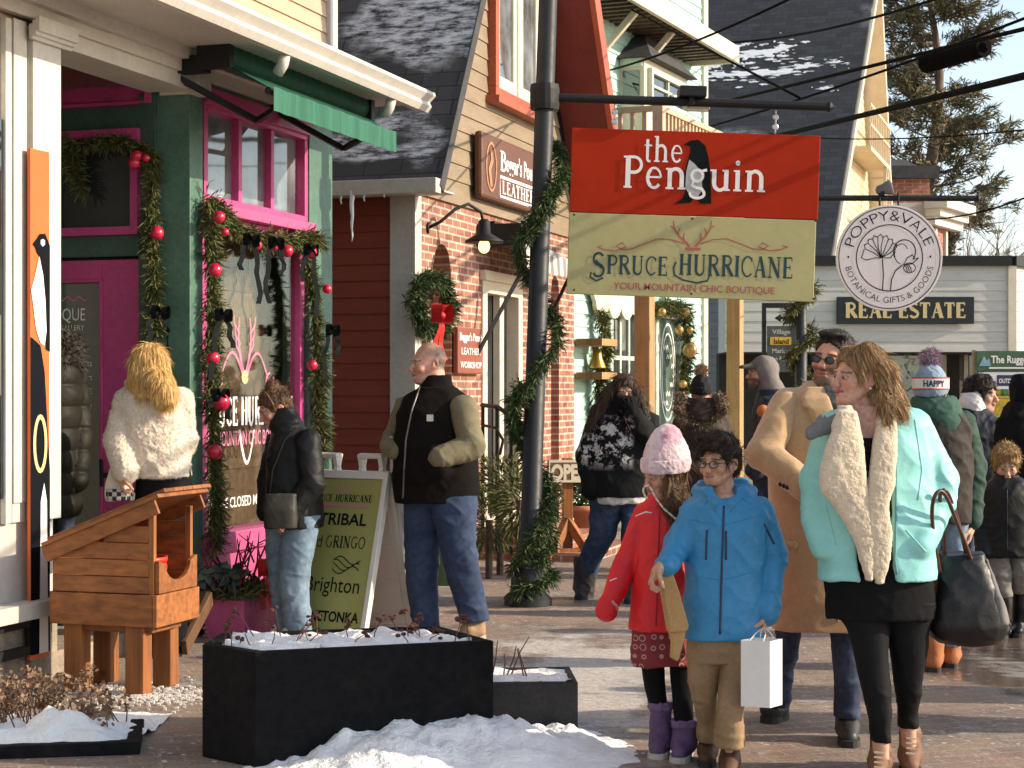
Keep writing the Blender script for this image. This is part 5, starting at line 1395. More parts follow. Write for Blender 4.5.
# directory post with arrows, by the grey clapboard wall
YD = 26.0
dp = thing('direction_sign', 'black framed direction board with a yellow strip beside the garlanded post', 'sign', P(781, 500, YD))
DF = Fr(P(781, 390, YD)-Vector((0, 0, CH)), (1, 0, 0), (0, -1, 0)); X = lambda px: DF.a(px); Z = lambda py: DF.z(781, py)
mb = MB(); mb.fbox(DF, X(762), X(766), -.03, .03, 0, Z(303)); mb.fbox(DF, X(796), X(799), -.03, .03, 0, Z(303)); mb.fbox(DF, X(766), X(796), -.02, .02, Z(308), Z(303)); mb.build('frame', BLACKM, dp)
mb = MB(); mb.fbox(DF, X(767), X(795), -.015, .015, Z(372), Z(326)); bb = mb.build('board', mat('board_slate', (.07, .075, .075)), dp)
mb = MB(); mb.fbox(DF, X(770), X(791), .016, .024, Z(345), Z(337)); mb.build('yellow_strip', mat('strip_yellow', (.6, .36, .05)), bb)
mb = MB(); f = lambda x, z: DF(x, .027, z)
for w_, py in (('Village', 334), ('Market', 353), ('Inn & Pub', 361)): text(mb, f, w_, X(781), Z(py), X(790)-X(772), .07, .01, 'c')
mb.build('lettering', mat('pale_lettering', (.5, .48, .42)), bb, normals=False)
mb = MB(); text(mb, f, 'Island', X(781), Z(344), X(788)-X(773), .08, .02, 'c'); mb.build('strip_lettering', LETK, bb, normals=False)
mb = MB(); mb.bar(P(776, 318, YD-.1), P(795, 318, YD-.1), .05, .04); mb.prism([P(775, 318, YD-.1), P(781, 314, YD-.1), P(781, 322, YD-.1)], (0, .05, 0)); mb.build('arrow', BLACKM, dp)

# street stall boards at the right
YT = 24.0
TF = Fr(P(975, 390, YT)-Vector((0, 0, CH)), (1, 0, 0), (0, -1, 0)); X = lambda px: TF.a(px); Z = lambda py: TF.z(1000, py)
st = thing('market_stall', 'street stall with a green board over a white board and a yellow counter cloth', 'stall', TF(X(1000), 0, 0))
mb = MB(); mb.fbox(TF, X(973), X(976), -.06, .0, 0, Z(350)); mb.fbox(TF, X(1040), X(1043), -.06, .0, 0, Z(350)); mb.build('stall_frame', mat('stall_wood', (.3, .22, .13)), st)
mb = MB(); mb.fbox(TF, X(976), X(1042), .0, .05, Z(371), Z(351)); bb = mb.build('green_board', mat('board_green', (.055, .11, .06)), st)
mb = MB(); f = lambda x, z: TF(x, .055, z); text(mb, f, 'The Rugged', X(990), Z(363), X(1030)-X(990), .1, .025); stroke(mb, f, [(X(988), Z(368)), (X(1032), Z(368))], .02); mb.build('lettering', LETW, bb, normals=False)
mb = MB(); mb.add([f(X(978), Z(366)), f(X(983), Z(356)), f(X(986), Z(361)), f(X(988), Z(358)), f(X(990), Z(366))], [(0, 1, 2, 3, 4)]); mb.build('mountain_emblem', mat('emblem_blue', (.2, .35, .42)), bb, normals=False)
mb = MB(); mb.fbox(TF, X(978), X(1042), .0, .04, Z(389), Z(372)); bb = mb.build('white_board', LETW, st)
mb = MB(); f = lambda x, z: TF(x, .044, z); mb.add([f(X(996), Z(386)), f(X(1022), Z(386)), f(X(1022), Z(375)), f(X(996), Z(375))], [(0, 1, 2, 3)]); mb.build('dark_label', mat('label_navy', (.03, .04, .09)), bb, normals=False)
mb = MB(); text(mb, lambda x, z: TF(x, .048, z), 'OUTDOOR', X(998), Z(383), X(1020)-X(998), .06, .02); mb.build('lettering', LETW, bb, normals=False)
mb = MB(); stroke(mb, f, arc(X(986), Z(380), .06, .07, 0, 360, 10), .03); mb.build('badge_emblem', mat('label_navy', (.03, .04, .09)), bb, normals=False)
random.seed(11)
cs = [(.5, .05, .04), (.05, .2, .4), (.55, .45, .05), (.1, .35, .12), (.5, .5, .5), (.5, .2, .4)]
mb = MB()
mb.fbox(TF, X(980), X(1042), -.5, .02, Z(398), Z(396)); mb.fbox(TF, X(980), X(1042), .03, .05, .25, Z(398)-.01); mb.build('counter_cloth', mat('cloth_yellow', (.52, .36, .03), .8, .3, 8, .3, col2=(.3, .22, .05)), st)
for i in range(9):
    x = X(981)+i*(X(1040)-X(981))/9; c = TF(x+.06, -.08, Z(396)); mb = MB(); mb.lathe([(.03, 0), (.055, .03), (.06, .08), (.03, .13), (.012, .15)], c, 10)
    m_ = mat('trinket_%s' % ['red', 'blue', 'yellow', 'green', 'grey', 'pink'][i % 6], cs[i % 6], .5); tag(mb.build('ornament', m_, smooth=True), '%s ornament on the yellow stall counter' % ['small red', 'small blue', 'small yellow', 'small green', 'small grey', 'small pink'][i % 6] if i < 6 else '%s ornament towards the right end of the yellow stall counter' % ['red', 'blue', 'yellow'][i-6], 'ornament', 'ornaments on the stall counter')

# gooseneck wall lamp
wl = thing('wall_lamp', 'black gooseneck lamp lit above the arched brick niche', 'lamp', L(L.a(431), .0, L.z(431, 225)))
a_ = L.a(437); z_ = L.z(437, 205)
pts = [L(L.a(428), .0, L.z(428, 228)), L(L.a(429), .1, L.z(428, 222)), L(a_-.1, .2, z_-.05), L(a_, .28, z_), L(a_+.1, .36, z_-.06), L(a_+.12, .38, z_-.18)]
mb = MB(); mb.tube(pts, .014, 8); mb.lathe([(.05, -.01), (.05, .01)], pts[0], 12, Matrix.Rotation(R(90), 3, 'Y')); mb.build('arm', BLACKM, wl, smooth=True)
e = pts[-1]
mb = MB(); mb.lathe([(.03, .06), (.05, .04), (.055, -.06), (.16, -.12), (.165, -.14), (.1, -.125)], e, 18); mb.build('shade', BLACKM, wl, smooth=True)
m_, nt, b = _nt('lit_bulb'); b.inputs['Emission Color'].default_value = (1, .62, .22, 1); b.inputs['Emission Strength'].default_value = 1.6
mb = MB(); mb.ball(e+Vector((0, 0, -.17)), .05, 12, (1, 1, 1.2)); mb.build('bulb', m_, wl, smooth=True)

# green roller awning of the first shop
ga, gb = L.a(214, .25), L.a(352, .25)
aw = thing('roller_awning', 'dark green canvas awning part unrolled over the display window', 'awning', L((ga+gb)/2, .3, L.z(300, 90, .25)))
CANVAS = mat('green_canvas', (.008, .075, .045), .7, .12, 5, .3, 30); CANVL = mat('pale_green_canvas', (.014, .1, .06), .75, .12, 5, .3, 30, col2=(.026, .135, .083), stretch=(3, 3, .2))
zr_ = L.z(222, 58, .25)
mb = MB(); k = 60
for i in range(k):
    pass
mb.tube([L(ga+(gb-ga)*i/k, .30, zr_) for i in range(k+1)], [.085+.004*math.sin(i*2.1) for i in range(k+1)], 20); mb.build('canvas_roll', CANVAS, aw, smooth=True)
zf_ = L.z(270, 88, .72); fa, fb = L.a(271, .72), L.a(393, .72)
mb = MB(); mb.add([L(ga+.02, .34, zr_-.06), L(gb, .34, zr_-.06), L(fb, .72, zf_), L(fa, .72, zf_)], [(0, 1, 2, 3)]); mb.add([L(ga+.02, .34, zr_-.066), L(gb, .34, zr_-.066), L(fb, .72, zf_-.006), L(fa, .72, zf_-.006)], [(3, 2, 1, 0)]); mb.build('canvas', CANVAS, aw, normals=False)
mb = MB(); n = 40
for i in range(n):
    x, y = fa+(fb-fa)*i/n, fa+(fb-fa)*(i+1)/n
    e1, e2 = .738+.006*math.sin(i*1.3), .738+.006*math.sin((i+1)*1.3)
    mb.add([L(x, e1+.0, zf_-.13), L(y, e2+.0, zf_-.13), L(y, e2, zf_+.01), L(x, e1, zf_+.01)], [(0, 1, 2, 3)])
mb.build('valance', CANVL, aw, normals=False, smooth=True)
mb = MB(); mb.tube([L(fa, .70, zf_-.01), L(fb, .70, zf_-.01)], .022, 10); mb.build('front_bar', BLACKM, aw)
for x in (ga+.02, (ga+gb)/2+.3): 
    mb = MB(); mb.bar(L(x, .0, zr_-.12), L(x+.3, .38, zf_-.1), .04, .035); mb.bar(L(x+.3, .38, zf_-.1), L(x+.05, .69, zf_-.04), .035, .03); mb.fbox(L, x-.05, x+.04, -.0, .2, zr_-.1, zr_+.0); mb.build('arm', BLACKM, aw)
mb = MB(); mb.fbox(L, ga-.05, ga-.0, .16, .38, zr_-.09, zr_+.07); mb.build('bracket', BLACKM, aw); mb = MB(); mb.fbox(L, gb, gb+.06, .1, .4, zr_-.1, zr_+.1); mb.build('bracket', BLACKM, aw)

# small striped awning of the brick shop
xa, xb = L.a(482), L.a(531); za = L.z(497, 236, .3)
sa = thing('striped_awning', 'small grey and white striped awning over the brick shop door', 'awning', L((xa+xb)/2, 0, za))
n = 14; m1, m2 = mat('stripe_white', (.6, .56, .5)), mat('stripe_grey', (.22, .19, .17))
mb = MB()
for i in range(n):
    mb.cur = i % 2; x, y = xa+(xb-xa)*i/n, xa+(xb-xa)*(i+1)/n
    mb.add([L(x, .02, za+.12), L(y, .02, za+.12), L(y, .42, za-.08), L(x, .42, za-.08), L(x, .43, za-.26), L(y, .43, za-.26)], [(0, 1, 2, 3), (3, 2, 5, 4)])
mb.build('canvas', [m1, m2], sa, normals=False)
mb = MB(); mb.fbox(L, xa-.15, xa-.01, .0, .42, za-.06, za+.14); mb.fbox(L, xa, xb, 0, .12, za+.12, za+.18); mb.build('housing', BLACKM, sa)
mb = MB(); mb.bar(L(xa+.02, .42, za-.2), L(xa-.3, .02, za-1.1), .03); mb.bar(L(xb-.02, .42, za-.2), L(xb-.02, .02, za-1.0), .03); mb.build('brace', BLACKM, sa)

# overhead cables
CAB = mat('black_cable', (.006, .006, .006), .95, .1, 8, 0, spec=.05)
def cable(label, p, q, r, ext0, ext1, sag=.15):
    p, q = Vector(p), Vector(q); d = q-p; a, b = p-d*ext0, q+d*ext1
    n = 24; mb = MB(); mb.tube([a.lerp(b, i/n)-Vector((0, 0, sag*4*(i/n)*(1-i/n))) for i in range(n+1)], r, 6)
    tag(mb.build('overhead_cable', CAB, smooth=True), label, 'cable', 'cables over the street')
cable('thick black cable running just above the round white sign', P(835, 122, 20), P(1024, 76, 13), .03, .9, .5, .0)
cable('black cable with a splice box spliced into it', P(690, 110, 24), P(1024, 29, 13.5), .018, .2, .5, .0)
cable('thin cable crossing the dark slate roof towards the balcony', P(590, 70, 22), P(758, 0, 16), .012, .2, .5)
cable('thin guy wire slanting down to the end of the sign arm', P(640, 14, 20), P(800, 98, YP+.2), .01, .6, .0, .0)
cable('pale thin wire crossing the dark slate roof top', P(740, 36, 26), P(880, 5, 20), .016, .3, .5)
cable('thin drooping wire from the porch corner across the slate roof', P(690, 130, 24), P(900, 50, 18), .014, .1, 1.2)
cable('thin wire crossing the pine tree low down', P(830, 130, 24), P(1024, 118, 17), .009, .5, .5)
cable('thin wire passing behind the round white sign towards the corner shop', P(930, 215, 26), P(1024, 188, 22), .012, .2, .5)
YX = 13.5+(24-13.5)*(1024-955)/334
a_, b_ = P(926, 64, YX+.35), P(984, 47, YX-.35)
mb = MB(); d_ = (b_-a_); mb.tube([a_-d_*.06, a_, a_, b_, b_, b_+d_*.06], [.02, .05, .085, .085, .05, .02], 14); 
tag(mb.build('splice_box', mat('rubber_black', (.006, .006, .006), .95, spec=.05), smooth=False), 'fat black cylindrical splice box on the overhead cable', 'splice box')
# ================================================================ wooden bucket stand
K0 = G(58, 692)
KF = Fr(K0, NN, -U)     # a: along its length towards the street, e: towards the camera
bl, bd = .55, .40
bs = thing('bucket_stand', 'orange stained wooden stand shaped like a little kennel holding a bucket', 'stand', KF(.3, -.2, 0))
def kb(mb, *a): mb.fbox(KF, *a)
for x, e in ((.02, -.02), (.37, -.02), (.02, -bd+.1), (.37, -bd+.1)):
    mb = MB(); kb(mb, x, x+.105, e-.09, e, 0, .40); mb.build('leg', ORANGEV, bs, bevel=.006)
mb = MB(); kb(mb, -.03, bl, .0, .025, .35, .51); kb(mb, -.03, bl, -bd-.025, -bd, .35, .51); kb(mb, bl, bl+.025, -bd-.025, .025, .35, .51); kb(mb, -.05, -.03, -bd, 0, .35, .51); kb(mb, -.0, bl-.02, -bd, -.001, .38, .42)
kb(mb, .06, bl-.04, -bd+.05, -.05, .31, .35)
mb.build('apron', ORANGEW, bs, bevel=.004)
mb = MB(); zr0, zr1 = .76, .98
def roofz(x): return zr0+(zr1-zr0)*(x+.04)/(bl+.1)
for i in range(5):
    z0, z1 = .515+i*.085, .515+(i+1)*.085-.004
    for e0, e1 in ((-.012, .006), (-bd, -bd+.018)):
        xs = -.02 if z1 < zr0-.02 else max(-.02, (z1-zr0+.02)/(zr1-zr0)*(bl+.1)-.04)
        if xs < bl-.03: mb.hexa([KF(xs-(.02 if xs > 0 else 0), e0, z0), KF(bl-.03, e0, z0), KF(bl-.03, e1+.006, z0), KF(xs-(.02 if xs > 0 else 0), e1+.006, z0), KF(xs, e0, z1), KF(bl-.03, e0, z1), KF(bl-.03, e1, z1), KF(xs, e1, z1)])
mb.build('side_panel', ORANGEW, bs, bevel=.002)
mb = MB(); kb(mb, -.03, -.012, -bd, 0, .515, zr0-.01); mb.build('back_panel', ORANGEW, bs)
for e in (0, -bd+.02): mb = MB(); kb(mb, bl-.03, bl-.002, e-.02, e+.007, .512, .93); mb.build('corner_post', ORANGEV, bs)
mb = MB(); slab(mb, KF, -.05, zr0-.02, bl+.06, zr1+.02, -bd-.06, .07, .02)
for i in range(5): slab(mb, KF, -.06+i*.004, zr0+.004+0*i, bl+.07, zr1+.045, -bd-.07+.1*i, -bd+.025+.1*i, .02)
slab(mb, KF, -.04, zr0-.10, bl+.05, zr1-.06, .03, .05, .085); slab(mb, KF, -.04, zr0-.10, bl+.05, zr1-.06, -bd-.05, -bd-.03, .085)
mb.build('roof', ORANGEW, bs, bevel=.003)
mb = MB(); pts = [(-bd, .515), (0, .515), (0, .68)]+[(-bd/2+.13*math.cos(R(t)), .655+.085*-math.sin(R(t))) for t in range(0, 181, 15)]+[(-bd, .68)]
mb.prism([KF(bl-.0, e, z) for e, z in pts], NN*.025); mb.build('front_board', ORANGEW, bs, bevel=.003)
mb = MB(); mb.lathe([(.10, 0), (.118, .19), (.124, .19), (.124, .215), (.121, .215), (.121, .235), (.126, .235), (.126, .26), (.118, .26), (.105, .05)], KF(.37, -.2, .42), 24); 
bk = thing('bucket', 'red plastic bucket standing inside the wooden kennel stand', 'bucket', KF(.37, -.2, .42)); mb.build('pail', mat('red_plastic', (.62, .05, .02), .35, .05, 5, 0), bk, smooth=True)
mb = MB(); mb.tube([KF(.37, -.2+.125*math.cos(t), .66-.12*math.sin(t)) for t in [i*math.pi/10 for i in range(11)]], .004); mb.build('bail', mat('galvanised', (.5, .5, .5)), bk)

# ================================================================ sandwich board
HF_c = P(350, 390, 11.25); HF_c.z = 0
e1 = Vector((.865, -.5, 0)); e2 = Vector((-.5, -.865, 0))
AF = Fr(HF_c, e1, e2)
ab = thing('sandwich_board', 'white plastic sandwich board with olive posters listing clothing brands', 'sandwich board', HF_c)
wA, hA, sp = .31, 1.02, .30
CREAMP = mat('cream_plastic', (.74, .7, .6), .4, .05, 4, .1, 30)
def panelF(sgn):
    r_ = e1 if sgn > 0 else -e1
    up = (Vector((0, 0, hA))-e2*sgn*(sp-.02)).normalized()
    O = HF_c+e2*sgn*sp
    return Fr(O, r_, r_.cross(up)*1.0 if (r_.cross(up)).dot(e2*sgn) > 0 else -r_.cross(up), up)
for sgn in (1, -1):
    pf = panelF(sgn); hh = math.hypot(hA, sp)
    mb = MB()
    for q in ((-wA, -wA+.035, 0, hh), (wA-.035, wA, 0, hh), (-wA+.035, wA-.035, .0, .06), (-wA+.035, wA-.035, hh-.05, hh)): mb.fbox(pf, q[0], q[1], -.035, .012, q[2], q[3])
    mb.fbox(pf, -wA+.03, wA-.03, -.02, -.012, .05, hh-.04)
    for i in range(4): mb.fbox(pf, -wA+.06, wA-.06, -.03, -.021, .12+.22*i, .14+.22*i)
    for x in (-wA+.06, 0-.02, wA-.08): mb.fbox(pf, x, x+.02, -.03, -.0205, .1, .85)
    for g in (-1, 1):
        x = g*.17; 
        mb.fbox(pf, x-.09, x-.06, -.03, .008, hh, hh+.09); mb.fbox(pf, x+.06, x+.09, -.03, .008, hh, hh+.09); mb.fbox(pf, x-.09, x+.09, -.03, .008, hh+.09, hh+.115)
    o = mb.build('panel', CREAMP, ab, bevel=.006)
    mb = MB(); mb.fbox(pf, -wA+.04, wA-.04, -.011, .004, .065, hh-.055); po = mb.build('poster', mat('poster_olive', (.36, .34, .1), .5, .05, 3, 0), o)
    mb = MB(); f = lambda x, z, pf=pf: pf(x, .0065, z)
    text(mb, f, 'TRIBAL', .02, .72, .36, .075, .02, 'c'); serif(mb, f, 'HURRICANE', -.06, .865, .28, .045, 1.0); serif(mb, f, 'SPRUCE', -.25, .865, .17, .045, 1.0)
    text(mb, f, 'Old', -.26, .575, .15, .08, -.01); serif(mb, f, 'GRINGO', -.08, .575, .3, .075, .9)
    for i in range(4): stroke(mb, f, [(.0+.025*k, .50-.02*i+.025*math.sin(k*.8+i)) for k in range(9)], .006)
    text(mb, f, 'Brighton', .02, .3, .4, .1, .0, 'c'); text(mb, f, 'MINNETONKA', .0, .12, .5, .065, .025, 'c'); mb.build('lettering', LETK, po, normals=False)
    mb = MB()
    for g in (-1, 1): stroke(mb, f, [(g*.01, .915), (g*.04, .94), (g*.05, .97)], .01)
    stroke(mb, f, [(-.18, .84), (.2, .84)], .012); mb.build('antler_emblem', LETP, po, normals=False)

# ================================================================ OPEN sign on an easel
YE = 16.2
EF = Fr(P(568, 390, YE)-Vector((0, 0, CH)), Vector((.98, .2, 0)), Vector((.2, -.98, 0)))
es = thing('open_sign', 'cream OPEN board on an orange wooden A-frame easel', 'sign', EF(0, 0, 0))
X = lambda px: EF.a(px); Z = lambda py: EF.z(568, py)
mb = MB(); mb.fbox(EF, X(563), X(573), -.06, .0, .04, Z(458)); mb.build('post', ORANGEV, es, bevel=.006)
mb = MB(); mb.bar(EF(X(568), -.03, Z(520)), EF(X(546), .12, .0), .07); mb.bar(EF(X(568), -.03, Z(520)), EF(X(590), .12, 0), .07); mb.bar(EF(X(568), -.03, .25), EF(X(575), -.5, 0), .07); mb.fbox(EF, X(548), X(589), .04, .1, .05, .11); mb.build('foot', ORANGEV, es)
mb = MB(); mb.fbox(EF, X(547), X(591), .005, .04, Z(482), Z(460)); bb = mb.build('board', mat('open_brown', (.16, .085, .045)), es, bevel=.006)
mb = MB(); f = lambda x, z: EF(x, .044, z); text(mb, f, 'OPEN', X(569), Z(479), X(588)-X(550), Z(464)-Z(479), .05, 'c'); stroke(mb, f, [(X(548.5), Z(481)), (X(589.5), Z(481)), (X(589.5), Z(461)), (X(548.5), Z(461)), (X(548.5), Z(481))], .018); mb.build('lettering', CREAM, bb, normals=False)

# black stair railing by the brick shop door
rl = thing('stair_railing', 'black iron railing on the brick steps beside the shop door', 'railing', L(la(490), .6, 0))
YR = 15.4
def rp(px, py, dy=0): return P(px, py, YR+dy)
mb = MB()
mb.tube([rp(482, 405, .6), rp(498, 407, .3), rp(525, 427, -.2), rp(536, 440, -.4)], .02, 8)
mb.tube([rp(482, 425, .6), rp(496, 428, .3), rp(503, 440, .2), rp(500, 455, .2)], .014, 8)
mb.build('handrail', BLACKM, rl)
for px, y0, y1, dy in ((483, 405, 540, .6), (497, 407, 552, .3), (511, 417, 556, .05), (524, 427, 562, -.2)):
    q = P(px, y0, YR+dy); mb = MB(); mb.bar((q.x, q.y, .12 if dy > 0 else 0.0), q, .03); mb.build('baluster', BLACKM, rl)

# ================================================================ planters
YQ = G(244, 640)
PF = Fr(YQ, U, NN)
pk = thing('pink_planter', 'magenta planter box by the display window with a red bow and dark twigs', 'planter', PF(.3, -.12, 0))
mb = MB(); mb.fbox(PF, 0, .62, -.27, 0, 0, .24); mb.fbox(PF, .02, .6, -.25, -.02, .235, .245); mb.build('box', PINKL, pk, bevel=.008)
random.seed(21)
mb = MB()
for i in range(420):
    p = PF(random.uniform(.0, .62), random.uniform(-.27, -.0), .24); leaf(mb, p, Vector((random.gauss(0, .6), random.gauss(-.1, .6), random.uniform(.2, 1))), random.uniform(.12, .3), .016, .8)
mb.build('foliage', GREENERY, pk, normals=False)
mb = MB()
for i in range(70):
    p = PF(random.uniform(-.05, .15), random.uniform(-.3, -.05), .3+random.uniform(-.02, .16)); leaf(mb, p, rv()+Vector((0, 0, .3)), .11, .06, .5)
mb.build('broad_leaves', mat_island('eucalyptus', [(.06, .09, .07), (.12, .15, .12), (.09, .1, .06)], .6), pk, normals=False)
mb = MB()
for i in range(9):
    b_ = PF(random.uniform(.05, .3), random.uniform(-.22, -.05), .26); t = Vector((random.gauss(0, .12), random.gauss(0, .08), .32+random.random()*.08)); mb.tube([b_, b_+t*.5+rv()*.03, b_+t], [.009, .007, .003], 6)
    mb.tube([b_+t*.5, b_+t*.7+Vector((.05*random.choice((-1, 1)), 0, .02)), b_+t*.95+Vector((.07*random.choice((-1, 1)), 0, .0))], [.006, .005, .003], 5)
mb.build('twig', mat('red_twig', (.14, .02, .03)), pk)
mb = MB(); ribbon_bow(mb, PF(.22, .03, .42), U, NN, .1); mb.build('bow', REDRIB, pk, smooth=True, normals=False)
p0 = P(201, 600, 10.75)
mb = MB(); mb.bar(P(184, 648, 10.3), P(210, 598, 10.7), .1, .035, (1, 0, 0)); tag(mb.build('loose_board', mat_wood('raw_board', (.2, .1, .045), .5, 3, 2), bevel=.005), 'loose brown board leaning beside the magenta planter', 'board')

ZP = .47
p1, p2, p3 = G(202, 757), G(254, 768), Vector((-.076, 7.62, 0)); p4, p5 = p3+Vector((-.25, .48, 0)), p1+Vector((.02, .36, 0))
bp_ = thing('black_planter', 'large black planter box full of snow and dried flower stalks', 'planter', (p1+p2+p3)/3)
outer = [p1, p2, p3, p4, p5]; cen = sum(outer, Vector())/5; inner = [cen+(p-cen)*.88 for p in outer]
BLK = mat('black_planter_paint', (.008, .008, .009), .8, .3, 3.5, .3, 50, spec=.12, col2=(.014, .013, .012), thr=(.5, .74))
mb = MB(); n = 5; zz = Vector((0, 0, ZP)); dz_ = Vector((0, 0, ZP-.06))
mb.add(outer+[p+zz for p in outer]+[p+zz for p in inner]+[p+dz_ for p in inner], [tuple(range(n))[::-1]]+[(i, (i+1) % n, n+(i+1) % n, n+i) for i in range(n)]+[(n+i, n+(i+1) % n, 2*n+(i+1) % n, 2*n+i) for i in range(n)]+[(2*n+i, 2*n+(i+1) % n, 3*n+(i+1) % n, 3*n+i) for i in range(n)])
mb.build('box', BLK, bp_, bevel=.008)
def inpoly(x, y, pg):
    c = False; j = len(pg)-1
    for i in range(len(pg)):
        if (pg[i].y > y) != (pg[j].y > y) and x < (pg[j].x-pg[i].x)*(y-pg[i].y)/(pg[j].y-pg[i].y)+pg[i].x: c = not c
        j = i
    return c
def heightfield(name, x0, x1, y0, y1, st, hf, m, parent=None, loc=None, mn=-.01):
    nx, ny = int((x1-x0)/st)+1, int((y1-y0)/st)+1
    mb = MB(); id_ = {}
    H = [[hf(x0+i*st, y0+j*st) for j in range(ny)] for i in range(nx)]
    def vid(i, j):
        if (i, j) not in id_: id_[(i, j)] = len(mb.v); mb.v.append((x0+i*st, y0+j*st, H[i][j]))
        return id_[(i, j)]
    for i in range(nx-1):
        for j in range(ny-1):
            if max(H[i][j], H[i+1][j], H[i][j+1], H[i+1][j+1]) > mn:
                mb.f.append((vid(i, j), vid(i+1, j), vid(i+1, j+1), vid(i, j+1))); mb.mi.append(0)
    return mb.build(name, m, parent, loc, smooth=True, normals=False)
def fbm(x, y, s, o=4):
    return sum(mnoise.noise(Vector((x*s*2**k, y*s*2**k, 3.7*k)))/2**k for k in range(o))
heightfield('snow_fill', cen.x-.75, cen.x+.75, cen.y-.6, cen.y+.6, .02, lambda x, y: ZP-.02+.05*abs(fbm(x, y, 4.5))+.02*fbm(x+4, y, 13) if inpoly(x, y, inner) else ZP-.2, SNOW, bp_, mn=ZP-.19)
random.seed(31); mb = MB(); fl = MB()
for i in range(26):
    while 1:
        x, y = random.uniform(-1.3, -.1), random.uniform(7.4, 8.3)
        if inpoly(x, y, inner) and y < 7.9: break
    b_ = Vector((x, y, ZP-.03)); h = random.uniform(.04, .14); t = b_+Vector((random.gauss(0, .04), random.gauss(0, .03), h)); mb.tube([b_, b_.lerp(t, .5)+rv()*.01, t], [.003, .0025, .002], 5)
    for j in range(random.randint(2, 6)):
        q = t+rv()*.022; fl.ball(q, random.uniform(.006, .013), 6, (1, 1, .7))
mb.build('stalk', mat('dry_stalk', (.14, .07, .04)), bp_); stuff(fl.build('seed_heads', mat('seed_head', (.1, .035, .025), .9, .4, 20, .3), bp_))
# small planter beside it
sx1 = G(578, 735); qd = Vector((-.998, -.05, 0)).normalized(); qe = Vector((-.05, .998, 0)).normalized()
SPF = Fr(sx1, qd, -qe)
sp_ = thing('low_planter', 'low square black planter topped with snow behind the snow bank', 'planter', SPF(.22, -.2, 0))
mb = MB(); h_ = .235
for q in ((0, .5, -.03, 0), (0, .5, -.45, -.42), (0, .03, -.42, -.03), (.47, .5, -.42, -.03)): mb.fbox(SPF, q[0], q[1], q[2], q[3], 0, h_)
mb.fbox(SPF, .03, .47, -.42, -.03, 0, .12)
mb.build('box', mat('worn_black_paint', (.026, .025, .024), .7, .4, 7, .3, 60), sp_, bevel=.005)
c_ = SPF(.25, -.22, 0)
heightfield('snow_fill', c_.x-.24, c_.x+.24, c_.y-.2, c_.y+.2, .02, lambda x, y: h_-.005+.018*fbm(x, y, 9), SNOW, sp_)
mb = MB(); random.seed(3)
for i in range(7):
    b_ = SPF(random.uniform(.15, .4), random.uniform(-.3, -.1), h_-.03); t = b_+Vector((random.gauss(0, .05), 0, random.uniform(.08, .2))); mb.tube([b_, b_.lerp(t, .6)+rv()*.012, t], [.004, .003, .002], 5)
mb.build('stalk', mat('dry_stalk', (.14, .07, .04)), sp_)
# ploughed snow at the planters
fd = (p3-p2).normalized(); fn_ = Vector((fd.y, -fd.x, 0))
def bank(x, y):
    v = Vector((x, y, 0))-p2; a = v.dot(fd); e = v.dot(fn_)
    if e < -.05 and a < (p3-p2).length: return -.05
    hump = .155*math.exp(-((a-.95)/.3)**2)+.09*math.exp(-((a-.52)/.28)**2)+.035*math.exp(-((a-1.4)/.22)**2)+.02*math.exp(-((a-.1)/.3)**2)
    fall = math.exp(-(max(0, e-.03)/.33)**2) if e > -.05 else math.exp(-((e+.05)/.3)**2)
    h = hump*fall*(1+.55*fbm(x, y, 2.6))+.05*abs(fbm(x, y, 5))*fall+.028*abs(fbm(x+9, y, 13))*fall+.009*fbm(x, y+5, 30)*fall
    edge = min(1, max(0, (a+.15)/.3), max(0, (1.75-a)/.35), max(0, (1.0-e)/.5))
    return h*edge-.013
stuff(heightfield('snow_bank', -1.3, 1.1, 6.4, 8.7, .018, bank, SNOW, mn=-.004))
def heap(cx, cy, rx, ry, h, sd):
    return lambda x, y: h*max(0, 1-((x-cx)/rx)**2-((y-cy)/ry)**2)*(1+.6*fbm(x+sd, y, 4))+.01*fbm(x, y, 16)-.012
# flower bed in the front corner
fb_ = thing('flower_bed', 'low dark-edged bed with dried hydrangea heads poking from the snow', 'flower bed', (-1.95, 7.6, 0))
bedY0, bedY1 = 6.95, 7.72
mb = MB(); x1b = G(140, 752).x
mb.fbox(Fr((x1b, 7.62, 0), (-.985, -.17, 0), (.17, -.985, 0)), 0, 1.6, 0, .07, 0, .055); mb.fbox(Fr((x1b, 7.62, 0), (-.985, -.17, 0), (.17, -.985, 0)), -.0, .06, -.5, 0, 0, .05); mb.build('edging', BLK, fb_, bevel=.006)
heightfield('snow_fill', -3.0, x1b-.02, 7.35, 8.5, .02, lambda x, y: (.1*max(0, 1-((x+1.95)/.42)**2)*max(0, 1-((y-7.72)/.35)**2)+.02)*(1+.8*fbm(x, y, 5))*min(1, max(0, (y-7.55-.17*(x-x1b))/.05))-.012, SNOW, fb_, mn=-.004)
random.seed(8); mb = MB(); fl = MB()
for i in range(75):
    x = random.uniform(-2.5, -1.72); b_ = Vector((x, random.uniform(7.78, 8.2), 0)); h = random.uniform(.08, .26)*(1.0 if x < -1.85 else .7)
    t = b_+Vector((random.gauss(0, .05), random.gauss(0, .04), h)); mb.tube([b_, b_.lerp(t, .5)+rv()*.015, t], [.003, .003, .002], 4)
    for j in range(26):
        q = t+rv()*.042; leaf(fl, q, rv(), .022, .018, 0)
mb.build('stalk', mat('dry_stalk', (.14, .07, .04)), fb_); fl.build('dried_flowers', mat_island('dried_petals', [(.16, .085, .05), (.3, .19, .12), (.22, .13, .08), (.36, .25, .17)], .9), fb_, normals=False)
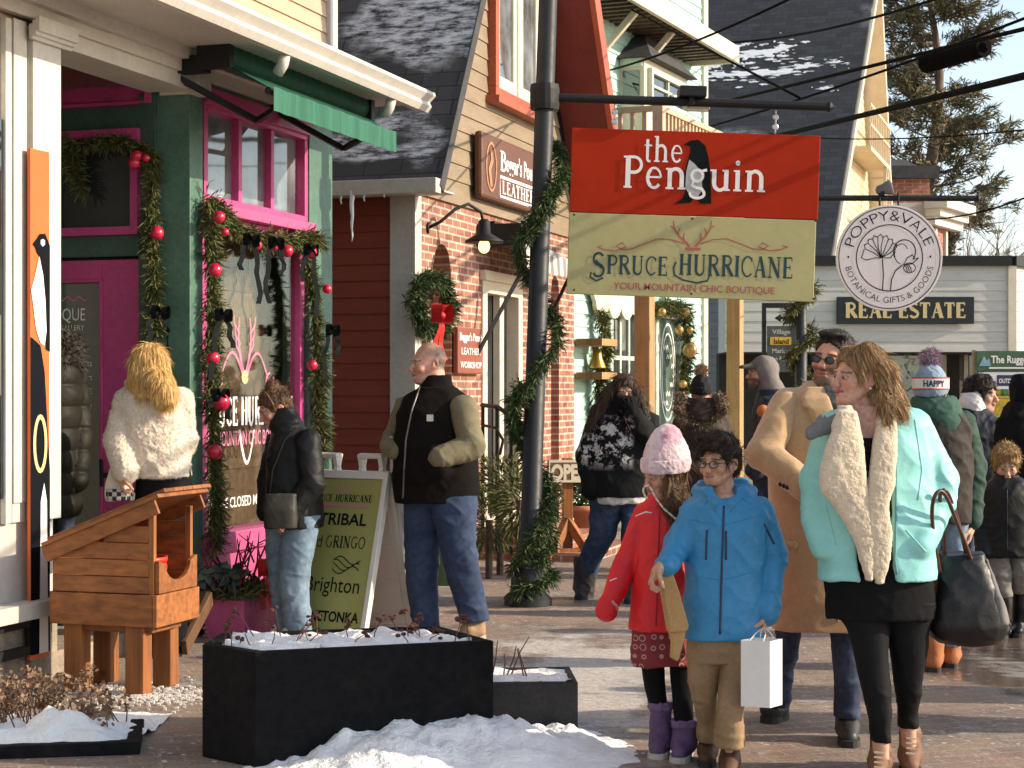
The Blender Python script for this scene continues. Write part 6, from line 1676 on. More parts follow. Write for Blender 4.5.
# salt spill under the stand
random.seed(14); mb = MB()
for i in range(900):
    a, e = random.gauss(.45, .22), random.gauss(-.05, .16)
    p = KF(a, e, 0); s_ = random.uniform(.003, .008); mb.box(p.x-s_, p.x+s_, p.y-s_, p.y+s_, .0, s_*1.2)
stuff(mb.build('spilled_salt', mat('rock_salt', (.72, .68, .62), .8, .1, 5, 0)))
# green barrel and pot by the brick shop
o = thing('green_barrel', 'round green metal planter tub standing behind the vest man', 'planter', P(440, 580, 14.2)); c_ = P(440, 390, 14.2); c_.z = 0
mb = MB(); mb.lathe([(.16, 0), (.19, .28), (.2, .3), (.2, .33), (.18, .33), (.17, .3)], c_, 22); mb.build('tub', mat('tub_green', (.06, .11, .05), .5), o, smooth=True)
mb = MB(); random.seed(9)
for i in range(500): leaf(mb, c_+Vector((0, 0, .33))+rv()*.13, rv()+Vector((0, 0, .4)), .09, .012, .7)
mb.build('foliage', GREENERY, o, normals=False)
o = thing('terracotta_pot', 'terracotta pot with a leafy shrub behind the OPEN easel', 'planter', P(582, 560, 18)); c_ = P(582, 390, 18); c_.z = 0
mb = MB(); mb.lathe([(.12, 0), (.17, .32), (.19, .32), (.19, .38), (.16, .38), (.15, .33)], c_, 20); mb.build('pot', mat('terracotta', (.42, .15, .08)), o, smooth=True)
mb = MB()
for i in range(900): leaf(mb, c_+Vector((0, 0, .55))+rv()*.24, rv()+Vector((0, 0, .5)), .1, .02, .5)
mb.build('foliage', GREENERY2, o, normals=False)
# wall shelves with a bell
for py, nm in ((343, 'upper'), (376, 'lower')):
    a0_, a1_ = M3.a(573), M3.a(598); z_ = M3.z(585, py)
    mb = MB(); mb.fbox(M3, a0_, a1_-.3, .035, .35, z_-.04, z_+.04); tag(mb.build('wall_shelf', POSTW, bevel=.004), '%s raw wooden shelf on the mint wall beside the bell' % nm, 'shelf', 'shelves on the mint wall')
bc = P(597, 362, 20.6)
mb = MB(); mb.lathe([(.015, .16), (.05, .14), (.06, .05), (.1, -.05), (.11, -.07), (.09, -.07)], bc, 18); tag(mb.build('bell', mat('bell_brass', (.5, .33, .08), .3, .15, 6, 0, metal=.7), smooth=True), 'gold bell hanging between the wooden shelves', 'bell')
# ================================================================ garlands, wreath, trees
def garland(label, paths, r, dens, baubles=(), ribbons=(), out=Vector((0, 0, 0)), L_=.12, w=.014, m=None, seed=1, group='evergreen garlands', lights=0, bm=None):
    allp = [Vector(p) for pth in paths for p in pth]
    o = thing('garland', label, 'garland', min(allp, key=lambda p: p.z), group)
    mb = MB()
    for i, pth in enumerate(paths): garland_mesh(mb, pth, r, dens, L_, w, out, .5, seed+i)
    mb.build('greenery', m or GREENERY, o, normals=False)
    for i, (c, rr) in enumerate(baubles):
        b_ = MB(); b_.ball(c, rr*.85, 16); b_.build('bauble', bm or BAUBLE, o, smooth=True)
    for p, ln, sd in ribbons:
        random.seed(sd); p = Vector(p)
        for g in (-1, 1):
            b_ = MB()
            x = NN*.02+U*.5*g; k = 7; side = Vector((.04, 0, 0))
            pts = [p+U*(.03+.08*math.sin(j/k*(1.6+sd % 3*.4))+.02*math.sin(j*1.7+sd))*g*(1+.2*j/k)+NN*.05+Vector((0, 0, -ln*(.75+.25*g*(-1)**sd)*(j/k)**1.2)) for j in range(k+1)]
            sd_ = (U*.02+NN*.008)
            for q0, q1 in zip(pts, pts[1:]): b_.add([q0-sd_, q0+sd_, q1+sd_, q1-sd_], [(0, 1, 2, 3)])
            lp = [p+U*g*(.02+.07*math.sin(t))+Vector((0, 0, .04*math.sin(2*t)))+NN*.06 for t in [j*math.pi/8 for j in range(9)]]
            for q0, q1 in zip(lp, lp[1:]): b_.add([q0-NN*.018, q0+NN*.018, q1+NN*.018, q1-NN*.018], [(0, 1, 2, 3)])
            b_.build('ribbon', RIBBON, o, normals=False)
    return o
def lw(px, py, e=.06): a, z = L.at(px, py, e); return L(a, e, z)
def dw(px, py, e=.06): a, z = D.at(px, py, e); return D(a, e, z)
DG = Vector((0, -1, 0))
garland('fir garland with red baubles swagged around the magenta entrance door',
        [[dw(52, 140), dw(75, 146), dw(100, 141), dw(130, 140), dw(148, 150)], [dw(150, 150), dw(153, 190), dw(151, 230), dw(154, 270), dw(155, 310), dw(152, 335)], [dw(70, 146), dw(74, 170), dw(82, 190)]],
        .085, 1100, [(dw(137, 156, .14), .042), (dw(134, 163, .15), .045), (dw(157, 233, .16), .05), (dw(146, 158, .13), .03)], [(dw(152, 312, .12), .36, 2)], DG, seed=3, L_=.075, w=.008)
garland('thick fir garland with red baubles and black ribbons framing the display window',
        [[lw(207, 200), lw(230, 226), lw(255, 236), lw(280, 240), lw(300, 238)], [lw(208, 210), lw(211, 290), lw(209, 370), lw(212, 440), lw(215, 500), lw(213, 545)], [lw(303, 238), lw(312, 290), lw(316, 350), lw(318, 410), lw(322, 455)], [lw(303, 235), lw(318, 240)]],
        .1, 1300, [(lw(px, py, .17), r) for px, py, r in ((215, 270, .05), (213, 358, .05), (221, 402, .065), (215, 452, .055), (219, 217, .045), (225, 232, .03), (257, 245, .04), (287, 251, .05), (311, 252, .05), (327, 289, .04), (312, 365, .045), (275, 247, .03))],
        [(lw(px, py, .14), l, s) for px, py, l, s in ((215, 315, .4, 3), (243, 240, .4, 4), (268, 243, .4, 5), (303, 250, .45, 6), (325, 330, .35, 7), (212, 395, .15, 8))], NN, seed=9, L_=.08, w=.009)
# around the lamp post
def spiral(base, up, z0, z1, turns, r, ph):
    n = int(turns*14); q = []
    for i in range(n+1):
        t = ph+2*math.pi*turns*i/n; q.append(base+up*(z0+(z1-z0)*i/n)+Vector((math.cos(t)*r, math.sin(t)*r, 0)))
    return q
garland('loose fir garland spiralling up the near lamp post', [spiral(pb, updir, .25, 3.35, 2.6, .15, 3.6), spiral(pb, updir, 2.6, 3.3, .5, .14, 4.0), spiral(pb, updir, .3, 1.6, .8, .15, 5.2), spiral(pb, updir, .12, .3, .7, .17, 4)], .045, 700, L_=.075, w=.01, seed=5, m=GREENERY2)
garland('fir garland wound around the farther lamp post', [spiral(pb2, Vector((0, 0, 1)), .3, z2-.9, 5, .13, 1)], .07, 520, L_=.1, w=.013, seed=6)
def mw(px, py, e=.12): a, z = M3.at(px, py, e); return M3(a, e, z)
GOLDB = mat('gold_bauble', (.5, .3, .1), .3, .1, 5, 0, metal=.6)
garland('heavy garland with gold ornaments around the green shop window', [[mw(648, 310), mw(665, 305), mw(682, 308)], [mw(683, 305), mw(686, 340), mw(684, 370), mw(682, 398)], [mw(600, 310), mw(604, 345), mw(598, 385), mw(600, 430)]], .15, 620, [(mw(px, py, .3), r) for px, py, r in ((690, 350, .11), (679, 330, .07), (662, 312, .06), (686, 312, .06), (683, 384, .06), (690, 330, .05))], L_=.12, w=.016, out=NM, seed=12, bm=GOLDB)
# wreath with the red bow
wc = lw(431, 303, .1); ring = [wc+U*(.42*math.cos(t))+Vector((0, 0, .24*math.sin(t))) for t in [i*math.pi/12 for i in range(25)]]
wr = thing('wreath', 'fir wreath with a red bow hung in the arched brick niche', 'wreath', wc)
mb = MB(); garland_mesh(mb, [wc+(p-wc)*.9 for p in ring], .13, 1300, .085, .011, NN, .2, 8); mb.build('greenery', GREENERY2, wr, normals=False)
mb = MB(); ribbon_bow(mb, lw(437, 316, .3), U, NN, .14); mb.build('bow', REDRIB, wr, smooth=True, normals=False)
# greenery at the foot of the brick wall
for px, py, Yd, lab, hh in ((500, 480, 14.9, 'pale leafy shrub behind the black stair railing', .2), (520, 500, 14.4, 'small fir cuttings heaped at the foot of the lamp post railing', .3), (489, 520, 14.6, 'low fir cuttings by the brick steps', .25)):
    c_ = P(px, py, Yd); o = thing('shrub', lab, 'shrub', (c_.x, c_.y, 0)); mb = MB(); random.seed(px)
    for i in range(900): q = rv(); leaf(mb, c_+Vector((q.x*.22, q.y*.2, q.z*hh)), q+Vector((0, 0, .2)), random.uniform(.05, .1), .012, .6)
    mb.build('foliage', GREENERY, o, normals=False)
    mb = MB(); mb.tube([(c_.x, c_.y, 0), (c_.x, c_.y, c_.z)], .03); mb.build('stem', mat('bark', (.1, .07, .05)), o)

# pine
BARK = mat('pine_bark', (.13, .085, .06), .9, .3, 4, .5, 20, dist=.02)
def pine(base, h, spread, seed, label, lo=.12):
    o = thing('pine_tree', label, 'tree', base); random.seed(seed)
    mb = MB(); base = Vector(base)
    tp = [base+Vector((.25*math.sin(i*.9), 0, h*i/12)) for i in range(13)]
    mb.tube(tp, [.34*(1-i/13)+.03 for i in range(13)], 10)
    lf = MB()
    n = 92
    for i in range(n):
        t = lo+(1-lo)*i/n; c_ = tp[int(t*11.99)].lerp(tp[min(12, int(t*11.99)+1)], t*11.99 % 1)
        ang = random.uniform(0, 6.283); ln = spread*(1.15-t*.6)*random.uniform(.55, 1.1)*(.75 if t > .9 else 1)
        d = Vector((math.cos(ang), math.sin(ang), random.uniform(-.12, .22)))
        pts = [c_+d*ln*k/4+Vector((0, 0, .12*ln*(k/4)**2)) for k in range(5)]
        mb.tube(pts, [.06*(1-t*.6), .05*(1-t*.6), .035, .025, .012], 5, False)
        for k in range(int(7+5*ln)):
            f_ = random.uniform(.3, 1.05); p = pts[0].lerp(pts[-1], f_)+Vector((0, 0, .12*ln*f_*f_))+rv()*.38
            tw = (rv()+d*.9+Vector((0, 0, .35))).normalized()
            mb.tube([pts[min(4, int(f_*4))], p], [.012, .006], 3, False)
            for q in range(26):
                a_ = p+tw*random.uniform(-.2, .3)+rv()*.13
                leaf(lf, a_, tw*.9+rv()*1.0, random.uniform(.2, .36), .045, .1)
    mb.build('trunk', BARK, o, smooth=True, normals=False); lf.build('crown', mat_island('pine_needles', [(.07, .07, .035), (.12, .11, .055), (.17, .145, .075), (.21, .165, .09)], .8), o, normals=False)
pbse = P(932, 390, 58); pbse.z = 0
pine(pbse, 15.6, 3.3, 2, 'tall shaggy pine tree rising beyond the corner shop', .22)
def bare(base, h, seed, label, col, dens=5, r0=.13, lean=(0, 0), spread=.55):
    o = thing('bare_tree', label, 'tree', base); random.seed(seed); mb = MB(); tw = MB(); base = Vector(base)
    def grow(p, d, ln, r, lv):
        pts = [p]; q = p; dd = d
        for k in range(4):
            dd = (dd+rv()*.16+Vector((0, 0, .05))).normalized(); q = q+dd*ln/4; pts.append(q)
        (mb if lv < 2 else tw).tube(pts, [r*(1-.12*k) for k in range(5)], 6 if lv < 2 else 4, False)
        if lv < 4:
            for k in range(dens if lv else dens+1):
                t = random.uniform(.35, 1.0); s_ = pts[0].lerp(pts[-1], t) if lv == 0 else pts[min(4, int(t*4.99))]
                if lv == 0: s_ = pts[min(4, int(t*4.99))]
                grow(s_, (dd+rv()*spread*1.6).normalized(), ln*random.uniform(.45, .7), r*.45, lv+1)
    grow(base, Vector((lean[0], lean[1], 1)), h*.5, r0, 0)
    m_ = mat('bare_bark_'+str(seed), col, .9, .2, 4, .3)
    mb.build('trunk', m_, o, smooth=True, normals=False); tw.build('crown', m_, o, normals=False)
for px, Yd, h, sd, lab, col in ((1012, 52, 6.5, 4, 'grey leafless tree beside the pine, right of the brick cornice', (.2, .15, .12)), (985, 60, 7.0, 5, 'brownish leafless tree close under the pine boughs', (.2, .13, .1)), (1060, 55, 7.5, 6, 'leafless tree at the far right behind the others', (.22, .17, .14)), (870, 64, 9, 9, 'thin leafless tree between the yellow gable and the pine', (.16, .12, .1))):
    b_ = P(px, 390, Yd); b_.z = 0; bare(b_, h, sd, lab, col, 5)
# young street trees just out of view on the sunny side; their boughs shade the paving
for x, y, h, sd, lab in ((5.2, 8.4, 2.3, 17, 'young leafless street tree on the sunny kerb nearest the planters'), (6.2, 10.0, 2.4, 23, 'young leafless street tree farther up the sunny kerb')):
    bare((x, y, 0), h, sd, lab, (.16, .12, .1), 2, .06)

# icicles under the eaves
ICE = mat('clear_ice', (.7, .74, .78), .12, .1, 20, .2, 60, spec=.7)
for fr_, px, py0, py1, e, r_, lab in ((S2, 352, 192, 243, .4, .02, 'long thin icicle hanging from the grey eave beside the red siding'), (S2, 341, 192, 206, .4, .012, 'short icicle on the grey eave, left of the long one'), (S2, 364, 191, 203, .4, .012, 'short icicle on the grey eave, just right of the long one'), (S2, 384, 191, 199, .4, .01, 'tiny icicle near the right end of the grey eave')):
    a_, z0 = fr_.at(px, py0, e); z1 = fr_.at(px, py1, e)[1]; mb = MB(); k = 8
    mb.tube([fr_(a_+.004*math.sin(i*2), e, z0+.01+(z1-z0)*i/k) for i in range(k+1)], [r_*(1-i/k)**.8+.002+.002*(i % 2) for i in range(k+1)], 8); tag(mb.build('icicle', ICE, smooth=True), lab, 'icicle', 'icicles on the grey eave')
# small floodlight on the round sign's arm
fl_ = thing('flood_light', 'small grey floodlight sitting on the arm above the round white sign', 'lamp', P(884, 195, Y2))
c_ = P(884, 189, Y2); mb = MB(); mb.lathe([(.02, -.09), (.05, -.07), (.06, .0), (.085, .07), (.08, .08)], c_, 14, Matrix.Rotation(R(75), 3, 'Y')); mb.build('housing', mat('dull_grey_metal', (.16, .155, .15), .7), fl_, smooth=True)
mb = MB(); mb.fbox(RF, -.09, -.05, -.02, .02, rad+.1, rad+.18); mb.build('bracket', BLACKM, fl_)
# ================================================================ people
SKIN = mat_skin()
def fabric(name, col, rough=.75, var=.12, vs=14, bmp=.25, bs=140, **k): return mat(name, col, rough, var, vs, bmp, bs, **k)
DENIM = mat('blue_denim', (.022, .038, .085), .85, .25, 4, .35, 220, col2=(.035, .058, .115))
DENIML = mat('light_denim', (.2, .28, .36), .85, .2, 4, .35, 220, col2=(.14, .21, .29))
DENIMD = mat('dark_denim', (.02, .03, .065), .8, .3, 6, .35, 220, col2=(.04, .055, .1))
CAMEL = mat('camel_wool', (.44, .275, .14), .85, .1, 6, .4, 200, sheen=.5)
BLACKF = fabric('black_fabric', (.008, .008, .009), .85, spec=.12)
LEATHER = mat('black_leather', (.009, .008, .009), .42, .15, 12, .3, 90, spec=.35)
RUBBER = mat('sole_rubber', (.03, .028, .026), .8, .2, 8, .1)
SOLEW = mat('pale_sole', (.5, .45, .38), .8, .1, 8, .1)
FAIR, PINKISH, TAN_, PALE = (.55, .31, .215), (.56, .29, .2), (.5, .285, .185), (.58, .36, .26)
LIP = (.40, .12, .105)

class Person:
    def __init__(s, label, Y, base):
        s.Y = Y; b = P(base[0], base[1], Y); s.base = Vector((b.x, b.y, 0))
        s.root = thing('person', label, 'person', s.base, None)
        s.body = Blob(Y); s.head = None
    def blob(s, dy=0.0): return Blob(s.Y, dy)
    def sethead(s, px, py, yaw, pitch=0, roll=0, sc=1.0, dy=0.0, wide=1.0, neck=None, nr=.052, **k):
        s.head = Head(np.array(P(px, py, s.Y+dy)), yaw, pitch, roll, sc, wide); s.head.build(s.body, **k)
        if neck: s.body.cone(s.head.w(0, .028, -.055), s.body.pt(*neck), nr*sc, nr*1.08*sc, .02)
        return s.head
    def skin(s, h=.006, skin=FAIR, lip=LIP, brow=(.06, .035, .02), iris=(.06, .05, .04), **k):
        v, f = s.body.mesh(h)
        c = s.head.tone(v, skin, lip, brow, iris, **k) if s.head else np.tile(np.array(skin), (len(v), 1))
        return emit('body', v, f, SKIN, s.root, c)
    def put(s, b, name, m, parent=None, **k):
        if name.startswith('trouser'):
            for lv in b.lvs:
                if len(lv) > 2:
                    for row, q in ((lv[len(lv)//2], .9), (lv[-1], 1.0)): b.bend.append((b.pt((row[1]+row[2])/2, row[0]-4, (row[4] if len(row) > 4 else 0)-.06), np.array([.1, 0, 1.0]), q))
        return cloth(b, name, m, parent or s.root, **k)
POMC = {'tan_pompom': [(.2, .13, .08), (.33, .22, .14), (.42, .3, .2)], 'pink_blue_pompom': [(.42, .2, .22), (.2, .2, .3), (.5, .36, .36)]}
def beanie(per, hd, m, name='beanie', cuff=True, pom=None, tall=.03, lift=.0, cm=None, slouch=0.0, h=.005, fat=1.0):
    b = per.blob()
    hd.e(b, (0, .02+slouch*.3, .062+lift), (.088*fat, .106*fat, .082+tall), .01)
    if slouch: hd.e(b, (0, .035+slouch*.6, .12+lift+tall), (.06, .065, .06), .05)
    b.plane(hd.w(0, -.02, .028+lift), hd.Mn @ np.array([0, -.18, -1]))
    o = per.put(b, name, m, h=h, amp=.004, scale=(30, 30, 9), fuzz=.003)
    if cuff:
        b = per.blob(); hd.e(b, (0, .02, .045+lift), (.096*fat, .114*fat, .1*fat), .01)
        b.plane(hd.w(0, -.02, .018+lift), hd.Mn @ np.array([0, -.2, -1])); b.plane(hd.w(0, 0, .082+lift), hd.Mn @ np.array([0, .2, 1]))
        per.put(b, 'cuff', cm or m, o, h=h, amp=.004, scale=(40, 40, 8), fuzz=.003)
    if pom:
        b = per.blob(); b.ball(hd.w(0, .03+slouch, .17+lift+tall+slouch*.2), .045*hd.sc); fo = per.put(b, 'pompom', pom, o, h=.006, amp=0, fuzz=.01); tuft(fo, 900, .03, (0, 0, -.1), .9, .004, POMC.get(pom.name, [(.3, .2, .13), (.4, .28, .18)]), 15, 'yarn')
    return o
def glasses(per, hd, frame, lens, rx=.023, rz=.016):
    mb = MB(); ln = MB()
    for g in (-1, 1):
        ring = [Vector(hd.w(g*.032+rx*math.cos(t), -.112+.012*abs(math.cos(t)*.4+g*.0), .001+rz*math.sin(t))) for t in [i*math.pi/10 for i in range(21)]]
        mb.tube(ring, .0026*hd.sc, 6)
        ln.add(ring[:-1], [tuple(range(20))])
        mb.tube([Vector(hd.w(g*.056, -.106, .006)), Vector(hd.w(g*.074, -.07, .008)), Vector(hd.w(g*.083, .01, .006)), Vector(hd.w(g*.082, .03, -.012))], .0024*hd.sc, 6)
    mb.tube([Vector(hd.w(-.01, -.117, .004)), Vector(hd.w(.01, -.117, .004))], .0024*hd.sc, 6)
    o = mb.build('glasses', frame, per.root, smooth=True); ln.build('lens', lens, o, normals=False)
def scalp(hd, b, t=.012, front=.052, low=-.055, back=True, cut=True):
    "cap of hair over the skull; front is the hairline height"
    hd.e(b, (0, .016, .038), (.076+t, .096+t, .09+t), .01)
    if back: hd.e(b, (0, .05, -.02), (.066+t*.6, .06+t, .06), .03)
    hd.e(b, (0, -.095, front-.088), (.074, .088, .085), .012, 's')
    for g in (-1, 1): hd.e(b, (g*.09, .006, -.014), (.03, .038, .046), .008, 's')
    if cut: b.plane(hd.w(0, 0, low-.03), hd.Mn @ np.array([0, -.25, -1]))
def radial(q, hd, back):
    r = (q-hd.c)*np.array([1, 1, 0]); r /= np.linalg.norm(r, axis=1, keepdims=True)+1e-6
    return r*.8*np.clip((q[:, 2:3]-hd.c[2]+.02)/.08, 0, 1)+np.array([0, 0, -1.0])+hd.Mn @ np.array([0, back, 0])
def tuft(o, cnt, L_, flow, lift, w, cols, seed=1, name='strands', keep=None, rnd=.2, sag=.3):
    v, f = VF[o]; nm = 'strand_'+str(abs(hash(tuple(cols))) % 99991)
    return fibers(name, v, f, cnt, L_, flow, lift, w, mat_island(nm, cols, .6, .25), o, seed, sag, rnd, keep)
def boots(per, lst, m, sole, s=1.0, high=.1, solez=.02, name='boot', h=.006, **k):
    for (hx, hy, hd_), (tx, ty, td) in lst:
        h0 = np.array(P(hx, hy, per.Y+hd_)); t0 = np.array(P(tx, ty, per.Y+td)); z = 0.0
        h0[2] = t0[2] = 0
        b = per.blob(); shoe(b, h0, t0, s, high); o = per.put(b, name, m, h=h, amp=.002, scale=(20, 20, 20), **k)
        mb = MB(); sole_mesh(mb, h0, t0, s, 0, solez); mb.build('sole', sole, o)

# ---------------------------------------------------------------- boy in the blue jacket
p = Person('boy with dark hair and glasses in a blue hooded jacket and khaki trousers', 7.3, (722, 768))
hd = p.sethead(719, 463, -36, 2, 0, .86, neck=(723, 500), child=True, male=False)
J = p.blob()
T = [(494, 706, 742, .07), (500, 693, 757, .095), (512, 687, 768, .115), (540, 687, 766, .13), (585, 685, 762, .135), (637, 681, 764, .14)]
J.lv(T, ex=2.5); p.body.lv(T, sc=.8)
AL = [(697, 512, 15, -.0), (678, 545, 14.5, -.02), (667, 564, 10, -.13)]; AR = [(757, 512, 15, 0), (773, 556, 14, .02), (767, 606, 12, -.05)]
J.c(*AL); J.c(*AR); p.body.c(*AL, sc=.6); p.body.c(*AR, sc=.6)
J.c((669, 563, 10.8, -.125), (665, 566, 10.8, -.145), k=.008); J.c((767, 603, 13.5, -.045), (766, 612, 13.2, -.055), k=.008)
J.lv([(486, 706, 744, .08, .012), (494, 699, 750, .09, .01), (501, 694, 754, .08)], k=.02); J.lv([(470, 709, 733, .06, -.035), (497, 708, 737, .06, -.035)], k=.015, op='s')
J.c((706, 491, 4, -.05), (696, 491, 4.5, .03), (702, 486, 5, .09), (742, 485, 5, .1), (751, 491, 5, .04), (741, 496, 4.5, -.04), (730, 503, 4, -.09), k=.02); J.c((708, 491, 4.5, -.06), (716, 503, 4, -.1), k=.02)
BLUEJ = mat('blue_shell', (.035, .22, .43), .5, .1, 7, .25, 150, spec=.4)
jk = p.put(J, 'jacket', BLUEJ, h=.0065, amp=.009, scale=(10, 10, 5), seed=3)
hand(p.body, p.body.pt(661, 566, -.16), (-.55, -.2, -.8), (.7, -.1, -.45), 1, 55, .86)
hand(p.body, p.body.pt(765, 613, -.06), (-.12, -.1, -1), (-.8, .1, -.2), -1, 50, .82)
NAVYT = mat('navy_tape', (.02, .035, .08), .5, .1, 9, 0)
seam(jk, [(724, 506), (722, 560), (720, 634)], .0045, 'zip', NAVYT, jk)
seam(jk, [(707, 530), (706, 560)], .0045, 'chest_pocket', NAVYT, jk); seam(jk, [(726, 531), (726, 560)], .0045, 'chest_pocket', NAVYT, jk); seam(jk, [(764, 524), (774, 544)], .004, 'sleeve_pocket', NAVYT, jk)
for q in ([(700, 508), (708, 500), (716, 512), (722, 520)], [(730, 512), (742, 498), (752, 504)], [(688, 575), (722, 580), (762, 570)], [(690, 519), (720, 526), (762, 515)]): seam(jk, q, .0022, 'stitching', BLUEJ, jk, .0)
Tr = p.blob(); KH = mat('khaki_cotton', (.27, .18, .095), .8, .14, 7, .3, 160)
Tr.lv([(625, 686, 760, .12), (645, 687, 757, .12), (660, 688, 752, .11)], ex=2.4)
Tr.lv([(650, 687, 723, .1), (680, 688, 717, .085, .0), (705, 695, 716, .072, .04), (722, 698, 717, .068, .09), (740, 697, 717, .068, .12)], k=.012)
Tr.lv([(650, 720, 757, .1), (680, 720, 747, .085, -.06), (710, 718, 742, .076, -.12), (738, 715, 744, .075, -.12), (746, 714, 744, .075, -.12)], k=.01)
p.put(Tr, 'trousers', KH, h=.0065, amp=.01, scale=(7, 7, 12), seed=8)
p.body.c((708, 645, 12, 0), (704, 690, 9, .01), (707, 748, 6, .125), sc=.7); p.body.c((736, 645, 12, 0), (733, 690, 9, -.07), (729, 750, 6, -.12), sc=.7)
BRN = mat('brown_boot', (.09, .042, .022), .6, .25, 9, .3, 60)
boots(p, [((709, 762, .2), (706, 766, -.02)), ((731, 765, -.02), (727, 770, -.27))], BRN, RUBBER, .85, .12)
p.skin(.0042, TAN_, (.42, .16, .13), (.03, .018, .012), (.05, .03, .02), smile=.7)
H = p.blob(); scalp(hd, H, .014, .068); hd.e(H, (0, -.045, .115), (.07, .05, .03), .02); hd.k(H, (-.04, -.085, .085), (.03, -.088, .088), .018, .02, .015)
ho = hairmesh(H, 'hair', mat_hair('dark_brown_hair', ((.008, .005, .004), (.05, .028, .017)), (120, 120, 40)), p.root, .0045, 4, .006, (45, 45, 20)); tuft(ho, 2600, .03, lambda q: np.tile(hd.Mn @ np.array([-.5, -.5, -.3]), (len(q), 1)), .22, .0022, [(.006, .004, .003), (.025, .013, .008), (.06, .034, .02)], 1)
glasses(p, hd, mat('dark_frame', (.05, .015, .018), .3), mat_glass('lens_glass', .05, (.93, .95, .96)))
# his white paper bag and folded brown bag
wb = thing('paper_bag', 'white paper shopping bag with twisted handles hanging from the boy hand', 'bag', P(763, 708, 7.15))
WPAP = mat('white_paper', (.76, .74, .7), .7, .04, 6, .2, 20, dist=.01)
Yb = 7.2
def bagbox(mb, q, z0, z1, px, t): pass
c0_ = P(741, 640, Yb-.05); BW = Fr(P(770, 708, Yb-.17), (-.95, .32, 0), (-.32, -.95, 0)); hb = P(0, 643, Yb).z-P(0, 708, Yb).z
BS = Fr(BW.O, (.62, .78, 0), (.78, -.62, 0))
mb = MB(); w1, w2 = .115, .095
A_, B_, C_ = BW(0, 0, 0), BW(w1, 0, 0), BS(w2, 0, 0); D_ = B_+(C_-A_)
up_ = Vector((0, 0, hb)); n_ = .012
mb.add([A_, B_, D_, C_, A_+up_, B_+up_, D_+up_, C_+up_]+[A_+up_*.5+(D_-A_)*.02], [(0, 1, 5, 4), (1, 2, 6, 5), (2, 3, 7, 6), (3, 0, 4, 7), (0, 3, 2, 1)])
o = mb.build('bag', WPAP, wb, normals=True); sm = o.modifiers.new('thick', 'SOLIDIFY'); sm.thickness = .0015
mb = MB()
for a, b_ in ((A_, B_), (C_, D_)):
    m_ = a.lerp(b_, .5)+up_; t_ = P(764, 627, Yb-.04); q0, q1 = a.lerp(b_, .25)+up_*.97, a.lerp(b_, .75)+up_*.97
    mb.tube([q0, q0.lerp(t_, .6)+(q0-m_)*.3, t_, q1.lerp(t_, .6)+(q1-m_)*.3, q1], .0025, 6)
mb.build('handle', WPAP, wb, smooth=True)
kb_ = thing('paper_bag', 'crumpled brown paper bag held in the boy fist', 'bag', P(668, 660, 7.1))
KPAP = mat('kraft_paper', (.42, .25, .1), .75, .12, 8, .5, 30, dist=.01)
mb = MB()
mb.prism([P(x, y, 7.19) for x, y in ((656, 574), (669, 571), (676, 592), (685, 624), (683, 630), (666, 631), (661, 600))], (.012, -.05, 0))
mb.prism([P(x, y, 7.185) for x, y in ((667, 629), (684, 628), (682, 640), (676, 661), (669, 657), (670, 642))], (.008, -.025, 0))
mb.build('bag', KPAP, kb_, bevel=.006)

# ---------------------------------------------------------------- girl in red
p = Person('girl in a fuzzy pink beanie, red jacket, patterned skirt and purple boots', 7.55, (668, 760))
hd = p.sethead(664, 473, -62, 16, 6, .86, neck=(665, 510), child=True, male=False)
J = p.blob(); T = [(496, 650, 676, .06), (503, 643, 684, .08), (515, 637, 692, .1), (550, 634, 692, .115), (590, 632, 692, .12), (629, 629, 694, .125)]
J.lv(T, ex=2.4); p.body.lv(T, sc=.8)
AL = [(645, 514, 12, 0), (627, 560, 11.5, -.01), (608, 610, 10, -.06)]; AR = [(686, 514, 13, 0), (694, 560, 12, .02), (686, 606, 11, -.02)]
for a in (AL, AR): J.c(*a); p.body.c(*a, sc=.6)
J.c((609, 604, 10.6, -.055), (607, 611, 11.2, -.06), k=.006)
J.lv([(488, 650, 677, .065, .0), (503, 646, 680, .075, 0)], k=.015); J.lv([(480, 653, 672, .05, -.03), (499, 654, 672, .05, -.03)], k=.01, op='s')
REDJ = mat('red_shell', (.66, .012, .02), .5, .1, 7, .25, 150)
jk = p.put(J, 'jacket', REDJ, h=.0065, amp=.009, scale=(10, 10, 4), seed=13)
seam(jk, [(660, 505), (658, 560), (656, 626)], .003, 'zip', mat('red_zip', (.35, .008, .012)), jk); seam(jk, [(636, 516), (646, 512), (652, 513)], .003, 'reflective_piping', LETW, jk); seam(jk, [(610, 581), (617, 578)], .003, 'reflective_piping', LETW, jk)
hand(p.body, p.body.pt(612, 594, -.05), (-.1, -.1, -1), (.8, -.2, 0), 1, 60, .62)
S = p.blob(); S.lv([(622, 637, 686, .1), (630, 634, 690, .113), (645, 631, 690, .125), (663, 632, 690, .13)], ex=2.3)
SKT = mat('maroon_print', (.16, .018, .022), .8, .15, 8, .2, 150, col2=(.42, .26, .24), thr=(.64, .66))
def ringmat():
    m, nt, b = _nt('maroon_skirt_print'); v = coords(nt, 'Object', (26, 10, 26))
    w_ = nd(nt, 'ShaderNodeTexVoronoi', Scale=1.0, Randomness=.25); nt.links.new(v, w_.inputs['Vector'])
    r1 = ramp(nt, w_.outputs['Distance'], .26, .3); r2 = ramp(nt, w_.outputs['Distance'], .34, .38, (1, 1, 1), (0, 0, 0))
    c = mixrgb(nt, mixrgb(nt, 1, r1, r2, 'MULTIPLY'), (.2, .022, .028), (.45, .27, .25)); nt.links.new(c, b.inputs['Base Color']); b.inputs['Roughness'].default_value = .85
    return m
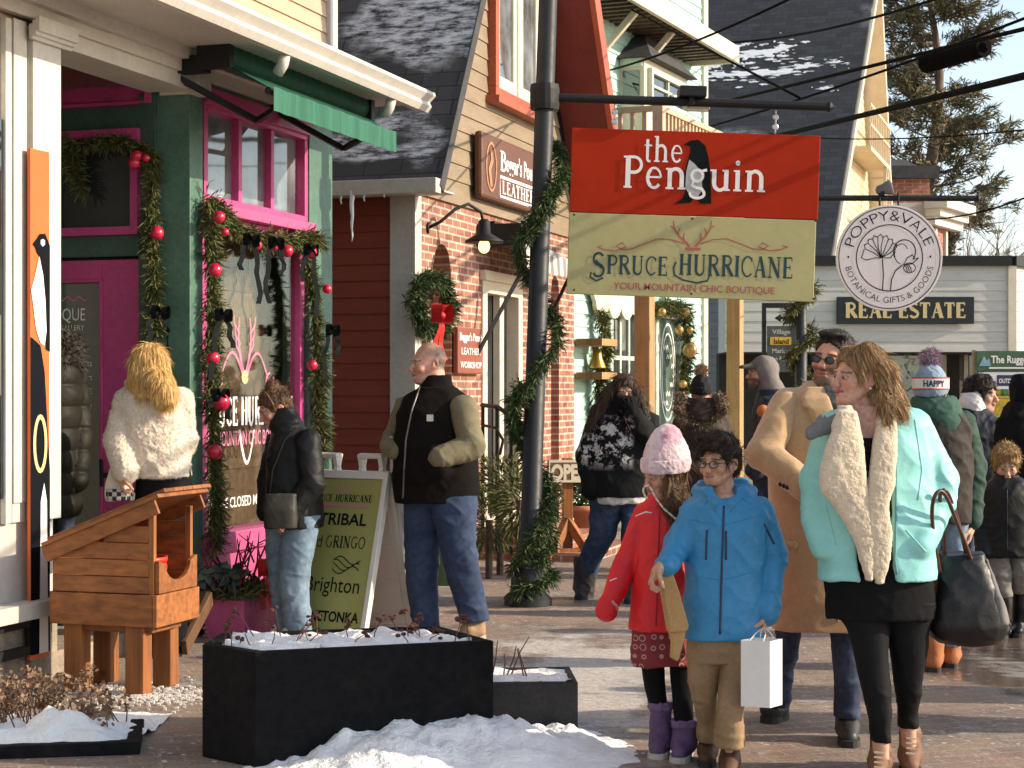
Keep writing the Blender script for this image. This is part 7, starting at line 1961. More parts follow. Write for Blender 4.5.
p.put(S, 'skirt', ringmat(), h=.007, amp=.016, scale=(12, 12, 3), seed=4)
for lv in ([(650, 639, 664, .055), (680, 643, 665, .05, .0), (712, 650, 668, .042, .04)], [(650, 668, 694, .055), (685, 671, 692, .05, -.03), (727, 675, 694, .042, -.05)]):
    b = p.blob(); b.lv(lv); p.put(b, 'legging', BLACKF, h=.007, amp=.003); p.body.lv(lv, sc=.75)
PURP = mat('purple_suede', (.11, .06, .14), .7, .25, 9, .4, 60); PURPF = mat('purple_lining', (.16, .1, .2), .9, .2, 20, .5, 80)
for hx, hy, hd0, tx, td, y0, y1, xa, xb in ((664, 748, .08, 656, -.1, 704, 735, 650, 671), (686, 757, .02, 678, -.18, 722, 745, 673, 697)):
    b = p.blob(); h0 = np.array(P(hx, hy, p.Y+hd0)); t0 = np.array(P(tx, hy, p.Y+td)); h0[2] = t0[2] = 0
    shoe(b, h0, t0, .92, .12); b.lv([(y0, xa, xb+2, .055, (hd0+td)/2+.04), (y1, xa+1, xb, .05, (hd0+td)/2+.04)], k=.03); o = p.put(b, 'boot', PURP, h=.006, amp=.006, scale=(12, 12, 25))
    mb = MB(); sole_mesh(mb, h0, t0, .95, 0, .022); mb.build('sole', SOLEW, o)
    b = p.blob(); b.lv([(y0-3, xa-2, xb+4, .06, (hd0+td)/2+.04), (y0+5, xa-2, xb+4, .06, (hd0+td)/2+.04)], sm=.005); p.put(b, 'lining', PURPF, o, h=.006, amp=0, fuzz=.008)
p.skin(.0045, (.52, .29, .2), (.4, .12, .11), (.05, .03, .02), (.05, .03, .02))
H = p.blob(); hd.e(H, (0, .03, 0), (.086, .09, .09), .02); hd.e(H, (0, -.1, -.02), (.07, .085, .1), .01, 's'); H.c((676, 480, 9, .03), (680, 500, 9, -.04), (684, 528, 5, -.1), k=.03); H.c((668, 484, 6, -.06), (672, 505, 7, -.1), (674, 520, 4, -.11), k=.03)
ho = hairmesh(H, 'hair', mat_hair('chestnut_hair', ((.03, .014, .006), (.15, .075, .03))), p.root, .005, 6); tuft(ho, 1500, .07, (0, 0, -1), .06, .002, [(.02, .01, .004), (.09, .045, .018), (.17, .09, .035)], 2)
def hatmat(name, a, b2, sc=18): return mat(name, a, .95, .12, sc, .8, 120, col2=b2, sheen=.4, thr=(.48, .56), dist=.006)
beanie(p, hd, hatmat('pink_knit', (.72, .56, .58), (.55, .3, .38), 9), tall=.055, lift=-.004, slouch=.035, fat=1.14, cm=hatmat('pale_pink_knit', (.72, .58, .6), (.62, .44, .5), 14))
cc = thing('candy_cane', 'white and red candy cane at the girl mouth', 'candy cane', P(672, 518, 7.3))
cp_ = [P(x, y, 7.55+d) for x, y, d in ((648, 499, -.19), (645, 496, -.2), (643, 491, -.2), (644, 487, -.2), (648, 485, -.19), (651, 489, -.18), (655, 497, -.17), (664, 509, -.16), (676, 519, -.15))]
q, ln = sample_path(cp_, 40); m1 = [mat('candy_white', (.75, .66, .55), .3), mat('candy_red', (.6, .3, .18), .3)]
mb = MB()
for i in range(39): mb.cur = 1 if i % 4 == 0 else 0; mb.tube([q[i], q[i+1]], .0042, 7, i in (0, 38))
mb.build('cane', m1, cc, smooth=True)

# ---------------------------------------------------------------- man in the camel coat
p = Person('bearded man in a long camel coat and sunglasses behind the teal jacket woman', 7.95, (850, 742))
hd = p.sethead(833, 361, -34, -2, 8, 1.03, neck=(830, 400), nr=.06)
J = p.blob(); T = [(386, 812, 846, .085), (391, 800, 858, .105), (397, 788, 872, .125), (408, 775, 886, .14), (425, 768, 892, .15), (470, 768, 890, .155), (520, 769, 888, .16), (580, 770, 888, .17), (628, 771, 887, .18)]
J.lv(T, ex=2.5); p.body.lv(T[:5], sc=.8)
AL = [(786, 406, 16.5, -.04), (764, 453, 17, -.13), (804, 486, 13.5, -.27)]; AR = [(876, 408, 18, 0), (890, 460, 17, .03), (886, 520, 14, 0)]
J.c(*AR); J.c((786, 406, 15, 0), (778, 430, 14, .03)); SL = p.blob(); SL.c(*AL); SLO = p.put(SL, 'sleeve', CAMEL, h=.007, amp=.006, scale=(8, 8, 8), seed=24)
for a in (AL, AR): p.body.c(*a, sc=.6)
J.lv([(383, 808, 848, .085, .02), (392, 803, 856, .1, .02)], k=.02); J.c((818, 394, 11, 0), (792, 404, 14, 0), k=.05); J.lv([(376, 816, 842, .07, -.06), (412, 822, 843, .07, -.08)], k=.01, op='s')
jk = p.put(J, 'coat', CAMEL, h=.007, amp=.005, scale=(6, 6, 8), seed=23)
b = p.blob(); b.lv([(387, 806, 824, .022, -.075), (398, 801, 829, .022, -.115), (407, 803, 832, .018, -.135), (410, 809, 833, .018, -.14), (440, 820, 837, .016, -.158), (458, 832, 838, .012, -.165)], ex=4, sm=.006); p.put(b, 'lapel', CAMEL, jk, h=.006, amp=.002); patch(jk, [(768, 540), (770, 536), (798, 542), (797, 550)], 'pocket_flap', CAMEL, jk, .008, .008)
b = p.blob(); b.c((801, 484, 14.8, -.262), (805, 487, 14.8, -.275), k=.01); p.put(b, 'cuff', CAMEL, jk, h=.007, amp=.002)
seam(jk, [(815, 392), (808, 408), (818, 432), (834, 455)], .005, 'lapel_edge', CAMEL, jk, .0); seam(jk, [(835, 456), (836, 520), (838, 622)], .004, 'front_edge', CAMEL, jk, .0); seam(jk, [(806, 395), (800, 402), (806, 409)], .004, 'lapel_edge', CAMEL, jk, .0)
for i in range(3):
    q = on_cloth(SLO, 781+3.4*i, 484+1.6*i, .003)
    if q: mb = MB(); mb.lathe([(.001, -.003), (.01, -.003), (.01, .003), (.001, .003)], q, 10, Matrix.Rotation(R(90), 3, 'X')); mb.build('cuff_button', mat('horn_button', (.04, .02, .015), .3), jk)
hand(p.body, p.body.pt(808, 491, -.275), (.9, -.2, -.35), (-.3, .6, -.6), 1, 50, 1.0)
G_ = p.blob(); hand(G_, G_.pt(807, 490, -.275), (.9, -.2, -.35), (-.3, .6, -.6), 1, 50, 1.14); p.put(G_, 'glove', LEATHER, h=.006, amp=.002)
b = p.blob(); b.lv([(386, 816, 846, .075, -.035), (398, 816, 846, .08, -.045), (425, 822, 842, .06, -.1), (445, 826, 838, .04, -.12)], ex=2.2); p.put(b, 'scarf', mat('grey_plaid', (.05, .05, .055), .9, .2, 30, .4, 120, col2=(.16, .155, .155)), h=.006, amp=.01, scale=(14, 14, 8))
for lv in ([(600, 774, 806, .09, .08), (640, 776, 800, .08, .14), (680, 772, 792, .07, .22), (705, 768, 788, .065, .3)], [(600, 826, 868, .09, -.05), (640, 831, 865, .085, -.08), (680, 834, 861, .075, -.1), (717, 834, 860, .075, -.08)]):
    b = p.blob(); b.lv(lv); p.put(b, 'trouser_leg', DENIMD, h=.0075, amp=.01, scale=(8, 8, 12)); p.body.lv(lv, sc=.75)
boots(p, [((783, 702, .42), (766, 712, .3)), ((846, 735, .0), (850, 742, -.26))], mat('black_trainer', (.03, .028, .028), .5, .3, 8, .3, 50), RUBBER, 1.05, .09, .03)
p.skin(.0045, PINKISH, (.34, .12, .1), (.025, .015, .01), beard=.8, smile=.5, hair=(.05, .03, .02))
H = p.blob(); scalp(hd, H, .007, .078); hd.e(H, (0, -.035, .112), (.064, .055, .02), .02)
ho = hairmesh(H, 'hair', mat_hair('near_black_hair', ((.006, .005, .004), (.035, .022, .016)), (120, 120, 40)), p.root, .0045, 9, .005, (45, 45, 20)); tuft(ho, 2200, .022, lambda q: np.tile(hd.Mn @ np.array([-.2, .8, -.2]), (len(q), 1)), .2, .002, [(.005, .004, .003), (.02, .012, .009), (.05, .035, .025)], 3)
glasses(p, hd, BLACKM, mat('dark_lens', (.012, .01, .012), .06, .05, 5, 0, spec=.8), .0215, .0145)

# ---------------------------------------------------------------- woman in the teal jacket
p = Person('smiling woman with long light brown hair in an open teal jacket and cream fleece', 7.2, (898, 770))
hd = p.sethead(858, 378, -66, 0, 2, .97, neck=(866, 425), male=False, nr=.05, dy=-.0)
J = p.blob(); TEAL = mat('teal_shell', (.27, .62, .585), .55, .08, 7, .25, 130)
T = [(406, 848, 896, .085), (411, 832, 912, .105), (422, 818, 926, .125), (450, 812, 932, .145), (500, 814, 934, .15), (560, 818, 936, .155), (578, 819, 936, .155)]
J.lv(T, ex=2.5); p.body.lv(T, sc=.76)
AL = [(836, 428, 19, 0), (819, 480, 17.5, .03), (818, 520, 15.5, .0), (826, 548, 13, -.06)]; AR = [(912, 428, 20, 0), (940, 480, 19, .03), (938, 502, 18, 0), (918, 545, 15, -.1)]
for a in (AL, AR): J.c(*a); p.body.c(*a, sc=.55)
J.lv([(402, 872, 904, .06, .03), (425, 880, 912, .1, .02)], k=.03)
# open front
V0 = [(405, 848, 884, .16, -.14), (430, 843, 888, .16, -.14), (480, 843, 893, .16, -.15), (540, 856, 893, .15, -.16), (582, 862, 897, .14, -.16)]
J.lv(V0, k=.012, ex=3, op='s')
jk = p.put(J, 'jacket', TEAL, h=.0065, amp=.012, scale=(8, 8, 4), seed=33)
seam(jk, [(897, 420), (896, 470), (896, 520), (895, 560), (897, 574)], .005, 'zip', mat('teal_zip', (.12, .3, .3)), jk); seam(jk, [(826, 505), (836, 545)], .003, 'pocket_edge', TEAL, jk, .0); seam(jk, [(906, 530), (926, 552)], .003, 'pocket_edge', TEAL, jk, .0); seam(jk, [(915, 420), (922, 470), (918, 500)], .003, 'stitching', TEAL, jk, .0)
# fleece lining folded out into wide lapels
FLC = mat('cream_fleece', (.68, .56, .4), .95, .12, 30, .9, 90, sheen=.6, dist=.008)
b = p.blob(); b.lv([(412, 840, 856, .03, -.13), (440, 829, 862, .03, -.165), (470, 820, 866, .03, -.18), (490, 820, 868, .028, -.185), (512, 838, 872, .026, -.18), (540, 854, 876, .024, -.175), (566, 862, 874, .02, -.17), (580, 866, 873, .015, -.16)], ex=3, sm=.02); b.lv([(405, 838, 852, .05, -.06), (425, 832, 852, .05, -.12)], k=.03)
fo = p.put(b, 'fleece_lapel', FLC, h=.0055, amp=.006, scale=(7, 7, 5), fuzz=.0032, seed=3)
0 and tuft(fo, 4500, .008, (0, 0, -.3), .6, .002, [(.5, .4, .27), (.66, .54, .39), (.74, .63, .48)], 11, 'pile')
b = p.blob(); b.lv([(408, 880, 893, .04, -.06), (425, 876, 896, .035, -.13), (450, 872, 897, .03, -.165), (485, 868, 894, .028, -.18), (505, 866, 888, .026, -.18), (530, 862, 892, .024, -.175), (560, 868, 890, .02, -.17), (584, 876, 884, .015, -.16)], ex=3, sm=.02)
fo = p.put(b, 'fleece_lapel', FLC, h=.0055, amp=.006, scale=(7, 7, 5), fuzz=.0032, seed=7)
0 and tuft(fo, 3500, .008, (0, 0, -.3), .6, .002, [(.5, .4, .27), (.66, .54, .39), (.74, .63, .48)], 12, 'pile')
b = p.blob(); b.cone(b.pt(838, 422, -.12), b.pt(812, 432, -.13), .035, .028, flat=.3); b.cone(b.pt(822, 418, -.1), b.pt(810, 436, -.13), .016, .012); p.put(b, 'turned_collar', mat('grey_lining', (.16, .16, .155), .7), h=.006, amp=.004)
b = p.blob(); b.lv([(438, 850, 880, .06, -.075), (470, 848, 884, .1, -.06), (580, 824, 934, .13, .0), (618, 828, 934, .13, 0)]); p.body.lv([(430, 850, 880, .05, -.04), (450, 850, 885, .08, -.05)], k=.03); p.put(b, 'tunic', BLACKF, h=.008, amp=.008)
LEGG = mat('black_leggings', (.008, .008, .009), .75, .2, 6, .2, 120, spec=.15)
lf_ = [(600, 828, 886, .11), (630, 848, 888, .09, -.02), (665, 857, 888, .075, -.04), (690, 862, 890, .07, -.05), (720, 869, 891, .058, -.06), (741, 871, 890, .05, -.06)]; rf_ = [(600, 882, 935, .11), (630, 886, 929, .09, .02), (660, 892, 925, .075, .02), (685, 895, 922, .068, .04), (712, 898, 918, .055, .08), (727, 899, 917, .05, .08)]
b = p.blob(); b.lv(lf_, k=.02); b.lv(rf_, k=.02); p.put(b, 'leggings', LEGG, h=.0065, amp=.005, scale=(8, 8, 10)); p.body.lv(lf_+[(760, 873, 890, .045, -.06)], sc=.86); p.body.lv(rf_+[(750, 901, 917, .045, .08)], sc=.86)
BOOTB = mat('tan_brown_boot', (.17, .08, .04), .6, .25, 9, .3, 60)
boots(p, [((882, 768, .06), (876, 776, -.2)), ((910, 755, .18), (910, 760, -.07))], BOOTB, RUBBER, .98, .13)
mb = MB()
for x, y, d in ((879, 752, -.1), (911, 738, .02)):
    for i in range(4): mb.bar(P(x-5, y+5*i, 7.2+d-.03*i-.03), P(x+5, y+1+5*i, 7.2+d-.03*i-.03), .006)
mb.build('laces', mat('pale_lace', (.5, .4, .28)), p.root)
p.skin(.0045, (.58, .32, .23), (.46, .12, .12), (.11, .065, .035), (.05, .07, .07), smile=1.0)
H = p.blob(); scalp(hd, H, .014, .074, cut=False); hd.e(H, (.0, .05, -.03), (.07, .055, .085), .03)
H.c((880, 372, 14, .03), (888, 396, 14, -.02), (897, 410, 8, -.1), (904, 414, 3, -.12), k=.03); H.c((882, 390, 9, -.05), (888, 408, 7, -.11), (886, 424, 4, -.15), k=.03); hd.e(H, (.09, .004, -.02), (.035, .036, .05), .008, 's'); H.c((868, 352, 9, -.06), (884, 372, 9, -.05), (891, 395, 10, -.05), k=.03); H.c((884, 395, 12, .03), (902, 408, 6, .05), k=.03); H.c((852, 392, 4, .06), (850, 412, 5, .0), (851, 424, 3, -.09), k=.02)
ho = hairmesh(H, 'hair', mat_hair('light_brown_hair', ((.055, .026, .01), (.38, .215, .09))), p.root, .0045, 12, .005, (75, 75, 6)); tuft(ho, 6500, .065, lambda q: radial(q, hd, .45), .004, .0018, [(.09, .048, .02), (.28, .165, .072), (.46, .3, .145), (.6, .43, .24)], 4, rnd=.045, keep=lambda v, n: hd.loc(v)[:, 1] > -.062)
mb = MB(); mb.ball(Vector(hd.w(-.088, .0, -.04)), .005, 8); mb.ball(Vector(hd.w(.088, .0, -.04)), .005, 8); mb.build('earring', LETW, p.root, smooth=True)
# her handbag
hb_ = thing('handbag', 'large slouchy black leather tote with brown straps on the woman forearm', 'handbag', P(965, 640, 7.25))
b = Blob(7.25); b.lv([(553, 940, 982, .05), (566, 937, 988, .08), (600, 931, 998, .11), (625, 929, 1004, .12), (638, 934, 1000, .1), (643, 942, 990, .07)], ex=3.2, sm=.015)
hbm = cloth(b, 'bag', LEATHER, hb_, h=.007, amp=.012, scale=(7, 7, 5), seed=4)
b = Blob(7.25); b.lv([(558, 981, 985, .05, .0), (600, 986, 1000, .1), (622, 990, 1006, .1)], ex=2.5); cloth(b, 'side_panel', mat('grey_suede', (.17, .155, .15), .85), hb_, h=.006, amp=.008)
STR = mat('brown_strap', (.075, .028, .02), .4)
mb = MB(); mb.tube(spline([P(x, y, 7.25+d) for x, y, d in ((940, 572, -.08), (935, 545, -.14), (932, 515, -.2), (934, 498, -.23), (940, 491, -.22), (947, 498, -.2), (956, 520, -.14), (965, 543, -.09), (972, 562, -.05))]), .008, 8); mb.build('strap', STR, hb_, smooth=True)
mb = MB(); mb.tube(spline([P(x, y, 7.25+d) for x, y, d in ((946, 572, .04), (944, 540, .0), (941, 512, -.08), (940, 496, -.14), (944, 490, -.16), (950, 498, -.12), (960, 528, -.03), (968, 562, .03))]), .008, 8); mb.build('strap', STR, hb_, smooth=True)

# ---------------------------------------------------------------- man in the dark vest
p = Person('balding man in a black fleece vest over an olive jacket, hands in pockets', 11.05, (440, 638))
hd = p.sethead(429, 364, -72, 4, 0, 1.04, neck=(436, 396), nr=.062)
J = p.blob(); V_ = mat('olive_canvas', (.17, .145, .085), .85, .14, 9, .4, 140); VE = mat('black_vest', (.010, .008, .007), .95, .2, 9, .5, 150, spec=.08)
T = [(388, 420, 456, .12), (396, 405, 468, .16), (412, 398, 474, .2), (445, 394, 477, .21), (480, 393, 479, .2), (502, 395, 479, .19)]
J.lv([(r[0], r[1]+3, r[2]-3, r[3]-.02) for r in T[2:-1]], ex=2.4)
AR = [(463, 408, 15, -.14), (472, 446, 14, -.2), (440, 458, 11.5, -.27)]; AL = [(406, 408, 13, .1), (394, 438, 12, .1), (388, 446, 9, -.02), (396, 452, 8, -.1)]
for a in (AR, AL): J.c(*a, sc=.9); p.body.c(*a, sc=.6)
p.body.lv(T, sc=.8)
p.put(J, 'jacket', V_, h=.008, amp=.01, scale=(7, 7, 9), seed=43)
b = p.blob(); b.lv(T, ex=2.5); b.lv([(375, 423, 451, .08), (384, 420, 453, .085), (396, 416, 458, .11)], k=.02); b.lv([(362, 414, 446, .06, 0), (382, 421, 447, .062, 0)], k=.01, op='s')
b.cone(b.pt(466, 400, -.2), b.pt(466, 430, -.24), .105, .1, .01, 's'); b.cone(b.pt(402, 402, .2), b.pt(398, 432, .18), .1, .1, .01, 's')
b.c((436, 462, 17, -.2), (420, 470, 14, -.19), k=.03)
ve = p.put(b, 'vest', VE, h=.008, amp=.009, scale=(6, 6, 7), seed=5)
seam(ve, [(421, 384), (412, 410), (406, 440), (403, 498)], .006, 'zip', mat('zip_metal', (.2, .19, .18), .4, metal=.6), ve)
q = on_cloth(ve, 430, 418, .004)
if q: mb = MB(); mb.box(q.x-.02, q.x+.02, q.y-.006, q.y+.002, q.z-.02, q.z+.02); mb.build('chest_patch', mat('patch_grey', (.45, .43, .4)), ve)
hand(p.body, p.body.pt(391, 440, -.02), (.25, -.1, -.9), (.9, .2, 0), 1, 25, 1.0)
for lv in ([(495, 404, 446, .13, .04), (540, 404, 440, .11, .06), (585, 406, 438, .09, .07), (632, 414, 440, .08, .07)], [(495, 428, 478, .13, -.06), (540, 438, 476, .11, -.08), (575, 446, 480, .09, -.06), (620, 460, 490, .085, -.02)]):
    b = p.blob(); b.lv(lv); p.put(b, 'trouser_leg', DENIM, h=.008, amp=.008, scale=(6, 6, 12), seed=lv[0][1]); p.body.lv(lv, sc=.75)
boots(p, [((484, 628, .0), (463, 640, -.06)), ((432, 632, .1), (412, 638, .02))], mat('tan_shoe', (.3, .19, .11), .7, .2, 9, .3), SOLEW, 1.05, .1, .03)
p.skin(.005, (.58, .31, .22), (.36, .14, .12), (.12, .08, .06), hair=(.11, .075, .055), scalp=1.0, beard=.2)

# ---------------------------------------------------------------- woman with the bun
p = Person('woman with hair in a messy bun looking down, black jacket and light jeans', 10.95, (295, 642))
hd = p.sethead(275, 409, -66, 26, 0, .95, neck=(291, 432), male=False)
J = p.blob(); BJ = mat('black_shell', (.009, .0095, .01), .55, .2, 6, .3, 130, spec=.25)
T = [(424, 276, 300, .1), (432, 271, 310, .13), (446, 268, 317, .16), (480, 266, 322, .18), (527, 265, 323, .18)]
J.lv(T, ex=2.4); p.body.lv(T, sc=.78); J.lv([(408, 274, 296, .075, .0), (420, 270, 300, .09), (430, 268, 302, .1)], k=.02); J.lv([(400, 266, 290, .055), (412, 270, 292, .055)], k=.01, op='s')
for a in ([(308, 442, 13, -.12), (312, 484, 12.5, -.17), (290, 512, 10, -.2)], [(276, 442, 11, .13), (268, 484, 11, .15), (266, 512, 9, .05)]): J.c(*a); p.body.c(*a, sc=.6)
jk = p.put(J, 'jacket', BJ, h=.0075, amp=.012, scale=(7, 7, 9), seed=53)
hand(p.body, p.body.pt(287, 513, -.2), (-.6, 0, -.8), (.3, -.2, -.8), 1, 40, .9)
for lv in ([(515, 266, 300, .12, .05), (555, 266, 296, .1, .05), (585, 270, 296, .085, .06), (640, 279, 302, .07, .1)], [(515, 284, 321, .12, -.05), (555, 280, 313, .1, -.06), (585, 280, 308, .085, -.06), (640, 288, 313, .075, -.05)]):
    b = p.blob(); b.lv(lv); p.put(b, 'trouser_leg', DENIML, h=.0075, amp=.009, scale=(6, 6, 12), seed=lv[0][1]); p.body.lv(lv, sc=.75)
boots(p, [((304, 638, -.02), (285, 642, -.08)), ((294, 640, .12), (275, 642, .08))], LETW, SOLEW, .95, .08)
p.skin(.006, (.5, .27, .19), LIP, (.04, .025, .02))
H = p.blob(); scalp(hd, H, .012, .07); hd.e(H, (0, .045, .135), (.042, .045, .042), .012); hd.e(H, (0, .1, .08), (.03, .03, .04), .03)
ho = hairmesh(H, 'hair', mat_hair('brown_bun_hair', ((.03, .014, .008), (.17, .08, .04)), (90, 90, 30)), p.root, .005, 14, .004, (60, 40, 50)); tuft(ho, 1800, .04, lambda q: np.tile(hd.Mn @ np.array([0, .7, .5]), (len(q), 1)), .15, .002, [(.02, .01, .005), (.08, .04, .02), (.16, .085, .045)], 5)
mb = MB(); mb.tube([Vector(hd.w(.086*math.sin(t), -.02+.0*t, .04+.095*math.cos(t))) for t in [-1.6+i*.2 for i in range(17)]], .004, 6); mb.build('hair_band', mat('gold_band', (.4, .28, .12), .3), p.root, smooth=True)
sb_ = thing('shoulder_bag', 'small dark olive and black bag at the hip of the woman with the bun', 'bag', P(280, 528, 10.6))
b = Blob(10.7); b.lv([(494, 266, 296, .04, -.03), (510, 264, 297, .06, -.03), (528, 265, 297, .06, -.03)], ex=3.5, sm=.01); o = cloth(b, 'bag', mat('olive_bag', (.035, .033, .024), .6), sb_, h=.007, amp=.006)
mb = MB(); mb.tube([P(x, y, 10.95+d) for x, y, d in ((268, 500, -.25), (272, 470, -.24), (284, 440, -.2), (296, 428, -.14))], .009, 6); mb.build('strap', BLACKF, sb_, smooth=True)

# ---------------------------------------------------------------- blonde woman at the door, back turned
p = Person('blonde woman in a cream furry jacket and black trousers at the magenta door', 10.35, (160, 640))
hd = p.sethead(149, 366, -155, 0, 0, 1.0, neck=(152, 400), male=False)
FUR = mat('cream_fur', (.72, .62, .5), .95, .1, 26, .9, 90, sheen=.6, dist=.008)
J = p.blob(); T = [(386, 134, 168, .1), (392, 122, 180, .15), (405, 117, 186, .19), (440, 116, 189, .21), (465, 122, 190, .2), (476, 134, 190, .18)]
J.lv(T, ex=2.3); p.body.lv(T, sc=.78); J.lv([(380, 126, 172, .1), (394, 122, 176, .13)], k=.03)
for a in ([(128, 402, 15, -.03), (119, 440, 15, -.12), (126, 470, 12, -.22)], [(180, 402, 14, 0), (184, 440, 14, .05), (172, 470, 12, .15)]): J.c(*a); p.body.c(*a, sc=.6)
fo = p.put(J, 'jacket', FUR, h=.0075, amp=.014, scale=(7, 7, 9), fuzz=.007, seed=61, fine=.15)
tuft(fo, 24000, .0085, (0, 0, -.8), .35, .002, [(.5, .42, .32), (.68, .58, .46), (.78, .7, .58)], 10, 'fur')
hand(p.body, p.body.pt(124, 474, -.23), (-.1, 0, -1), (.8, .2, 0), 1, 55, .92)
b = p.blob(); b.lv([(468, 138, 190, .15), (500, 136, 193, .17), (540, 140, 190, .15), (610, 146, 188, .12), (645, 150, 186, .1)]); p.put(b, 'trousers', BLACKF, h=.008, amp=.008); p.body.lv([(480, 145, 185, .12), (640, 152, 182, .08)])
boots(p, [((160, 640, .05), (150, 642, -.1)), ((180, 640, .1), (172, 642, -.05))], LEATHER, RUBBER, .95, .15)
p.skin(.007, FAIR, LIP, (.2, .13, .07))
H = p.blob(); hd.e(H, (0, .02, .03), (.09, .108, .102), .01); hd.e(H, (0, -.1, -.02), (.07, .07, .09), .01, 's')
H.lv([(350, 138, 160, .07, -.01), (357, 130, 167, .1, -.02), (385, 126, 171, .1, -.05), (380, 128, 172, .1, -.06), (398, 138, 176, .09, -.13)], k=.03); H.c((158, 384, 15, -.14), (165, 396, 11, -.22), (170, 403, 4, -.25), k=.03)
ho = hairmesh(H, 'hair', mat_hair('blonde_hair', ((.34, .17, .045), (.78, .5, .2))), p.root, .0055, 15, .006, (55, 55, 6)); tuft(ho, 5200, .07, lambda q: radial(q, hd, .1), .0, .0022, [(.3, .16, .04), (.58, .36, .11), (.78, .53, .2), (.85, .62, .32)], 6, rnd=.035)
tb = thing('tote_bag', 'cream cloth tote with a black chequered base held by the blonde woman', 'bag', P(120, 500, 10.2))
b = Blob(10.2); b.lv([(468, 112, 126, .03, .0), (480, 108, 131, .06), (500, 107, 133, .08)], ex=3, sm=.01); cloth(b, 'bag', FUR, tb, h=.007, amp=.01)
m_, nt, bb_ = _nt('chequer_print'); ck = nd(nt, 'ShaderNodeTexChecker', Scale=40.0, Color1=c4((.01, .01, .012)), Color2=c4((.5, .46, .4))); nt.links.new(coords(nt, 'Object'), ck.inputs[0]); nt.links.new(ck.outputs[0], bb_.inputs['Base Color'])
b = Blob(10.2); b.lv([(488, 107, 133, .085), (500, 106.5, 133.5, .088)], ex=3, sm=.005); cloth(b, 'chequered_base', m_, tb, h=.006, amp=0)

# ---------------------------------------------------------------- person in the puffer coat inside the entrance
p = Person('person in a long dark olive puffer coat with fur hood in the entrance', 10.75, (60, 660))
b = p.blob(); T = [(352, 46, 74, .11), (368, 38, 78, .17), (390, 36, 80, .19), (450, 36, 79, .2), (516, 38, 78, .19)]
b.lv(T); b.c((74, 380, 12, .1), (79, 430, 11, .05), (76, 480, 10, -.05)); p.body.lv(T, sc=.8)
p.put(b, 'coat', mat('olive_puffer', (.014, .013, .008), .6, .15, 8, .2, 60, spec=.2), h=.01, amp=.006, fn=lambda v: .018*np.abs(np.sin(v[:, 2]*math.pi/.13))**.6)
b = p.blob(); b.lv([(334, 52, 72, .09), (345, 45, 80, .13), (358, 46, 80, .13), (372, 54, 78, .12)]); fo = p.put(b, 'fur_hood', mat('dark_fur', (.035, .03, .025), .95, .5, 30, .9, 80), h=.01, amp=0, fuzz=.05)
tuft(fo, 3000, .05, (0, 0, -.2), .7, .004, [(.015, .013, .01), (.05, .042, .033), (.1, .085, .07)], 14, 'fur')
b = p.blob(); b.lv([(510, 42, 56, .09), (640, 44, 55, .07)]); b.lv([(510, 58, 74, .09), (640, 59, 72, .07)]); p.put(b, 'trousers', DENIMD, h=.01, amp=.008); p.body.lv([(510, 60, 72, .06), (640, 60, 70, .05)])
boots(p, [((52, 640, .05), (50, 642, -.15)), ((68, 640, .1), (66, 642, -.1))], LEATHER, RUBBER, 1.0, .12)
p.body.c((60, 352, 12, 0), (58, 372, 10, 0)); p.skin(.01)

# ---------------------------------------------------------------- woman covering her face
p = Person('long-haired woman in a black and white jacket and snow boots, hand over her mouth', 13.05, (600, 602))
hd = p.sethead(624, 392, 4, 12, 0, .95, neck=(620, 420), male=False)
m_, nt, bb_ = _nt('black_white_print'); v = coords(nt, 'Object'); sx_ = nt.nodes.new('ShaderNodeSeparateXYZ'); nt.links.new(v, sx_.inputs[0])
f_ = ramp(nt, noise(nt, v, 16, 6, .75), .5, .55); mr = ramp(nt, sx_.outputs[2], .0, 1.0)
z1_ = nt.nodes.new('ShaderNodeMapRange'); nt.links.new(sx_.outputs[2], z1_.inputs[0]); z1_.inputs[1].default_value = .95; z1_.inputs[2].default_value = 1.05
z2_ = nt.nodes.new('ShaderNodeMapRange'); nt.links.new(sx_.outputs[2], z2_.inputs[0]); z2_.inputs[1].default_value = 1.36; z2_.inputs[2].default_value = 1.28
k_ = mixrgb(nt, 1, mixrgb(nt, 1, f_, z1_.outputs[0], 'MULTIPLY'), z2_.outputs[0], 'MULTIPLY')
y_ = nt.nodes.new('ShaderNodeMapRange'); nt.links.new(sx_.outputs[0], y_.inputs[0]); y_.inputs[1].default_value = .24; y_.inputs[2].default_value = .2
k_ = mixrgb(nt, 1, k_, y_.outputs[0], 'MULTIPLY')
nt.links.new(mixrgb(nt, k_, (.009, .009, .01), (.6, .58, .56)), bb_.inputs['Base Color']); bb_.inputs['Roughness'].default_value = .8; bb_.inputs['Specular IOR Level'].default_value = .15
J = p.blob(); T = [(404, 606, 640, .09), (412, 598, 650, .14), (425, 591, 655, .17), (460, 588, 655, .18), (496, 590, 655, .18)]
J.lv(T); p.body.lv(T, sc=.78); J.lv([(396, 612, 638, .09, -.03), (410, 606, 642, .12)], k=.03)
AL = [(598, 424, 12, 0), (588, 456, 12, 0), (592, 490, 10, -.05)]; AR = [(648, 424, 12, 0), (654, 446, 12, -.1), (634, 416, 9, -.22)]
for a in (AL, AR): J.c(*a); p.body.c(*a, sc=.6)
p.put(J, 'jacket', m_, h=.009, amp=.014, scale=(6, 6, 8), seed=71)
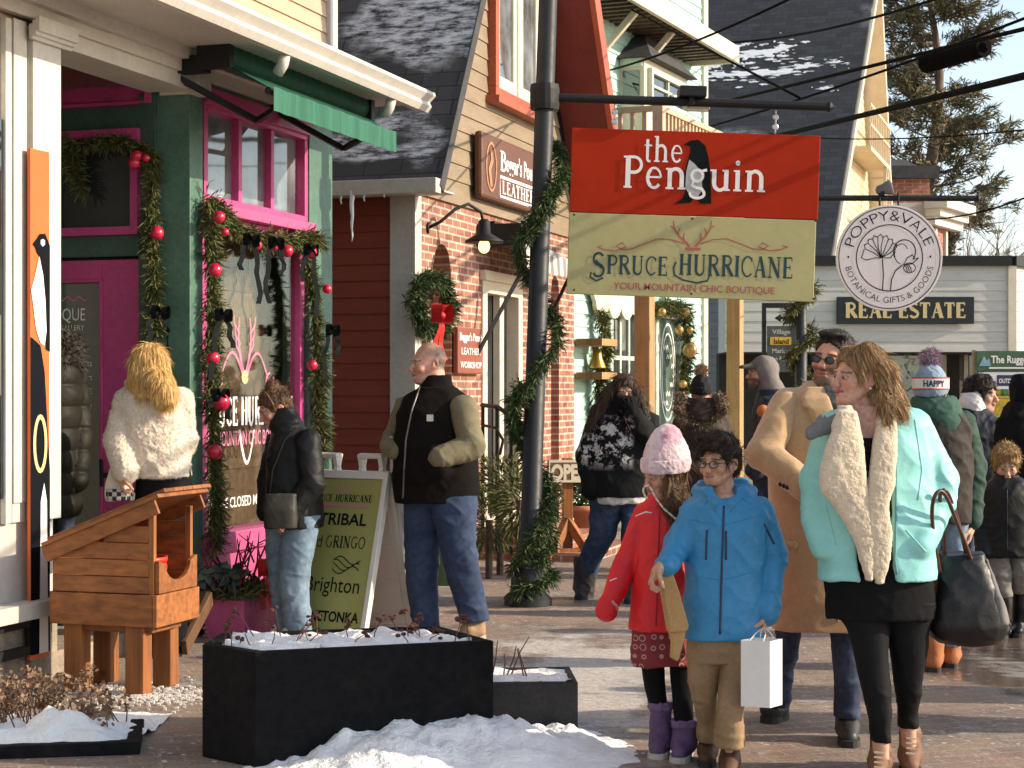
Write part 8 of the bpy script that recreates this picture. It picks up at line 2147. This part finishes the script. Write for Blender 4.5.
G_ = p.blob(); hand(G_, G_.pt(634, 417, -.22), (-.45, 0, .9), (-.1, 1, .2), 1, 30, 1.12); G_.c((624, 406, 9, -.12), (628, 410, 9, -.1)); p.put(G_, 'glove', BLACKF, h=.008, amp=.002); hand(p.body, p.body.pt(634, 417, -.22), (-.45, 0, .9), (-.1, 1, .2), 1, 30, .9)
b = p.blob(); b.lv([(494, 592, 652, .17), (503, 594, 651, .17)]); p.put(b, 'shirt_hem', mat('white_lace', (.55, .52, .5), .9), h=.009, amp=.012)
for lv in ([(495, 592, 624, .12), (535, 588, 616, .1, .05), (562, 578, 600, .08, .12), (580, 576, 596, .075, .16)], [(495, 620, 652, .12), (540, 622, 648, .1, -.05), (580, 622, 642, .08, -.08)]):
    b = p.blob(); b.lv(lv); p.put(b, 'trouser_leg', DENIM, h=.009, amp=.014, scale=(7, 7, 10)); p.body.lv(lv, sc=.75)
for lv, q in (([(556, 574, 600, .085, .12), (590, 573, 594, .08, .16)], ((590, 600, .22), (578, 602, .05))), ([(566, 620, 646, .085, -.06), (594, 621, 642, .08, -.06)], ((632, 600, .05), (630, 602, -.2)))):
    b = p.blob(); b.lv(lv); h0 = np.array(P(q[0][0], q[0][1], p.Y+q[0][2])); t0 = np.array(P(q[1][0], q[1][1], p.Y+q[1][2])); h0[2] = t0[2] = 0; shoe(b, h0, t0, 1.05, .2)
    o = p.put(b, 'boot', mat('grey_snow_boot', (.04, .034, .036), .6, .3, 9, .3, 50), h=.008, amp=.008, scale=(9, 9, 20)); mb = MB(); sole_mesh(mb, h0, t0, 1.05, 0, .03); mb.build('sole', RUBBER, o)
p.skin(.007, FAIR, LIP, (.05, .03, .02))
H = p.blob(); scalp(hd, H, .014, .066, cut=False); H.c((612, 390, 7, -.02), (600, 412, 8, -.03), (590, 428, 4, -.08), k=.03); H.c((636, 392, 6, -.02), (642, 410, 6, -.05), (648, 426, 4, -.12), k=.03)
ho = hairmesh(H, 'hair', mat_hair('brown_long_hair', ((.02, .012, .008), (.1, .055, .03))), p.root, .006, 16); tuft(ho, 2400, .1, (-.25, 0, -1), .06, .003, [(.015, .008, .005), (.06, .03, .016), (.1, .055, .03)], 7, rnd=.13)

# ---------------------------------------------------------------- person with the pompom hat, back turned
p = Person('person seen from behind in a brown fur-hooded coat and black pompom beanie', 15.2, (702, 570))
hd = p.sethead(701, 393, 178, 0, 0, 1.0, neck=(701, 415))
J = p.blob(); T = [(408, 688, 714, .1), (414, 680, 722, .15), (428, 676, 727, .18), (470, 674, 728, .19), (530, 673, 729, .2)]
J.lv(T); p.body.lv(T, sc=.8)
for a in ([(682, 425, 10, 0), (676, 460, 10, 0), (678, 490, 9, -.1)], [(721, 425, 10, 0), (728, 460, 10, 0), (724, 490, 9, -.1)]): J.c(*a)
p.put(J, 'coat', mat('brown_coat', (.035, .024, .018), .75, .2, 8, .3), h=.011, amp=.01)
b = p.blob(); M_ = [(682, 398), (679, 410), (686, 420), (700, 424), (714, 418), (722, 408), (719, 398)]; b.c(*[(x, y, 4.5, -.12) for x, y in M_], k=.02); fo = p.put(b, 'fur_trim', mat('tan_fur', (.2, .15, .1), .95, .4, 30, .9, 80), h=.009, amp=0, fuzz=.04)
tuft(fo, 2500, .045, (0, 0, -.2), .7, .005, [(.1, .07, .045), (.22, .16, .1), (.34, .26, .17)], 13, 'fur')
b = p.blob(); b.lv([(398, 684, 718, .09, -.05), (412, 682, 720, .12, -.06), (421, 690, 712, .1, -.08)]); p.put(b, 'hood', mat('brown_coat', (0, 0, 0)), h=.01, amp=.008)
b = p.blob(); b.lv([(520, 680, 700, .1), (568, 684, 698, .08)]); b.lv([(520, 703, 724, .1), (568, 705, 719, .08)]); p.put(b, 'trousers', DENIMD, h=.011, amp=.01); p.body.lv([(520, 684, 698, .07), (568, 685, 696, .06)])
boots(p, [((691, 570, -.1), (691, 572, .15)), ((712, 570, -.1), (712, 572, .15))], LEATHER, RUBBER, 1.0, .15); p.skin(.009)
beanie(p, hd, mat('black_knit', (.014, .014, .016), .95, .3, 20, .8, 90), pom=mat('tan_pompom', (.33, .22, .14), .95, .4, 30, .9, 80), lift=-.01)

# ---------------------------------------------------------------- man in the grey hood and cap
p = Person('man in a grey hood over a cap and a dark navy jacket, turned sideways', 14.6, (772, 580))
hd = p.sethead(761, 374, -80, 0, 0, 1.02, neck=(768, 396))
J = p.blob(); T = [(390, 760, 786, .12), (396, 756, 790, .16), (412, 753, 793, .19), (450, 752, 794, .2), (498, 754, 792, .19)]
J.lv(T); p.body.lv(T, sc=.8)
for a in ([(770, 408, 13, -.17), (772, 445, 12, -.2), (756, 470, 10, -.24)], [(775, 408, 12, .15), (775, 450, 11, .17)]): J.c(*a)
o = p.put(J, 'jacket', mat('navy_jacket', (.012, .017, .032), .6, .2, 7, .3), h=.01, amp=.014)
b = p.blob(); b.ball(b.pt(763, 411, -.36), .05); p.put(b, 'orange_patch', mat('orange_patch', (.6, .16, .04), .6), o, h=.008, amp=0)
b = p.blob(); hd.e(b, (0, .03, .035), (.105, .115, .115), .01); b.c((769, 385, 12, 0), (776, 398, 13, 0), k=.04); hd.e(b, (0, -.12, -.01), (.085, .11, .1), .01, 's'); p.put(b, 'hood', mat('grey_jersey', (.19, .165, .155), .9, .12, 9, .3), h=.008, amp=.008)
b = p.blob(); hd.e(b, (0, .0, .06), (.085, .1, .06), .01); hd.k(b, (-.03, -.1, .062), (-.03, -.16, .055), .02, .014, .02); hd.k(b, (.03, -.1, .062), (.03, -.16, .055), .02, .014, .02); p.put(b, 'cap', mat('grey_cap', (.14, .13, .12), .8), h=.007, amp=0)
for lv in ([(490, 752, 776, .11, -.05), (580, 752, 768, .08, -.1)], [(490, 770, 793, .11, .05), (580, 776, 793, .08, .1)]): b = p.blob(); b.lv(lv); p.put(b, 'trouser_leg', DENIMD, h=.011, amp=.01); p.body.lv(lv, sc=.8)
boots(p, [((766, 578, -.1), (748, 580, -.1)), ((788, 578, .1), (772, 580, .1))], LEATHER, RUBBER, 1.0, .12)
p.skin(.008, TAN_, LIP, (.03, .02, .015), beard=.85, hair=(.03, .02, .015))

# ---------------------------------------------------------------- person with the HAPPY beanie
p = Person('person from behind in a dark green hooded jacket and a knitted HAPPY beanie', 9.9, (938, 668))
hd = p.sethead(931, 394, 160, 0, 0, 1.0, neck=(934, 420))
J = p.blob(); DG1 = mat('dark_brown_jacket', (.03, .022, .018), .8, .2, 8, .3); DG2 = mat('bottle_green_jacket', (.012, .045, .03), .75, .2, 8, .3)
T = [(404, 916, 956, .1), (412, 908, 964, .15), (426, 903, 970, .18), (470, 902, 972, .19), (522, 906, 970, .18)]
J.lv(T); p.body.lv(T, sc=.78)
jk = p.put(J, 'jacket', DG1, h=.009, amp=.01)
AR = [(961, 424, 14, 0), (972, 470, 13.5, .02), (972, 520, 11, -.04)]; AL = [(912, 424, 13, 0), (904, 470, 13, 0), (906, 520, 11, 0)]
for a in (AR, AL): b = p.blob(); b.c(*a); p.body.c(*a, sc=.6); p.put(b, 'sleeve', DG2, jk, h=.009, amp=.012)
hand(p.body, p.body.pt(970, 524, -.04), (-.1, -.1, -1), (-.9, .1, 0), -1, 35, 1.0)
b = p.blob(); b.lv([(397, 914, 952, .09), (408, 912, 962, .13, -.03), (420, 924, 962, .12, -.07), (431, 934, 956, .08, -.1)]); p.put(b, 'hood', mat('green_hood', (.03, .085, .06), .85, .15, 8, .3), h=.009, amp=.014, scale=(8, 8, 8))
for lv in ([(512, 908, 942, .13), (560, 912, 940, .11), (645, 920, 942, .08, -.05)], [(512, 936, 968, .13), (560, 940, 964, .11), (645, 942, 960, .08, .05)]): b = p.blob(); b.lv(lv); p.put(b, 'trouser_leg', DENIML, h=.009, amp=.014); p.body.lv(lv, sc=.8)
for x, d in ((933, -.05), (950, .1)):
    b = p.blob(); b.lv([(630, x-11, x+11, .075, d), (655, x-10, x+10, .07, d)]); h0 = np.array(P(x, 660, p.Y+d-.1)); t0 = np.array(P(x, 660, p.Y+d+.16)); h0[2] = t0[2] = 0; shoe(b, h0, t0, 1.05, .15); o = p.put(b, 'boot', mat('rust_boot', (.36, .12, .035), .6, .2, 8, .3), h=.008, amp=.004); mb = MB(); sole_mesh(mb, h0, t0, 1.05, 0, .025); mb.build('sole', RUBBER, o)
p.skin(.007, FAIR)
hat = beanie(p, hd, mat('blue_knit', (.2, .29, .4), .95, .2, 20, .8, 90, sheen=.4), cuff=True, pom=mat('pink_blue_pompom', (.45, .25, .26), .95, .4, 30, .9, 80, col2=(.2, .2, .3)), lift=-.008, tall=.035, h=.0045)
hd_c = hd.w(0, .02, .05)
mb = MB(); bl = MB(); rd = MB()
def onhat(u, z, e): 
    t = u; rx, ry = (.0985+e)*hd.sc, (.1165+e)*hd.sc
    q = np.array([math.sin(t)*rx/hd.sc, .02+math.cos(t)*ry/hd.sc, z]); return Vector(hd.w(*q))
for z0_, z1__, mm, e in ((.03, .085, bl, .002), (.024, .031, rd, .003), (.084, .092, rd, .003)):
    for i in range(40):
        a, c2 = -2.4+4.8*i/40, -2.4+4.8*(i+1)/40; mm.add([onhat(a, z0_, e), onhat(c2, z0_, e), onhat(c2, z1__, e), onhat(a, z1__, e)], [(0, 1, 2, 3)])
bd = bl.build('white_band', mat('white_knit', (.66, .62, .58), .95, .1, 20, .6, 90), hat, normals=False); rd.build('red_stripe', mat('red_knit', (.45, .06, .06), .95), hat, normals=False)
text(mb, lambda x, z: onhat(-x/.105-.35, z, .0045), 'HAPPY', -.062, .041, .125, .034, .035); mb.build('lettering', mat('navy_knit', (.03, .04, .1), .9), bd, normals=False)

# ---------------------------------------------------------------- person with the white hood
p = Person('dark-haired person facing right in a navy jacket with a white hood', 12.6, (974, 610))
hd = p.sethead(981, 395, 60, 5, 0, 1.0, neck=(976, 414))
J = p.blob(); T = [(408, 962, 988, .1), (416, 957, 994, .15), (430, 955, 996, .18), (470, 955, 996, .18), (500, 957, 995, .17)]
J.lv(T); p.body.lv(T, sc=.8)
for a in ([(960, 425, 10, .05), (956, 460, 10, .05), (965, 485, 9, .0)], [(990, 425, 10, -.1), (994, 455, 10, -.1), (990, 480, 9, -.2)]): J.c(*a); p.body.c(*a, sc=.6)
hand(p.body, p.body.pt(988, 480, -.22), (-.2, -.3, -.9), (.3, -.8, 0), 1, 40, .95)
p.put(J, 'jacket', mat('navy_jacket', (0, 0, 0)), h=.009, amp=.012)
b = p.blob(); b.lv([(393, 962, 980, .1, .02), (402, 959, 984, .13, .02), (413, 964, 986, .12, .0)]); p.put(b, 'hood', mat('white_fleece', (.66, .64, .62), .95, .08, 12, .5), h=.008, amp=.01, fuzz=.006)
for lv in ([(490, 958, 976, .11), (600, 960, 972, .08, -.1)], [(490, 976, 994, .11), (600, 980, 992, .08, .1)]): b = p.blob(); b.lv(lv); p.put(b, 'trouser_leg', DENIMD, h=.011, amp=.01); p.body.lv(lv, sc=.8)
boots(p, [((964, 606, -.05), (972, 608, -.25)), ((984, 606, .15), (993, 608, -.05))], LEATHER, RUBBER, 1.0, .12)
p.skin(.007, FAIR, LIP, (.03, .02, .015))
H = p.blob(); scalp(hd, H, .016, .062); ho = hairmesh(H, 'hair', MATS['near_black_hair'], p.root, .006, 22, .008, (40, 40, 25)); tuft(ho, 1500, .03, lambda q: np.tile(hd.Mn @ np.array([0, -.3, -.5]), (len(q), 1)), .25, .003, [(.005, .004, .003), (.02, .012, .009), (.05, .035, .025)], 9)

# ---------------------------------------------------------------- child at the right edge
p = Person('blond child looking down in a black jacket, grey trousers and black boots', 11.15, (1008, 637))
hd = p.sethead(1006, 464, -8, 24, 0, .9, neck=(1007, 486), child=True, male=False)
J = p.blob(); T = [(478, 994, 1020, .09), (484, 986, 1028, .12), (498, 982, 1033, .14), (530, 981, 1034, .145), (556, 982, 1034, .14)]
J.lv(T); p.body.lv(T, sc=.78); J.lv([(474, 996, 1018, .075), (486, 992, 1022, .09)], k=.02)
for a in ([(988, 496, 9.5, 0), (981, 525, 9.5, 0), (984, 552, 8, -.06)], [(1027, 496, 9.5, 0), (1034, 525, 9.5, 0), (1032, 552, 8, -.06)]): J.c(*a); p.body.c(*a, sc=.6)
jk = p.put(J, 'jacket', mat('black_shell', (0, 0, 0)), h=.008, amp=.01); seam(jk, [(1007, 488), (1007, 552)], .004, 'zip', LEATHER, jk)
GRT = mat('grey_trousers', (.2, .185, .165), .85, .15, 7, .3)
for lv in ([(545, 984, 1010, .1), (575, 988, 1010, .09), (596, 994, 1012, .08, .0)], [(545, 1006, 1033, .1), (575, 1008, 1030, .09), (592, 1010, 1029, .08, .05)]): b = p.blob(); b.lv(lv); p.put(b, 'trouser_leg', GRT, h=.008, amp=.014); p.body.lv(lv, sc=.8)
for xa, xb, d, yf in ((994, 1012, .0, 637), (1011, 1029, .1, 630)):
    b = p.blob(); b.lv([(588, xa, xb, .075, d), (620, xa+1, xb-1, .07, d)]); h0 = np.array(P((xa+xb)/2, yf, p.Y+d+.08)); t0 = np.array(P((xa+xb)/2-3, yf, p.Y+d-.14)); h0[2] = t0[2] = 0; shoe(b, h0, t0, .95, .15); o = p.put(b, 'boot', LEATHER, h=.008, amp=.006); mb = MB(); sole_mesh(mb, h0, t0, .95, 0, .025); mb.build('sole', RUBBER, o)
p.skin(.006, PALE, LIP, (.25, .16, .08))
H = p.blob(); scalp(hd, H, .017, .062); hd.e(H, (0, -.04, .11), (.07, .055, .03), .02); ho = hairmesh(H, 'hair', mat_hair('dark_blond_hair', ((.16, .09, .035), (.5, .33, .16)), (90, 90, 30)), p.root, .005, 25, .007, (40, 40, 18)); tuft(ho, 2000, .03, lambda q: np.tile(hd.Mn @ np.array([0, -.6, -.3]), (len(q), 1)), .25, .0028, [(.12, .07, .025), (.32, .2, .08), (.52, .36, .17)], 8)

# ---------------------------------------------------------------- person in black at the right edge
p = Person('person all in black with a dark hood beyond the blond child', 12.0, (1022, 620))
J = p.blob(); T = [(402, 1010, 1034, .1), (412, 1003, 1042, .15), (430, 1001, 1046, .18), (500, 1001, 1046, .18)]
J.lv(T); J.c((1008, 424, 11, 0), (1002, 460, 11, 0), (1008, 490, 9, -.1)); J.c((1040, 424, 11, 0), (1046, 460, 11, 0)); p.body.lv(T, sc=.8)
p.put(J, 'coat', BLACKF, h=.011, amp=.014)
b = p.blob(); b.lv([(374, 1014, 1032, .08), (384, 1010, 1036, .12), (402, 1012, 1036, .11)]); p.put(b, 'hood', BLACKF, h=.01, amp=.01); p.body.c((1022, 388, 10, 0), (1022, 405, 8, 0))
b = p.blob(); b.lv([(495, 1004, 1023, .1), (610, 1006, 1020, .08)]); b.lv([(495, 1025, 1044, .1), (610, 1028, 1042, .08)]); p.put(b, 'trousers', BLACKF, h=.011, amp=.01); p.body.lv([(495, 1008, 1020, .07), (610, 1008, 1018, .06)])
boots(p, [((1013, 618, .1), (1012, 620, -.15)), ((1035, 618, .1), (1036, 620, -.15))], LEATHER, RUBBER, 1.0, .12); p.skin(.011)

# unseen passers-by added beyond the right edge to shade the paving and walkers
def copy_tree(o, parent=None):
    c = o.copy(); COL.objects.link(c)
    if parent: c.parent = parent
    for ch in o.children: copy_tree(ch, c)
    return c
_vest = [o for o in bpy.data.objects if o.type == 'EMPTY' and 'fleece vest' in o.get('label', '')][0]
for x, y, rz, lab in ((3.9, 8.05, 60, 'added unseen passer-by in a black vest beyond the right edge, nearest'), (4.7, 8.75, 200, 'added unseen passer-by in a black vest beyond the right edge, farther from the walkers')):
    c = copy_tree(_vest); c.location = (x, y, 0); c.rotation_euler = (0, 0, R(rz)); c['label'] = lab
# ================================================================ light, sky, camera
sc = bpy.context.scene
SUN_EL, SUN_AZ = 23.0, -6.0       # elevation; degrees the sun stands towards the far end of the street from straight right
az = R(90-SUN_AZ)
sd = Vector((math.sin(az)*math.cos(R(SUN_EL)), math.cos(az)*math.cos(R(SUN_EL)), math.sin(R(SUN_EL))))
w = bpy.data.worlds.new('World'); sc.world = w; w.use_nodes = True
nt = w.node_tree; bg = nt.nodes['Background']
sky = nt.nodes.new('ShaderNodeTexSky'); sky.sky_type = 'NISHITA'; sky.sun_disc = False
sky.sun_elevation = R(SUN_EL); sky.sun_rotation = az; sky.air_density = 1.0; sky.dust_density = .7; sky.ozone_density = 1.0
hs = nt.nodes.new('ShaderNodeHueSaturation'); hs.inputs['Saturation'].default_value = .72; nt.links.new(sky.outputs[0], hs.inputs['Color']); nt.links.new(hs.outputs[0], bg.inputs[0]); bg.inputs[1].default_value = .15
li = bpy.data.lights.new('sun', 'SUN'); li.energy = 3.8; li.angle = R(.5); li.color = (1, .84, .64)
so = bpy.data.objects.new('sun', li); COL.objects.link(so); so.location = (20, 10, 20)
so.rotation_euler = (-sd).to_track_quat('-Z', 'Y').to_euler()
cam = bpy.data.cameras.new('camera'); co = bpy.data.objects.new('camera', cam); COL.objects.link(co)
co.location = (0, 0, CH); co.rotation_euler = (R(90), 0, 0)
cam.sensor_width = 36; cam.lens = 36*FOC/1024; cam.shift_y = (HZ-384)/1024; cam.clip_end = 3000; cam.clip_start = .1
cam.dof.use_dof = True; cam.dof.focus_distance = 9.0; cam.dof.aperture_fstop = 16
sc.camera = co
sc.render.resolution_x, sc.render.resolution_y = 1024, 768
vs_ = sc.view_settings; vs_.view_transform = 'Standard'; vs_.look = 'None'; vs_.exposure = .8; vs_.gamma = 1
sc.cycles.max_bounces = 6; sc.cycles.transparent_max_bounces = 8
